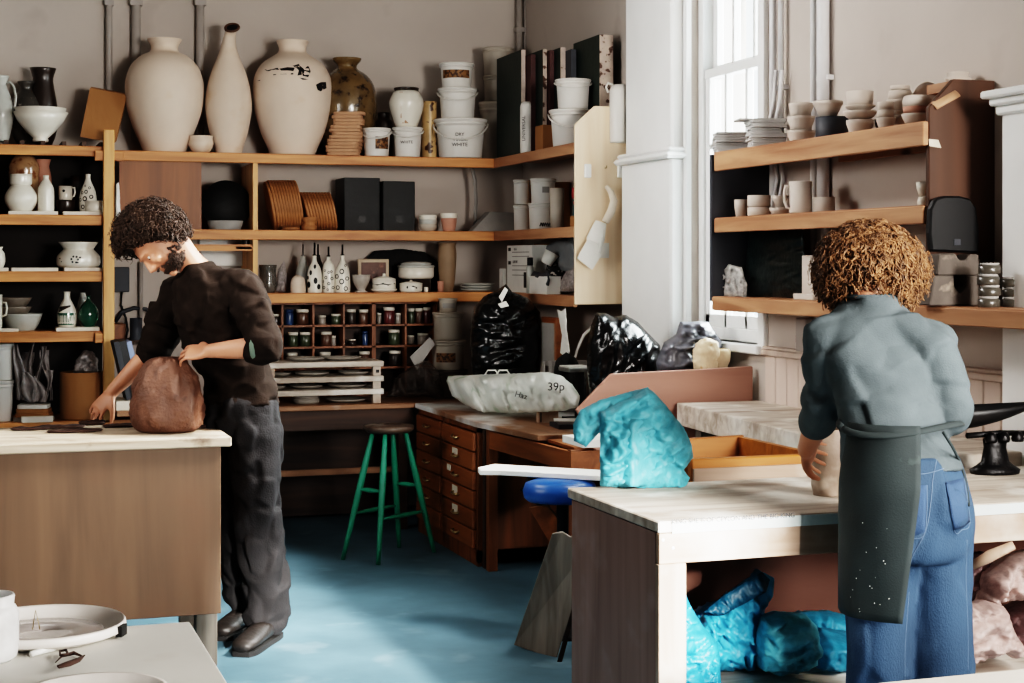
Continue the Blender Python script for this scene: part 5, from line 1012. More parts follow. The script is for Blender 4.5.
# right of the end panel
arc = [(932, 250), (930, 232), (931, 208), (936, 198), (945, 195), (960, 195), (971, 198), (977, 207), (980, 230), (979, 252)]
MOLD = mat('grey_plaster_mould', (96, 88, 82), .85, .25, 10, rgb2=(140, 128, 116), thr=.6)
def mould(pts, y, dp, zbase, lab):
    v = [hitY(*q, y) for q in pts]; zmn = min(q.z for q in v)
    for q in v: q.z += zbase - zmn
    o = MB().prism(v, (0, dp, 0)).build('plaster_mould', MOLD, bevel=.004); tag(o, lab, 'mould'); return max(q.z for q in v)
zm1 = mould([(930, 302), (980, 302), (979, 272), (968, 272), (967, 284), (961, 290), (955, 284), (954, 272), (935, 272)], 4.57, .085, Z3 + .001, 'worn grey plaster mould with a dark notch, lower of two by the end panel')
zm2 = mould([(938, 272), (980, 272), (979, 251), (970, 251), (966, 257), (960, 257), (955, 250), (940, 251)], 4.58, .07, zm1 + .001, 'worn grey plaster mould, upper of two under the black chair back')
p = [hitY(q[0], q[1], 4.615) for q in arc]; zmn = min(v.z for v in p)
for v in p: v.z += zm2 + .001 - zmn
o = MB().prism(p, (0, .03, 0)).build('chair_back', BLACKM, bevel=.006); tag(o, 'black rounded plastic chair back resting on the plaster moulds', 'chair back')
MB().box(p[0].x + .085, p[0].x + .11, 4.612, 4.615, p[0].z + .02, p[0].z + .04).build('label_plate', DARKGREY, o)
for px, r, n_, lab in ((989, 11, 4, 'dark glass jar in the stack of four beside the moulds'), (1013, 11, 3, 'dark glass jar in the stack of three at the right edge')):
    pl = ('Y', 4.42); x, y, s = at(px, pl); zz = Z3
    for k in range(n_):
        h = 11 if px < 1000 else 10; pr = [(r * .9, 0), (r, 1), (r, h * .7), (r * .8, h * .78)]
        o = pot('storage_jar', lab + ', ' + ['lowest', 'second up', 'third up', 'topmost'][k if k < n_ - 1 else 3], 'jar', px + (0, .8, -.6, .5)[k], pl, zz, pr, mat('dusty_dark_glass', (70, 66, 60), .3, .2, 8, coat=.3) if 'dusty_dark_glass' not in MATS else MATS['dusty_dark_glass'], smooth=False, solid=True)
        MB().lathe([(a_ * s, c_ * s) for a_, c_ in ((0, h * .78), (r * .86, h * .78), (r * .86, h), (0, h))], at(px + (0, .8, -.6, .5)[k], pl)[:2] + (zz,), 20).build('lid', GREYP, o); zz += h * 1.01 * s
# wall pipes, cables and the small red notice
for px, r, z0, lab in ((773, .016, 1.42, 'white pipe on the window wall, left of four'), (781, .012, 2.0, 'thin grey conduit by the window, second of four'), (814, .016, 1.36, 'pale pipe down the window wall, third of four'), (823, .026, 1.36, 'thick pale pipe down the window wall, right of four')):
    x, y, s = at(px, ('X', XW - .03)); b = MB(); b.tube([(XW - .03, y, z0), (XW - .03, y, ZC)], r, 10)
    for zc in (2.25, 2.9): b.box(XW - .05 + .02, XW, y - r * 1.4, y + r * 1.4, zc, zc + .02)
    tag(b.build('painted_pipe', PIPEW), lab, 'pipe')
for k, lab in enumerate(('grey cable swinging loose beside the window, outer', 'grey cable swinging loose beside the window, inner')):
    b = MB(); b.tube([hitX(q[0] + k * 6, q[1], XW - .05) for q in ((776, 70), (774, 100), (770, 120), (773, 150), (777, 180), (772, 205), (770, 212))], .009, 7); tag(b.build('cable', PIPEW), lab, 'cable')
RED = mat('sign_red', (176, 60, 54), .5, .1, 8)
p0, p1 = hitX(796, 334, XW - .004), hitX(804, 351, XW - .004)
o = MB().box(XW - .006, XW, p1.y, p0.y, p1.z, p0.z).build('safety_sign', PAPER); tag(o, 'small red and white notice on the wall above the wainscot', 'sign')
m_ = (p0.z + p1.z) / 2; MB().box(XW - .0075, XW - .006, p1.y + .003, p0.y - .003, m_, p0.z - .004).build('red_panel', RED, o)
MB().box(XW - .0085, XW - .0075, p1.y + .012, p0.y - .012, m_ + .012, p0.z - .014).build('white_symbol', PAPER, o)
MB().box(XW - .0075, XW - .006, p1.y + .008, p0.y - .008, p1.z + .008, m_ - .014).build('print_lines', RED, o)
p0, p1 = hitX(805, 318, XW - .004), hitX(815, 352, XW - .004); o = MB().box(XW - .05, XW, p1.y, p0.y, p1.z, p0.z).build('socket_box', PIPE, bevel=.004); tag(o, 'grey electrical box on the wall by the small red notice', 'electric box')
# ================================================================ things on the side worktop
BLKBAG = mat('black_bin_bag', (10, 11, 12), .22, .3, 10, bump=.25, bscale=30)
GREYSACK = mat('silver_grey_bag', (96, 96, 102), .25, .25, 10, bump=.25, bscale=30)
o = silhouette(MB(), [(476, 396), (471, 360), (470, 330), (474, 308), (484, 296), (497, 290), (506, 284), (512, 292), (528, 298), (540, 312), (544, 340), (540, 372), (534, 396)], ('Y', 8.35), .17, 1.3, .10, 3, ang=1.45, aniso=3.5, zmin=ZBN).build('bin_bag', BLKBAG); tag(o, 'tall black bin bag tied at the top on the worktop in the corner', 'bag')
MB().prism([hitY(*q, 8.13) for q in ((499, 297), (505, 287), (508, 290), (502, 302))], (0, .004, 0)).build('tie_tag', PAPER, o)
MB().prism([hitY(*q, 8.12) for q in ((498, 304), (506, 301), (509, 306), (501, 308))], (0, .004, 0)).build('tie_tag', PAPER, o)
o = silhouette(MB(), [(590, 398), (587, 372), (587, 345), (591, 325), (596, 313), (606, 313), (613, 317), (626, 315), (638, 322), (648, 333), (660, 345), (664, 372), (664, 398)], ('Y', 6.98), .12, 1.3, .07, 9, ang=.7, aniso=2.5, zmin=ZBN).build('bin_bag', BLKBAG); tag(o, 'shiny black bin bag on the side worktop before the pier', 'bag')
o = silhouette(MB(), [(660, 398), (656, 362), (664, 342), (676, 334), (680, 322), (698, 321), (708, 322), (715, 332), (724, 344), (727, 360), (727, 398)], ('Y', 6.70), .075, 2.2, .10, 14, ang=1.35, aniso=3, zmin=.703).build('bin_bag', GREYSACK); tag(o, 'silvery grey bag with deep folds standing below the window', 'bag')
cup_p = [(17, 0), (19, 12), (17, 30), (11, 44), (9.5, 50), (12, 54), (12.5, 60), (11, 62)]
zb_ = .702; hh = (1.118 - zb_) / at(718, ('Y', 6.53))[2]
o = pot('sculpted_jar', 'rough yellowish clay jar with a thick neck under the window', 'jar', 718, ('Y', 6.53), zb_, [(r, h * hh / 62) for r, h in cup_p], mat('yellowed_clay', (222, 202, 172), .8, .12, 9, bump=.3, rgb2=(186, 136, 84), thr=.6))
crumple(hitY(706, 356, 6.50), (.12, .10, .16), 6, .6, .012, 24, 4, flat=False).build('clay_lump', MATS['yellowed_clay'], o)
# clear carrier bag with green print
CARR = film('milky_carrier_film', (236, 240, 232), .98, .3, .2, 5, rgb2=(176, 196, 174), thr=.58)
o = silhouette(MB(), [(452, 396), (446, 381), (448, 376), (470, 375), (500, 374), (530, 373), (548, 372), (562, 376), (572, 384), (580, 396), (578, 406), (564, 411), (530, 412), (505, 413), (484, 412), (465, 405)], ('L', (2.50, 8.2), (2.80, 7.02)), .15, 3.2, .10, 22, ang=-.5, aniso=4.5, power=.32, zmin=ZBN + .001).build('carrier_bag', CARR); tag(o, 'milky carrier bag with green print lying on the side worktop', 'bag')
DG = mat('green_print', (70, 104, 80), .5, .1, 8)
f_ = facing(-DV); textobj('print', '39p', .055, on_mesh(o, 556, 387, .036), f_, INKB, o, .0003); textobj('print', 'Haze', .04, on_mesh(o, 523, 396, .055), f_ @ Matrix.Rotation(-.25, 3, 'Z'), INKB, o, .0003)
b = MB(); q0 = hitP(484, 376, ('L', (2.50, 8.2), (2.80, 7.02)))
for k in (0, 1): b.tube([q0 + RV * .06 * k, q0 + RV * (.02 + .06 * k) + UZ * .03, q0 + RV * (.06 + .06 * k) + UZ * .03, q0 + RV * (.08 + .06 * k)], .004, 6)
b.build('bag_handles', PAPER, o)
# bits behind and beside it
b = MB(); q = hitY(575, 367, 7.45); x, y = q.x, q.y
b.box(x - .06, x + .07, y - .07, y + .08, q.z - .022, q.z); o = b.build('turntable_stand', METAL, bevel=.004); tag(o, 'small metal stand with a flat white top behind the carrier bag', 'stand')
MB().box(x - .055, x + .065, y - .065, y + .075, q.z, q.z + .006).build('white_top', WPL, o); MB().box(x + .01, x + .045, y - .01, y + .03, ZBN, q.z - .022).build('post', BLACKM, o); MB().box(x - .04, x + .09, y - .06, y + .08, ZBN, ZBN + .015).build('foot', BLACKM, o)
b = MB(); b.tube([hitY(*q, 7.9) for q in ((592, 327), (584, 335), (577, 350), (573, 365), (571, 385))], .008, 7); tag(b.build('cable', WPL), 'white cable arching behind the shiny black bag', 'cable')
o = MB().box(2.98, 3.02, 8.05, 8.28, ZBN, 1.21).build('picture_frame', CHEST, bevel=.003); tag(o, 'brown frame stood on edge behind the tied black bag', 'frame'); MB().box(2.975, 2.98, 8.07, 8.26, ZBN + .03, 1.18).build('canvas', GREYP, o)
for k, (y0, h, m, lab) in enumerate(((8.0, .26, GREYP, 'grey book upright behind the carrier bag, left'), (7.95, .24, DKBR, 'dark book upright behind the carrier bag, middle'), (7.90, .27, GREYP, 'grey book upright behind the carrier bag, right'))):
    o = MB().box(2.9, 3.1, y0, y0 + .045, ZBN, ZBN + h).build('book', m, bevel=.003); tag(o, lab, 'book')
tag(silhouette(MB(), [(553, 376), (556, 360), (566, 352), (576, 358), (586, 380), (586, 402), (553, 402)], ('Y', 7.8), .06, 1, .2, 31, zmin=ZBN).build('dark_cloth', MATS['black_cloth']), 'dark cloth bundle behind the metal stand', 'cloth')
p = hitZ(548, 423, ZBN); x, y = p.x, p.y
b = MB(); b.prism([(x - .05, y, ZBN), (x + .055, y, ZBN), (x + .055, y, ZBN + .075), (x + .02, y, ZBN + .09), (x - .03, y, ZBN + .088), (x - .05, y, ZBN + .07)], (.01, .06, 0)); o = b.build('wood_block', PALEPINE, bevel=.003); tag(o, 'small worn wooden block with a dark slot on the side worktop', 'block')
MB().box(x - .04, x - .034, y - .001, y, ZBN + .005, ZBN + .07).build('slot', INKB, o)
p = hitZ(567, 428, ZBN)
for k, (w_, d_, h_, m, dx, lab) in enumerate(((.24, .18, .02, DARKGREY, 0, 'dark pad at the bottom of the paper pile on the side worktop'), (.23, .16, .012, GREYP, .01, 'grey pad in the middle of the paper pile on the side worktop'), (.2, .13, .003, PAPER, -.02, 'loose white sheet on top of the paper pile on the side worktop'))):
    z0 = ZBN + (0, .0205, .033)[k]; o = MB().obox((p.x + .07 + dx, p.y + .03, z0 + h_ / 2), (w_, d_, h_), Matrix.Rotation(-.1 - .12 * k, 3, 'Z')).build('paper_pad', m); tag(o, lab, 'paper')
# ================================================================ between the tables: blue stool, white board, planks
bl = W(560, 490, 6.45); BLUE = mat('blue_vinyl', (30, 78, 140), .35, .15, 6, rgb2=(90, 130, 180), thr=.66)
st2 = thing('blue_stool', (bl.x, bl.y, 0), 'low stool with a blue vinyl seat between the side table and the work table', 'stool')
z_ = bl.z; b = MB(); b.loft([(V((bl.x, bl.y, z_ + h)), RV * r * 1.08, DV * r * .95) for r, h in ((.118, -.045), (.135, -.03), (.14, 0), (.13, .028), (.10, .04), (.04, .044))], 28); b.build('seat', BLUE, st2)
b = MB(); b.lathe([(0, 0), (.15, 0), (.15, .015), (.03, .04), (.024, .08), (.024, z_ - .05), (.10, z_ - .045), (0, z_ - .044)], (bl.x + .03, bl.y + .05, 0), 20); b.build('pedestal', BLACKM, st2)
zb_ = z_ + .0445; a, c = hitZ(479, 475, zb_), hitZ(640, 482, zb_)
o = MB().prism([a + V((0, -.01, 0)), a + V((.08, -.04, 0)), c + V((0, -.05, 0)), c + V((.06, .12, 0)), a + V((.12, .16, 0)), a + V((.02, .08, 0))], (0, 0, .022)).build('white_board', WHITEM, bevel=.003); tag(o, 'long white board with a rounded end lying across the blue stool', 'board')
def plank(pts, d, lab, m, th=.022, name='plank'):
    o = MB().prism([W(q[0], q[1], dd) for q, dd in zip(pts, d)], (.01, th, 0)).build(name, m, bevel=.002); return tag(o, lab, 'plank')
plank([(514, 645), (556, 660), (594, 540), (580, 532), (570, 537), (562, 532), (552, 534)], (6.26, 6.10, 6.02, 6.06, 6.08, 6.1, 6.12), 'grey broken-ended plank leaning under the blue stool', GREYWOOD)
plank([(557, 662), (562, 662), (590, 560), (589, 545)], (6.03, 6.03, 5.98, 5.98), 'thin dark plank leaning beside the grey plank', DARKWOOD)
MB().prism([W(q[0], q[1], 6.5) for q in ((529, 508), (552, 547), (551, 556), (560, 549), (558, 520), (548, 505))], (.01, .02, 0)).build('broken_panel', CHEST, st2)
tag(silhouette(MB(), [(520, 490), (528, 476), (545, 470), (560, 476), (566, 500), (540, 508)], ('Y', 7.0), .1, 1, .12, 33).build('dark_bag', BLKBAG), 'dark bag hanging in the gap under the side table', 'bag')
# ================================================================ potter's wheel tray behind the work table
TRAYW = wood('orange_tray_wood', (126, 78, 36), (178, 116, 58), 0, 1.6, .45)
y0, y1 = 4.45, 4.98; xl_, xr_ = 2.09, at(822, ('Y', y0))[0]; zt_ = zof(750, 457, ('Y', y0))
pw = thing('potters_wheel', ((xl_ + xr_) / 2, 4.7, 0), 'wooden potter\'s wheel tray with an orange inside behind the work table', 'wheel')
MB().box(xl_, xr_, y0, y0 + .035, zt_ - .20, zt_).build('front_board', TRAYW, pw, bevel=.004); MB().box(xl_ + .003, xr_, y0 - .012, y0 - .001, zt_ - .22, zt_ - .028).build('front_apron', PALEPINE, pw)
zk = zof(748, 438, ('Y', y1)); MB().prism([(xl_, y1, zt_ - .2), (xr_, y1, zt_ - .2), (xr_, y1, zk + .01), (xl_, y1, zk)], (0, .025, 0)).build('back_board', TRAYW, pw, bevel=.003)
MB().box(xl_, xl_ + .025, y0 + .036, y1 - .001, zt_ - .2, zt_).build('side_board', TRAYW, pw); MB().box(xr_ - .025, xr_, y0 + .036, y1 - .001, zt_ - .2, zt_).build('side_board', TRAYW, pw); MB().box(xl_ + .026, xr_ - .026, y0 + .036, y1 - .001, zt_ - .2, zt_ - .18).build('tray_floor', TRAYW, pw)
MB().lathe([(0, -.06), (.03, -.06), (.03, -.02), (.14, -.015), (.14, 0), (0, 0)], ((xl_ + xr_) / 2, 4.72, zt_ - .05), 32).build('wheel_head', METAL, pw)
for (x, y) in ((xl_ + .002, y0 + .002), (xr_ - .06, y0 + .002), (xl_ + .002, y1 - .05), (xr_ - .06, y1 - .05)): MB().box(x, x + .055, y, y + .055, 0, zt_ - .201).build('leg', GREYWOOD, pw)
MB().box(1.95, 2.12, y1 + .026, 5.2, zt_ - .02, zt_ + .004).build('side_shelf', WHITEM, pw)
# ================================================================ cyan bags
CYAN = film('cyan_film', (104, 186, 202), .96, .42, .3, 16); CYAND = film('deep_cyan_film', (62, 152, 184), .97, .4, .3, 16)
TZc = TZ + .001
b = MB()
silhouette(b, [(574, 441), (573, 425), (580, 410), (600, 400), (632, 391), (648, 387), (655, 396), (650, 420), (625, 440), (600, 432), (586, 447)], ('Y', 4.265), .03, 1.6, .12, 2, ang=.4)
silhouette(b, [(600, 486), (650, 490), (684, 489), (690, 478), (684, 470), (693, 458), (692, 445), (684, 428), (668, 408), (652, 390), (645, 388), (634, 396), (615, 404), (600, 412)], ('Y', 4.225), .06, 2.6, .10, 7, ang=1.0, aniso=2.2, zmin=TZc)
o = b.build('clay_bag', CYAN); tag(o, 'cyan plastic bag of clay with its top flung open on the work table', 'bag')
q = [hitZ(598, 487, TZc), hitZ(632, 493, TZc)]; s_ = dep(q[1]) / FL; h_ = 83 * s_; dv = (q[1] - q[0])
b = crumple((0, 0, 0), (dv.length, .13, h_), 5, .18, .006, 26, 5, rot=math.atan2(dv.y, dv.x), stretch=(1, 1, 2.2)); nrm = V((-dv.y, dv.x, 0)).normalized(); cc = (q[0] + q[1]) / 2 + nrm * .066
b.v = [v + V((cc.x, cc.y, TZc + h_ / 2 * .93)) for v in b.v]; b.build('wrapped_block', CYAN, o)
ZS = .386
def cybag(poly, y, dpt, seed, lab, m, amp=1.6, fr=.08, ang=.6, an=2.2):
    return tag(silhouette(MB(), poly, ('Y', y), dpt, amp * 1.5, fr * 1.2, seed, ang, an, zmin=ZS).build('clay_bag', m), lab, 'bag')
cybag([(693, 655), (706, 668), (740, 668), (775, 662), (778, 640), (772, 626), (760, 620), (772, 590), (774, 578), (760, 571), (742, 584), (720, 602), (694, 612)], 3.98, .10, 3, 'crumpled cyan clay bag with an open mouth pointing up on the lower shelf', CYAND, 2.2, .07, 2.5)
silhouette(MB(), [(704, 612), (722, 597), (744, 582), (762, 572), (770, 580), (766, 592), (744, 604), (722, 616)], ('Y', 3.875), .012, 1.5, .14, 5, 2.5, 3, step=2, zmin=ZS).build('bag_mouth_shade', film('shadowed_cyan_film', (18, 70, 92), .98, .5, .3, 16), bpy.data.objects['clay_bag.001'])  # dark sheet in front, coloured as the shade inside the open bag
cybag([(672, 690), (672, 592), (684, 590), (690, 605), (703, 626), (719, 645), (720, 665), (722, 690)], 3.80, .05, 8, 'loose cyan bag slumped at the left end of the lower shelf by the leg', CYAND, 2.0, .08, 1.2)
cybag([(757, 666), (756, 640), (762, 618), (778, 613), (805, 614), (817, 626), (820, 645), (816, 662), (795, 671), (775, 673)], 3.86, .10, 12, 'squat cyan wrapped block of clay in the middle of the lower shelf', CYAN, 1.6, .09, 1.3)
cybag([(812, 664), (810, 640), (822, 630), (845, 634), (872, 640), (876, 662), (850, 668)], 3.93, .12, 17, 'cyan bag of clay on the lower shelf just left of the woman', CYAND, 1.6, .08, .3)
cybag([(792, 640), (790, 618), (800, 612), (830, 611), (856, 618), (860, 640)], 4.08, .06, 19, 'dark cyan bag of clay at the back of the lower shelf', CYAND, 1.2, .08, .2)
PINKB = film('pinkish_clear_film', (204, 180, 174), .86, .28, .35, 18); DARKP = film('dark_pink_film', (110, 84, 84), .9, .3, .35, 18)
def pkbag(poly, y, dpt, seed, lab, m, ang): return tag(silhouette(MB(), poly, ('Y', y), dpt, 2.8, .11, seed, ang, 2.6, zmin=ZS).build('clay_bag', m), lab, 'bag')
pkbag([(952, 664), (950, 620), (968, 606), (985, 600), (1003, 606), (1012, 630), (1026, 652), (1012, 658), (1000, 650), (980, 658)], 3.72, .09, 4, 'crumpled clear pinkish clay bag low on the shelf right of the woman', PINKB, 1.1)
pkbag([(975, 604), (985, 575), (1010, 556), (1040, 548), (1060, 570), (1056, 596), (1010, 598)], 3.86, .10, 6, 'pinkish clay bag piled on top at the right end of the lower shelf', PINKB, .3)
pkbag([(1000, 664), (1000, 612), (1030, 596), (1060, 604), (1062, 664)], 3.98, .10, 9, 'dark plum clay bag at the back right of the lower shelf', DARKP, .5)
pkbag([(950, 600), (955, 560), (985, 552), (1000, 572), (985, 606), (965, 612)], 3.98, .08, 15, 'dark plum clay bag behind the woman\'s leg', DARKP, .9)
o = MB().tube([W(972, 566, 4.15), W(990, 556, 4.14), W(1014, 545, 4.12)], [.012, .017, .012], 8, .5).build('wooden_batten', PALEPINE); tag(o, 'pale batten poking out above the pinkish clay bags', 'stick')
# clay vessel in the woman's hands
p = hitZ(828, 495, TZ); s = dep(p) / FL; cl = [(15, 0), (16, 4), (17, 14), (19.5, 28), (20, 40), (18.5, 52), (17, 60), (15, 66)]
b = MB(); P = hollow(smoothprof(cl, 3), 3); b.lathe([(r * s, h * s) for r, h in P], (0, 0, 0), 32)
b.v = [v + V((v.x, v.y, 0)).normalized() * (.007 * noise.noise(v * 18) + .004 * noise.noise(v * 45)) + V((.14 * (v.z) ** 1.0 * .25, 0, 0)) for v in b.v]; b.v = [v + V((p.x, p.y, TZ + .0005)) for v in b.v]
tag(b.build('clay_vessel', mat('wet_pale_clay', (158, 140, 126), .6, .12, 6, bump=.3, rgb2=(196, 182, 168), thr=.56)), 'wet pinkish clay vessel under the woman\'s hands on the work table', 'pot')
# iron balance scale with a black pan
q = hitZ(986, 470, TZ); x, y = q.x, min(q.y, 4.16); s = dep((x, y, 0)) / FL
sc_ = thing('balance_scale', (x, y, TZ), 'black iron balance scale with a wide scoop pan right of the woman', 'scale')
MB().lathe([(a * s, h * s) for a, h in ((0, 0), (26, 0), (27, 4), (20, 8), (15, 12), (12, 26), (13, 34), (8, 38), (0, 39))], (x - .02, y, TZ), 28, sy=.7).build('base', mat('cast_iron', (26, 25, 26), .4, .3, 14, metal=.5, bump=.3), sc_)
IR = MATS['cast_iron']
for dx in (-.055, -.01, .04): MB().lathe([(0, 0), (.017, 0), (.02, .01), (.016, .022), (.01, .03), (0, .032)], (x + dx, y - .03, TZ + .098), 14).build('weight', IR, sc_)
b = MB(); b.tube([(x - .12, y, TZ + .118), (x, y, TZ + .122), (x + .1, y, TZ + .118)], .009, 8); b.build('beam', IR, sc_)
c = W(978, 414, dep((x, y, 0))); rings = []
for k in range(13):
    t = k / 12; u = -.16 + .34 * t; w_ = .10 * (1 - (2 * max(0, t - .35)) ** 2 * .5) * (.35 + .65 * min(1, t * 4)); dz = .015 + .022 * t ** 2
    rings.append([c + RV * u + DV * (w_ * math.cos(a)) + UZ * (-.07 * math.sin(a) * (1 - t ** 2 * .85) * min(1, .4 + t * 3) + dz) for a in [PI * j / 10 for j in range(11)]])
sheet(rings, .004).build('scoop_pan', BLACKM, sc_)
o = MB().box(3.10, 3.27, 4.0, 4.14, TZ + .001, TZ + .12).build('dark_box', DKBR, bevel=.01); tag(o, 'dark brown box behind the balance scale at the right edge', 'box')
# ================================================================ wedging table: clay and scraps
CLAYB = mat('red_brown_clay', (100, 70, 56), .6, .25, 9, bump=.8, rgb2=(74, 48, 38), thr=.55, width=.2)
p = hitZ(167, 431, .858); s = dep(p) / FL
cl = [(26, 0), (31, 3), (34, 12), (34.5, 24), (33, 38), (29, 52), (24, 62), (20, 68), (15, 72), (8, 74)]
b = MB(); b.lathe([(r * s, h * s) for r, h in [(0, 0)] + smoothprof(cl, 4) + [(0, 74)]], (0, 0, 0), 56)
for v in b.v:
    a = math.atan2(v.y, v.x); w = V((math.cos(a) * 2.2, math.sin(a) * 2.2, v.z * 7)); k = min(1, v.z / .03)
    v += V((v.x, v.y, 0)).normalized() * k * (.014 * noise.noise(w) + .012 * facets(w * 1.6, 4) + .006 * (1 - 2 * abs(noise.noise(w * 3.1))) + .005 * noise.noise(w * 7))
b.v = [v + V((p.x, p.y, .8585)) for v in b.v]
tag(b.build('clay_mound', CLAYB, smooth=True), 'big mound of red-brown clay under the man\'s hand on the wedging table', 'clay')
SCR = mat('dark_clay_scraps', (58, 38, 30), .8, .2, 8)
for k, (px, py, w_, lab) in enumerate(((92, 425, .05, 'dark clay scrap nearest the man\'s lowered hand'), (60, 428, .09, 'flat dark clay smear on the left of the wedging table'), (30, 430, .07, 'dark clay scrap at the left end of the wedging table'), (120, 427, .07, 'dark clay scrap left of the big clay mound'), (75, 432, .10, 'broad dark clay smear near the front of the wedging table'), (205, 428, .03, 'little clay crumb just right of the big clay mound'))):
    q = hitZ(px, py, .858); o = crumple((0, 0, 0), (w_ * 2.2, w_, .012 if k != 0 else .02), k, .7, .006, 30, 3); zmn = min(v.z for v in o.v); o.v = [v + V((q.x, q.y, .8585 - zmn)) for v in o.v]
    tag(o.build('clay_scrap', SCR), lab, 'clay')
# ================================================================ left foreground: splash pan and tools
zT = .80
pc = W(42, 640, 3.02); pc = hitZ(42, 636, zT); s = dep(pc) / FL
SP = mat('splash_pan_plastic', (226, 220, 214), .35, .05, 5)
sp = thing('splash_pan', (pc.x, pc.y, zT), 'round white splash pan of a tabletop wheel in the left foreground', 'pan')
R = 80 * s; hR = .024
MB().lathe([(0, .001), (R * .80, .001), (R * .92, .010), (R * .985, hR), (R * 1.0, hR + .004), (R * 1.02, hR + .001), (R * 1.03, hR - .012), (R * 1.0, hR - .014), (R * .94, .006), (R * .82, 0), (0, 0)], (pc.x, pc.y, zT), 64).build('pan', SP, sp)
MB().lathe([(0, .002), (R * .02, .002), (R * .04, .010), (R * .74, .010), (R * .76, .008), (R * .74, .002), (0, .0015)], (pc.x, pc.y, zT), 48).build('wheel_head', mat('slip_grey_water', (176, 168, 164), .2, .12, 3, coat=.5), sp)
e = V((pc.x, pc.y, zT)) + RV * R * 1.02 - DV * R * .12
MB().obox(e + UZ * (hR - .009), (.012, .03, .02), Matrix.Rotation(-TH - .1, 3, 'Z')).build('clip', BLACKM, sp)
w0 = V((pc.x, pc.y, zT + .0125)) - RV * .012; b = MB(); b.tube([w0 - RV * .006, w0 + UZ * .036, w0 + RV * .008], .0012, 5); tag(b.build('bent_wire', BRASS), 'thin bent wire standing in the splash pan', 'wire')
q0, q1 = hitZ(31, 654, zT + .006), hitZ(54, 648, zT + .006); o = MB().tube([q0, q1], .0055, 10).build('tool_stick', WHITEM); tag(o, 'short white stick lying in front of the splash pan', 'stick')
b = MB(); pts = [(56, 662), (62, 656), (74, 653), (82, 656)]; b.tube([hitZ(*q, zT + .005) for q in pts], [.002, .004, .004, .002], 6, .5); b.tube([hitZ(*q, zT + .012) for q in ((58, 667), (68, 664), (78, 660), (85, 655))], [.004, .006, .005, .001], 6, .4)
b.tube([hitZ(*q, zT + .010) for q in ((60, 651), (66, 650), (68, 654), (60, 655), (60, 651))], .0022, 6)
tag(b.build('trimming_tool', SCR), 'small dark trimming tool lying on the white table', 'tool')
pot('jar', 'plump white plastic jar at the bottom left edge of the photo', 'jar', -9, ('Y', hitZ(-4, 660, zT).y), zT, [(20, 0), (25, 4), (27, 14), (27, 48), (24, 54), (22, 56), (23, 64), (22, 66)], film('white_jar_plastic', (236, 236, 236), .97, .3, .05, 6), smooth=False, wall=1.5)
pc2 = hitZ(95, 704, zT); o = MB().lathe([(0, 0), (.09, 0), (.112, .01), (.115, .022), (.108, .022), (.088, .006), (0, .006)], (pc2.x, pc2.y, zT), 48).build('round_tray', SP); tag(o, 'white round tray just entering the bottom edge at left', 'tray')
# ================================================================ people
from mathutils.bvhtree import BVHTree
SKIN = mat('skin', (184, 130, 104), .5, .08, 14, bump=.08, bscale=160)
EYEW = mat('eye_white', (224, 218, 210), .25, .03, 10); IRIS = mat('eye_iris', (60, 42, 30), .2, .1, 20)
def remeshed(b, name, m, parent, origin, voxel=.006, smooth=6, disp=None, pin=None):
    """one continuous skin grown over overlapping forms, relaxed, then creased."""
    t = b.build(name + '_form', m, origin=(0, 0, 0), smooth=True)
    r = t.modifiers.new('r', 'REMESH'); r.mode = 'VOXEL'; r.voxel_size = voxel; r.use_smooth_shade = True
    k = t.modifiers.new('s', 'SMOOTH'); k.factor = .5; k.iterations = smooth
    me = bpy.data.meshes.new_from_object(t.evaluated_get(bpy.context.evaluated_depsgraph_get())); bpy.data.objects.remove(t)
    me.name = name
    if disp:
        for _ in (0,):
            nr = [v.normal.copy() for v in me.vertices]
            for v, q in zip(me.vertices, nr): v.co += q * disp(v.co)
    origin = V(origin); me.transform(Matrix.Translation(-origin)); me.polygons.foreach_set('use_smooth', [True] * len(me.polygons))
    me.materials.clear(); me.materials.append(m)
    o = bpy.data.objects.new(name, me); C.objects.link(o); WL[o.name] = origin
    if parent is not None: o.parent = parent; o.location = origin - WL[parent.name]
    else: o.location = origin
    return o
def spl(pts, k=5):
    out = []
    for i in range(len(pts) - 1):
        a, b, c, d = pts[max(i - 1, 0)], pts[i], pts[i + 1], pts[min(i + 2, len(pts) - 1)]
        for j in range(k):
            t = j / k; out.append(tuple(.5 * (2 * b[q] + (c[q] - a[q]) * t + (2 * a[q] - 5 * b[q] + 4 * c[q] - d[q]) * t * t + (3 * b[q] - a[q] - 3 * c[q] + d[q]) * t ** 3) for q in range(len(b))))
    return out + [tuple(pts[-1])]
def limb(b, jr, n=14):          # [(point, radius)...] smoothed tapering limb with rounded ends
    s = spl([(*p, r) for p, r in jr], 5); b.tube([q[:3] for q in s], [max(.004, q[3]) for q in s], n)
    for p, r in (jr[0], jr[-1]): b.sphere(p, r * .98, 12)
def torso(b, rings, L, F, grow=0):
    s = spl([(*c, w, d) for c, w, d in rings], 4); b.loft([(q[:3], V(L) * (q[3] + grow), V(F) * (q[4] + grow)) for q in s], 28)
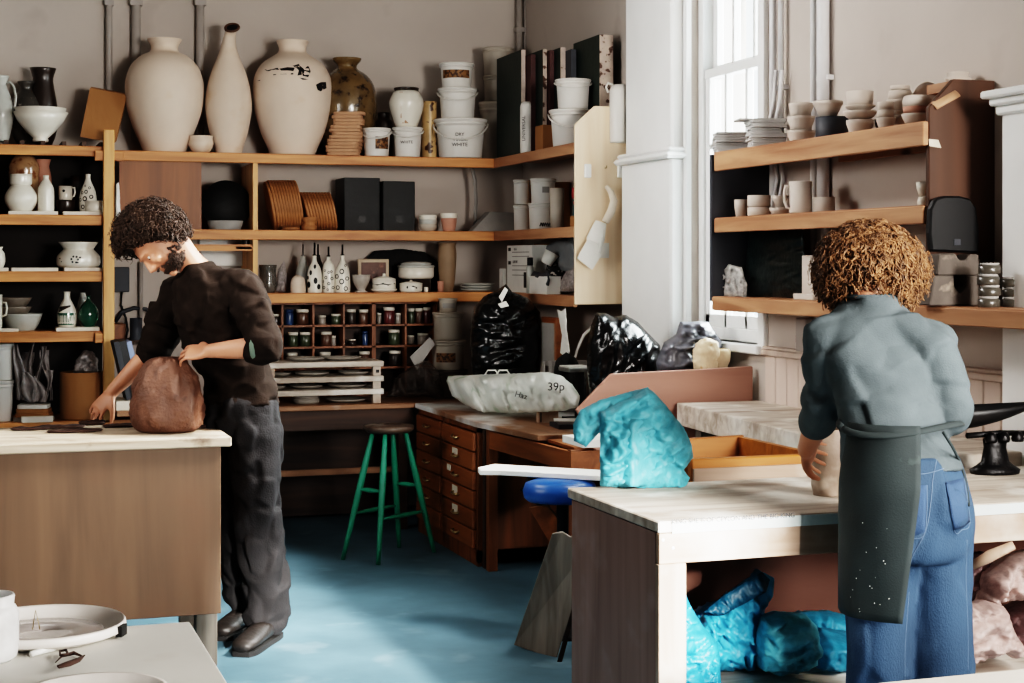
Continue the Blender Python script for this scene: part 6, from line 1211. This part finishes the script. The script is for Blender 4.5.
def head(b, c, f, u, k=1.0, beard=False):
    """face and skull in a local frame: r right, f towards the face, u crown."""
    f = V(f).normalized(); u = (V(u) - f * V(u).dot(f)).normalized(); r = f.cross(u); c = V(c)
    P = lambda x, y, z: c + (r * x + f * y + u * z) * k
    M = Matrix((r, f, u)).transposed(); b.lathe([(math.sin(PI * i / 10) + (1e-6 if i in (0, 10) else 0), -math.cos(PI * i / 10)) for i in range(11)], P(0, -.012, .035), 24, M @ Matrix.Diagonal(V((.076 * k, .096 * k, .088 * k))))
    b.loft([(P(0, y, z), r * w * k, f * d * k) for z, y, w, d in ((.07, .01, .062, .07), (.035, .012, .068, .082), (0, .012, .067, .080), (-.03, .014, .062, .077), (-.06, .018, .053, .070), (-.085, .024, .042, .060), (-.105, .032, .026, .042))], 22)
    b.tube([P(0, .088, .022), P(0, .100, .002), P(0, .113, -.022), P(0, .100, -.032)], [.008 * k, .0095 * k, .0125 * k, .009 * k], 10)
    for s in (-1, 1):
        b.sphere(P(.011 * s, .099, -.027), .008 * k, 8); b.tube([P(.008 * s, .090, .030), P(.032 * s, .088, .034), P(.056 * s, .068, .028)], [.007 * k, .009 * k, .006 * k], 8)
        b.sphere(P(.044 * s, .070, -.018), .021 * k, 10)
        b.loft([(P(.074 * s, -.008, .03), f * .004 * k, u * .004 * k), (P(.083 * s, -.014, .012), f * .020 * k, u * .028 * k), (P(.080 * s, -.012, .004), f * .018 * k, u * .026 * k)], 12)
    b.tube([P(-.024, .084, -.053), P(0, .094, -.051), P(.024, .084, -.053)], [.004 * k, .0065 * k, .004 * k], 8); b.tube([P(-.021, .083, -.063), P(0, .092, -.064), P(.021, .083, -.063)], [.004 * k, .0075 * k, .004 * k], 8)
    b.sphere(P(0, .080, -.094), .019 * k, 10)
    return P, r, f, u
def eyes(P, k, parent):
    for s in (-1, 1):
        e = MB().sphere(P(.031 * s, .0700, .008), .0125 * k, 12).build('eye', EYEW, parent); MB().sphere(P(.031 * s, .0790, .005), .0056 * k, 8).build('iris', IRIS, e)
def hand(b, wrist, d, n, side, curl=.5, k=1.0, spread=.12):
    """palm, four unequal bent fingers and a thumb leaving the side of the palm. d = towards the fingertips, n = back of the hand, side = +1 thumb on d x n."""
    d = V(d).normalized(); n = (V(n) - d * V(n).dot(d)).normalized(); t = d.cross(n) * side; w = V(wrist)
    b.loft([(w + d * .085 * k * q - n * .004 * math.sin(q * PI), t * (.027 + .013 * min(1, q * 2)) * k, n * (.018 - .004 * q) * k) for q in (-.15, .1, .35, .65, .9, 1.02)], 16)
    for j, (ln, rr) in enumerate(((.072, .0084), (.080, .0086), (.074, .0084), (.058, .0074))):
        o = (1.5 - j) * .0208 * k; p = w + d * (.082 - .004 * abs(j - 1.2)) * k + t * o; a = curl * .5; dd = d + t * ((1.5 - j) * spread); pts = [p - dd * .02 * k, p]
        for q, fr in enumerate((.44, .32, .24)):
            v = (dd * math.cos(a) - n * math.sin(a)).normalized(); p = p + v * ln * fr * k; pts.append(p); a += curl * (.9 if q == 0 else .7)
        s = spl([(*q, rr * k * (1 - .06 * i)) for i, q in enumerate(pts)], 3); b.tube([q[:3] for q in s], [q[3] for q in s], 9); b.sphere(pts[-1], rr * k * .74, 8)
    p0 = w + d * .018 * k + t * .022 * k; p1 = w + d * .045 * k + t * .046 * k - n * .008 * k; p2 = p1 + (d * .8 + t * .45 - n * .35 * (1 + curl)).normalized() * .034 * k; p3 = p2 + (d * .95 + t * .1 - n * .5 * (1 + curl)).normalized() * .028 * k
    s = spl([(*q, r * k) for q, r in ((p0, .013), (p1, .0125), (p2, .0105), (p3, .0085))], 4); b.tube([q[:3] for q in s], [q[3] for q in s], 10); b.sphere(p3, .0085 * k, 8)
def curls(b, roots, length, coil, thick, n, droop=.3, seed=1):
    rnd = random.Random(seed)
    for _ in range(n):
        p, q = roots(rnd); q = q.normalized(); a = q.orthogonal().normalized(); c = q.cross(a); ph = rnd.uniform(0, 6.28); L = length * rnd.uniform(.6, 1.25); cr = coil * rnd.uniform(.6, 1.3); tw = rnd.uniform(1.2, 2.1) * rnd.choice((-1, 1)); pts = []
        for i in range(11):
            t = i / 10; pts.append(p + q * (L * t * (1 - .35 * t)) - UZ * (droop * L * t * t) + (a * math.cos(ph + tw * 6.28 * t) + c * math.sin(ph + tw * 6.28 * t)) * cr * min(1, t * 3))
        b.tube(pts, [thick * (.7 + .5 * math.sin(PI * min(1, i / 10 + .12))) for i in range(11)], 4)
def seam(o, pts, r, m, name='seam'):
    q = [on_mesh(o, *p, .0005) for p in [tuple(x) for x in spl(pts, 6)]]; q = [p for p in q if p is not None]
    if len(q) > 2: MB().tube(q, r, 5).build(name, m, o)
def pocket(o, quad, m, n=7, lift=.004):
    rows = []
    for i in range(n + 1):
        row = []
        for j in range(n + 1):
            a, c2 = i / n, j / n; t = [(1 - c2) * quad[0][k] + c2 * quad[1][k] for k in (0, 1)]; u = [(1 - c2) * quad[3][k] + c2 * quad[2][k] for k in (0, 1)]
            if a > .8: u = (u[0], u[1] + (a - .8) * 12 * (1 - abs(2 * c2 - 1)))
            p = on_mesh(o, t[0] + (u[0] - t[0]) * a, t[1] + (u[1] - t[1]) * a, lift)
            if p is None: return None
            row.append(p)
        rows.append(row)
    return sheet(rows, .003).build('back_pocket', m, o)
def folds(amp, sc, seed, ridg=.5):
    return lambda p: amp * (facets(V((p.x * sc[0], p.y * sc[1], p.z * sc[2] + seed)), seed) + ridg * (1 - 2 * abs(noise.noise(V((p.x * sc[0] * .8, p.y * sc[1] * .8, p.z * sc[2] * .8 + seed * 2))))))
# ---------------------------------------------------------------- the man at the wedging table
mF = (RV * -.80 - DV * .60).normalized(); mL = UZ.cross(mF)
hn, hf = hitZ(268, 641, 0), hitZ(247, 628, 0); tn, tf = hitZ(243, 656, 0), hitZ(222, 640, 0)
rg = [(W(242, 436, 6.34), .150, .125), (W(242, 414, 6.34), .160, .130), (W(239, 380, 6.33), .148, .122), (W(222, 345, 6.30), .172, .130), (W(212, 312, 6.28), .182, .130), (W(204, 287, 6.28), .165, .105), (W(200, 272, 6.27), .085, .07)]
hc = W(160, 243, 6.22); hfv = RV * -.38 - DV * .28 - UZ * .86; hu = RV * -.88 - DV * .12 + UZ * .42
Ls, Le, Lw = W(246, 293, 6.17), W(266, 347, 6.03), W(209, 351, 6.07); Rs, Re, Rw = W(180, 293, 6.40), W(156, 348, 6.46), W(112, 392, 6.42)
an, af = hn + UZ * .10, hf + UZ * .10; kn, kf = W(258, 522, 6.26), W(241, 520, 6.42); hpn, hpf = W(254, 428, 6.27), W(229, 428, 6.42)
b = MB(); torso(b, rg, mL, mF, -.014)
P, hr_, hff, huu = head(b, hc, hfv, hu, 1.0)
limb(b, [(W(203, 277, 6.28), .066), (W(190, 263, 6.26), .054), (hc - hu.normalized() * .045 - V(hfv).normalized() * .03, .056)])
limb(b, [(Ls, .055), (Ls.lerp(Le, .5), .046), (Le, .040), (Le.lerp(Lw, .35), .041), (Lw, .027)]); limb(b, [(Rs, .055), (Rs.lerp(Re, .5), .046), (Re, .040), (Re.lerp(Rw, .35), .041), (Rw, .027)])
hand(b, Lw, W(166, 353, 6.13) - Lw, UZ * .75 - DV * .65 + RV * .05, 1, .6, 1.05); hand(b, Rw, W(95, 412, 6.40) - Rw, UZ * .75 - DV * .6, -1, .5)
for hp, kk, an_, tt in ((hpn, kn, an, tn), (hpf, kf, af, tf)):
    limb(b, [(hp, .078), (hp.lerp(kk, .5), .068), (kk, .055), (kk.lerp(an_, .3), .056), (an_, .038)]); limb(b, [(an_ - UZ * .045, .024), (an_.lerp(V((tt.x, tt.y, .05)), .35) - UZ * .02, .020), (an_.lerp(V((tt.x, tt.y, .05)), .6) - UZ * .01, .014)])
man = remeshed(b, 'man', SKIN, None, (rg[0][0].x, rg[0][0].y, 0), .0052, 3)
man.name = 'person'; WL['person'] = WL['man']; tag(man, 'person with curly dark hair in a dark sweater bending over brown clay', 'person', None)
eyes(P, 1.0, man)
SWEAT = mat('dark_sweater', (38, 31, 27), .9, .25, 20, bump=.3, bscale=220, spec=.08)
b = MB(); torso(b, [(rg[1][0] + UZ * .045, .163, .135)] + rg[2:], mL, mF, .006)
b.loft([(W(203, 277, 6.28), mL * .09, mF * .09), (W(194, 264, 6.27), mL * .064, mF * .066)], 20)
limb(b, [(Ls + V((0, 0, -.005)), .074), (Ls.lerp(Le, .45), .066), (Le, .062), (Le.lerp(Lw, .14), .058)]); limb(b, [(Rs, .078), (Rs.lerp(Re, .5), .074), (Re, .070), (Re.lerp(Rw, .12), .058)])
limb(b, [(Ls.lerp(rg[5][0], .8), .085), (Ls, .074)]); limb(b, [(Rs.lerp(rg[5][0], .8), .085), (Rs, .072)])
sw = remeshed(b, 'sweater', SWEAT, man, WL['person'], .008, 5, folds(.015, (11, 11, 15), 3))
c0 = Le.lerp(Lw, .15); ax = (Lw - Le).normalized(); a1 = ax.orthogonal().normalized(); a2 = ax.cross(a1)
MB().tube([c0 + (a1 * math.cos(t) + a2 * math.sin(t)) * .053 for t in [2 * PI * i / 20 for i in range(21)]], .013, 8).build('rolled_cuff', mat('green_grey_cuff', (96, 112, 100), .85, .15, 16), sw)
TROU = mat('charcoal_work_trousers', (38, 37, 38), .85, .3, 9, bump=.25, bscale=160, spec=.15)
b = MB(); torso(b, [(W(241, 440, 6.34), .135, .12)] + [(c, w, d) for c, w, d in rg[1:2]] + [(rg[1][0] + UZ * .06, .150, .125)], mL, mF, .008)
for hp, kk, an_ in ((hpn, kn, an), (hpf, kf, af)): limb(b, [(hp, .098), (hp.lerp(kk, .5), .092), (kk, .086), (kk.lerp(an_, .5), .084), (an_ + UZ * .0, .080)], 18)
tr = remeshed(b, 'trousers', TROU, man, WL['person'], .008, 4, folds(.017, (12, 12, 9), 8, .7))
BOOT = mat('dark_leather', (34, 30, 28), .5, .25, 12, bump=.2); SOLE = mat('black_rubber', (20, 19, 19), .8, .1, 20)
for an_, tt in ((an, tn), (af, tf)):
    h0 = V((an_.x, an_.y, 0)); d_ = (V((tt.x, tt.y, 0)) - h0).normalized(); s_ = UZ.cross(d_); Lf = (V((tt.x, tt.y, 0)) - h0).length + .03
    st_ = [(-.075, .036, .055), (-.03, .043, .10), (.03, .045, .098), (.3, .046, .078), (.6, .052, .062), (.85, .050, .052), (.97, .034, .040)]
    b = MB(); b.loft([(h0 + d_ * (Lf * q if q > .1 else q) + UZ * (.018 + h / 2), s_ * w, UZ * (h / 2)) for q, w, h in st_], 18); b.tube([an_ - UZ * .055, an_ + UZ * .06], [.050, .048], 16)
    bo = b.build('boot', BOOT, man)
    MB().prism([h0 + d_ * (Lf * q if q > .1 else q - .004) + s_ * w * k for k, seq in ((.96, spl(st_, 4)), (-.96, spl(st_, 4)[::-1])) for q, w, h in seq], (0, 0, .020)).build('sole', SOLE, bo)
HAIRD = mat('dark_curly_hair', (50, 36, 27), .6, .4, 30, bump=0, spec=.25)
k = [(lambda: 0)]
def scalp(c, f, u, r, sx, lim):
    def g(rnd):
        while True:
            v = V((rnd.gauss(0, 1), rnd.gauss(0, 1), rnd.gauss(0, 1))).normalized()
            if lim(v): break
        d = r * v.x + f * v.y + u * v.z; return c + r * v.x * sx[0] + f * v.y * sx[1] + u * v.z * sx[2], d
    return g
lim = lambda v: v.z > (-.88 if v.y < -.1 else -.5 + 1.35 * v.y)
b = MB(); cc = P(0, -.014, .042)
M = Matrix((hr_, hff, huu)).transposed(); vs0 = len(b.v)
b.lathe([(math.sin(PI * i / 14) + 1e-6, -math.cos(PI * i / 14)) for i in range(1, 15)][::1], (0, 0, 0), 30, Matrix.Identity(3))
b.v = [q for q in b.v]
for i, q in enumerate(b.v):
    z = max(q.z, -.85 if q.y < -.1 else -.6 + 1.2 * q.y); s_ = 1 + .10 * noise.noise(q * 5); b.v[i] = cc + M @ V((q.x * .088 * s_, q.y * .106 * s_, z * .104 * s_))
curls(b, scalp(cc, hff, huu, hr_, (.084, .104, .100), lim), .072, .013, .0030, 2000, .15, 4); curls(b, scalp(cc, hff, huu, hr_, (.09, .11, .106), lim), .075, .015, .0012, 700, .15, 14)
b.build('curly_hair', HAIRD, man, smooth=True)
b = MB(); curls(b, scalp(P(0, .02, -.045), hff, huu, hr_, (.058, .074, .068), lambda v: v.z < -.12 + .45 * noise.noise(v * 3.5) and v.y > -.35 + .5 * noise.noise(v * 4) and not (v.z > -.3 and v.y > .72 and abs(v.x) < .5)), .014, .0025, .0014, 1700, .1, 6)
b.tube([P(-.03, .096, -.044), P(0, .104, -.042), P(.03, .096, -.044)], [.003, .005, .003], 6); b.build('beard', mat('dark_beard', (58, 42, 32), .8, .3, 30, bump=0), man)
# ---------------------------------------------------------------- the woman at the work table, seen from behind
wF = (DV * .97 - RV * .22).normalized(); wL = UZ.cross(wF)
D0 = 3.93
rw = [(W(909, 545, D0), .142, .115), (W(909, 505, D0), .150, .122), (W(903, 468, D0), .138, .108), (W(896, 440, D0 + .02), .126, .098), (W(889, 402, D0 + .05), .128, .102), (W(882, 365, D0 + .08), .140, .108), (W(877, 332, D0 + .11), .146, .088), (W(873, 313, D0 + .12), .100, .070), (W(871, 301, D0 + .13), .056, .055)]
wc = W(868, 277, D0 + .24); wf = wF * .62 - UZ * .78 - RV * .08; wu = UZ * .62 + wF * .78
ls, le, lw = W(826, 340, 4.02), W(826, 402, 4.06), W(806, 450, 4.24); rs_, re, rw_ = W(932, 346, 3.97), W(953, 414, 3.95), W(884, 454, 4.28)
lh, lk, la = W(885, 528, D0 - .01), W(879, 668, D0 - .02), W(880, 842, D0); rh, rk, ra = W(934, 525, D0 + .02), W(938, 668, D0 + .0), W(938, 840, D0 + .04)
b = MB(); torso(b, rw, wL, wF, -.012); P2, r2_, f2_, u2_ = head(b, wc, wf, wu, .95)
limb(b, [(rw[8][0] - UZ * .03, .055), (rw[8][0] + UZ * .03, .050), (wc - wu.normalized() * .06 - wf.normalized() * .03, .054)])
limb(b, [(ls, .046), (ls.lerp(le, .5), .040), (le, .035), (le.lerp(lw, .35), .036), (lw, .024)]); limb(b, [(rs_, .046), (rs_.lerp(re, .5), .040), (re, .035), (re.lerp(rw_, .35), .036), (rw_, .024)])
hand(b, lw, W(819, 458, 4.40) - lw, UZ * .35 - RV * .9 - DV * .2, -1, .35, .92); hand(b, rw_, W(852, 458, 4.42) - rw_, UZ * .3 + RV * .8 - DV * .6, 1, .35, .92)
for h_, k_, a_ in ((lh, lk, la), (rh, rk, ra)):
    limb(b, [(h_, .078), (h_.lerp(k_, .5), .066), (k_, .050), (k_.lerp(a_, .3), .052), (a_, .034)]); g_ = V((a_.x, a_.y, 0)); limb(b, [(g_ + UZ * .045 - wF * .03, .032), (g_ + UZ * .035 + wF * .08, .033), (g_ + UZ * .025 + wF * .15, .024)])
wm = remeshed(b, 'woman', SKIN, None, (rw[0][0].x, rw[0][0].y, 0), .0048, 3)
wm.name = 'person'; WL[wm.name] = WL['woman']; tag(wm, 'person with golden curly hair in a grey-teal top, apron and jeans, seen from behind', 'person')
eyes(P2, .95, wm)
TEAL_ = mat('grey_teal_jersey', (84, 92, 95), .9, .12, 14, bump=.2, bscale=240, spec=.1)
b = MB(); torso(b, rw[2:8], wL, wF, .008); b.loft([(rw[7][0], wL * .098, wF * .075), (rw[8][0] + UZ * .008, wL * .062, wF * .062)], 20)
limb(b, [(ls, .061), (ls.lerp(le, .5), .056), (le, .052), (le.lerp(lw, .42), .046)]); limb(b, [(rs_, .060), (rs_.lerp(re, .5), .052), (re, .047), (re.lerp(rw_, .12), .043)])
limb(b, [(ls.lerp(rw[6][0], .8), .07), (ls, .061)]); limb(b, [(rs_.lerp(rw[6][0], .8), .07), (rs_, .060)])
ws_ = remeshed(b, 'jersey_top', TEAL_, wm, WL[wm.name], .007, 6, folds(.011, (8, 8, 13), 5))
MB().tube([rw[8][0] + UZ * .012 + wL * .063 * math.cos(t) + wF * .063 * math.sin(t) for t in [2 * PI * i / 24 for i in range(25)]], .006, 8).build('neckband', TEAL_, ws_)
DENIM = mat('blue_denim', (46, 68, 92), .85, .2, 5, stretch=(1, 1, .5), bump=.3, bscale=300, rgb2=(92, 114, 140), thr=.58, width=.25)
STIT = mat('pale_stitching', (92, 110, 134), .8, .08, 20)
b = MB(); torso(b, [(W(909, 556, D0), .120, .10), (rw[0][0], .146, .118), (rw[1][0], .153, .125), (rw[2][0], .143, .112), (W(900, 455, D0), .136, .106)], wL, wF, .006)
limb(b, [(lh, .094), (lh.lerp(lk, .4), .086), (lk, .076), (lk.lerp(la, .6), .080), (la - UZ * .01, .086)], 20); limb(b, [(rh, .094), (rh.lerp(rk, .4), .088), (rk, .082), (rk.lerp(ra, .6), .084), (ra - UZ * .01, .090)], 20)
for sgn, cx in ((-1, 889), (1, 936)): b.sphere(W(cx, 508, D0 - .055), .078, 14, (1, 1, 1.15))
jn = remeshed(b, 'jeans', DENIM, wm, WL[wm.name], .007, 5, folds(.010, (8, 8, 5.5), 11, .6))
DEN2 = mat('denim_pocket', (52, 73, 102), .85, .15, 6, bump=.3, bscale=300)
for q in ([(905, 486), (927, 485), (925, 532), (899, 538)], [(946, 482), (964, 478), (970, 522), (954, 530)]):
    pk = pocket(jn, q, DEN2)
    if pk: seam(jn, [q[0], q[3], ((q[3][0] + q[2][0]) / 2, (q[3][1] + q[2][1]) / 2 + 4), q[2], q[1]], .0011, STIT, 'pocket_stitching')
seam(jn, [(937, 458), (933, 478), (931, 500), (926, 530), (912, 558), (908, 580)], .0011, STIT, 'centre_seam'); seam(jn, [(905, 472), (920, 474), (933, 472), (950, 466), (964, 458)], .0011, STIT, 'yoke_seam')
seam(jn, [(909, 592), (907, 620), (905, 650), (905, 680)], .0010, STIT, 'inner_seam'); seam(jn, [(967, 540), (966, 580), (968, 630), (968, 670)], .0010, STIT, 'outer_seam')
APR = mat('dark_green_apron', (44, 52, 53), .85, .2, 8, bump=.1, bscale=240, rgb2=(74, 84, 83), thr=.68, width=.1)
rows = []
for i in range(26):
    t = i / 25; y = 421 + 189 * t; c = W(908 + 4 * min(1, t * 3), y, D0); wv = .150 + .026 * min(1, t * 3) + .004 * t; dv = .124 + .034 * min(1, t * 3); row = []
    a0 = .20 + .34 * t
    for j in range(40):
        a = a0 + (3.6 - a0) * j / 39; rr = 1 + .020 * noise.noise(V((a * 2.5, t * 2.2, 4))) + .012 * t * math.sin(a * 6)
        row.append(c - wF * (dv * math.cos(a) * rr) + wL * (wv * math.sin(a) * rr))
    rows.append(row)
ap = sheet(rows, .003).build('apron', APR, wm)
bd = lambda y, w, d, px: [W(px, y, D0) + wL * (w * math.cos(t)) + wF * (d * math.sin(t)) for t in [2 * PI * i / 40 for i in range(41)]]
q = bd(426, .153, .126, 900); q = [p + UZ * (.012 * math.sin(i * .31)) for i, p in enumerate(q)]; MB().tube(q, .009, 8, .45).build('waist_tie', APR, ap)
st = [on_mesh(jn, *p, .006) or W(*p, D0 - .12) for p in [(943, 432), (952, 446), (960, 462), (966, 482), (969, 506)]]; MB().tube(st, .0035, 6).build('apron_string', APR, ap)
sp_ = MB(); rnd = random.Random(3)
for _ in range(18):
    p = on_mesh(ap, rnd.uniform(850, 892), rnd.uniform(520, 612), .0006)
    if p is not None: sp_.sphere(p, rnd.uniform(.0006, .0015), 6, (1, .4, 1))
if sp_.v: sp_.build('clay_specks', PAPER, ap)
for a_ in (la, ra):
    g_ = V((a_.x, a_.y, 0)); s_ = UZ.cross(wF); MB().loft([(g_ + wF * q + UZ * (.01 + h / 2), s_ * w, UZ * h / 2) for q, w, h in ((-.075, .034, .06), (-.03, .04, .085), (.05, .043, .075), (.12, .046, .058), (.18, .036, .04))], 16).build('shoe', BOOT, wm)
HAIRG = mat('golden_curly_hair', (134, 98, 68), .55, .45, 34, bump=0, rgb2=(66, 44, 30), thr=.5, width=.2)
b = MB(); hcn = W(870, 264, D0 + .19)
b.lathe([(math.sin(PI * i / 14) + 1e-6, -math.cos(PI * i / 14)) for i in range(15)], (0, 0, 0), 30)
for i, q in enumerate(b.v):
    s_ = 1 + .10 * noise.noise(q * 4); fr = .55 if q.dot(wF) > .75 and q.z < .25 else 1; b.v[i] = hcn + V((q.x * .108 * s_, q.y * .108 * s_ * fr, q.z * .094 * s_))
wl = lambda v: not (v.y > .62 and v.z < .3) and v.z > -.92
curls(b, scalp(hcn, wF, UZ, RV, (.098, .095, .084), wl), .060, .009, .0022, 3000, .5, 9); curls(b, scalp(hcn, wF, UZ, RV, (.106, .10, .09), wl), .062, .010, .0010, 1200, .3, 10)
b.build('curly_hair', HAIRG, wm, smooth=True)
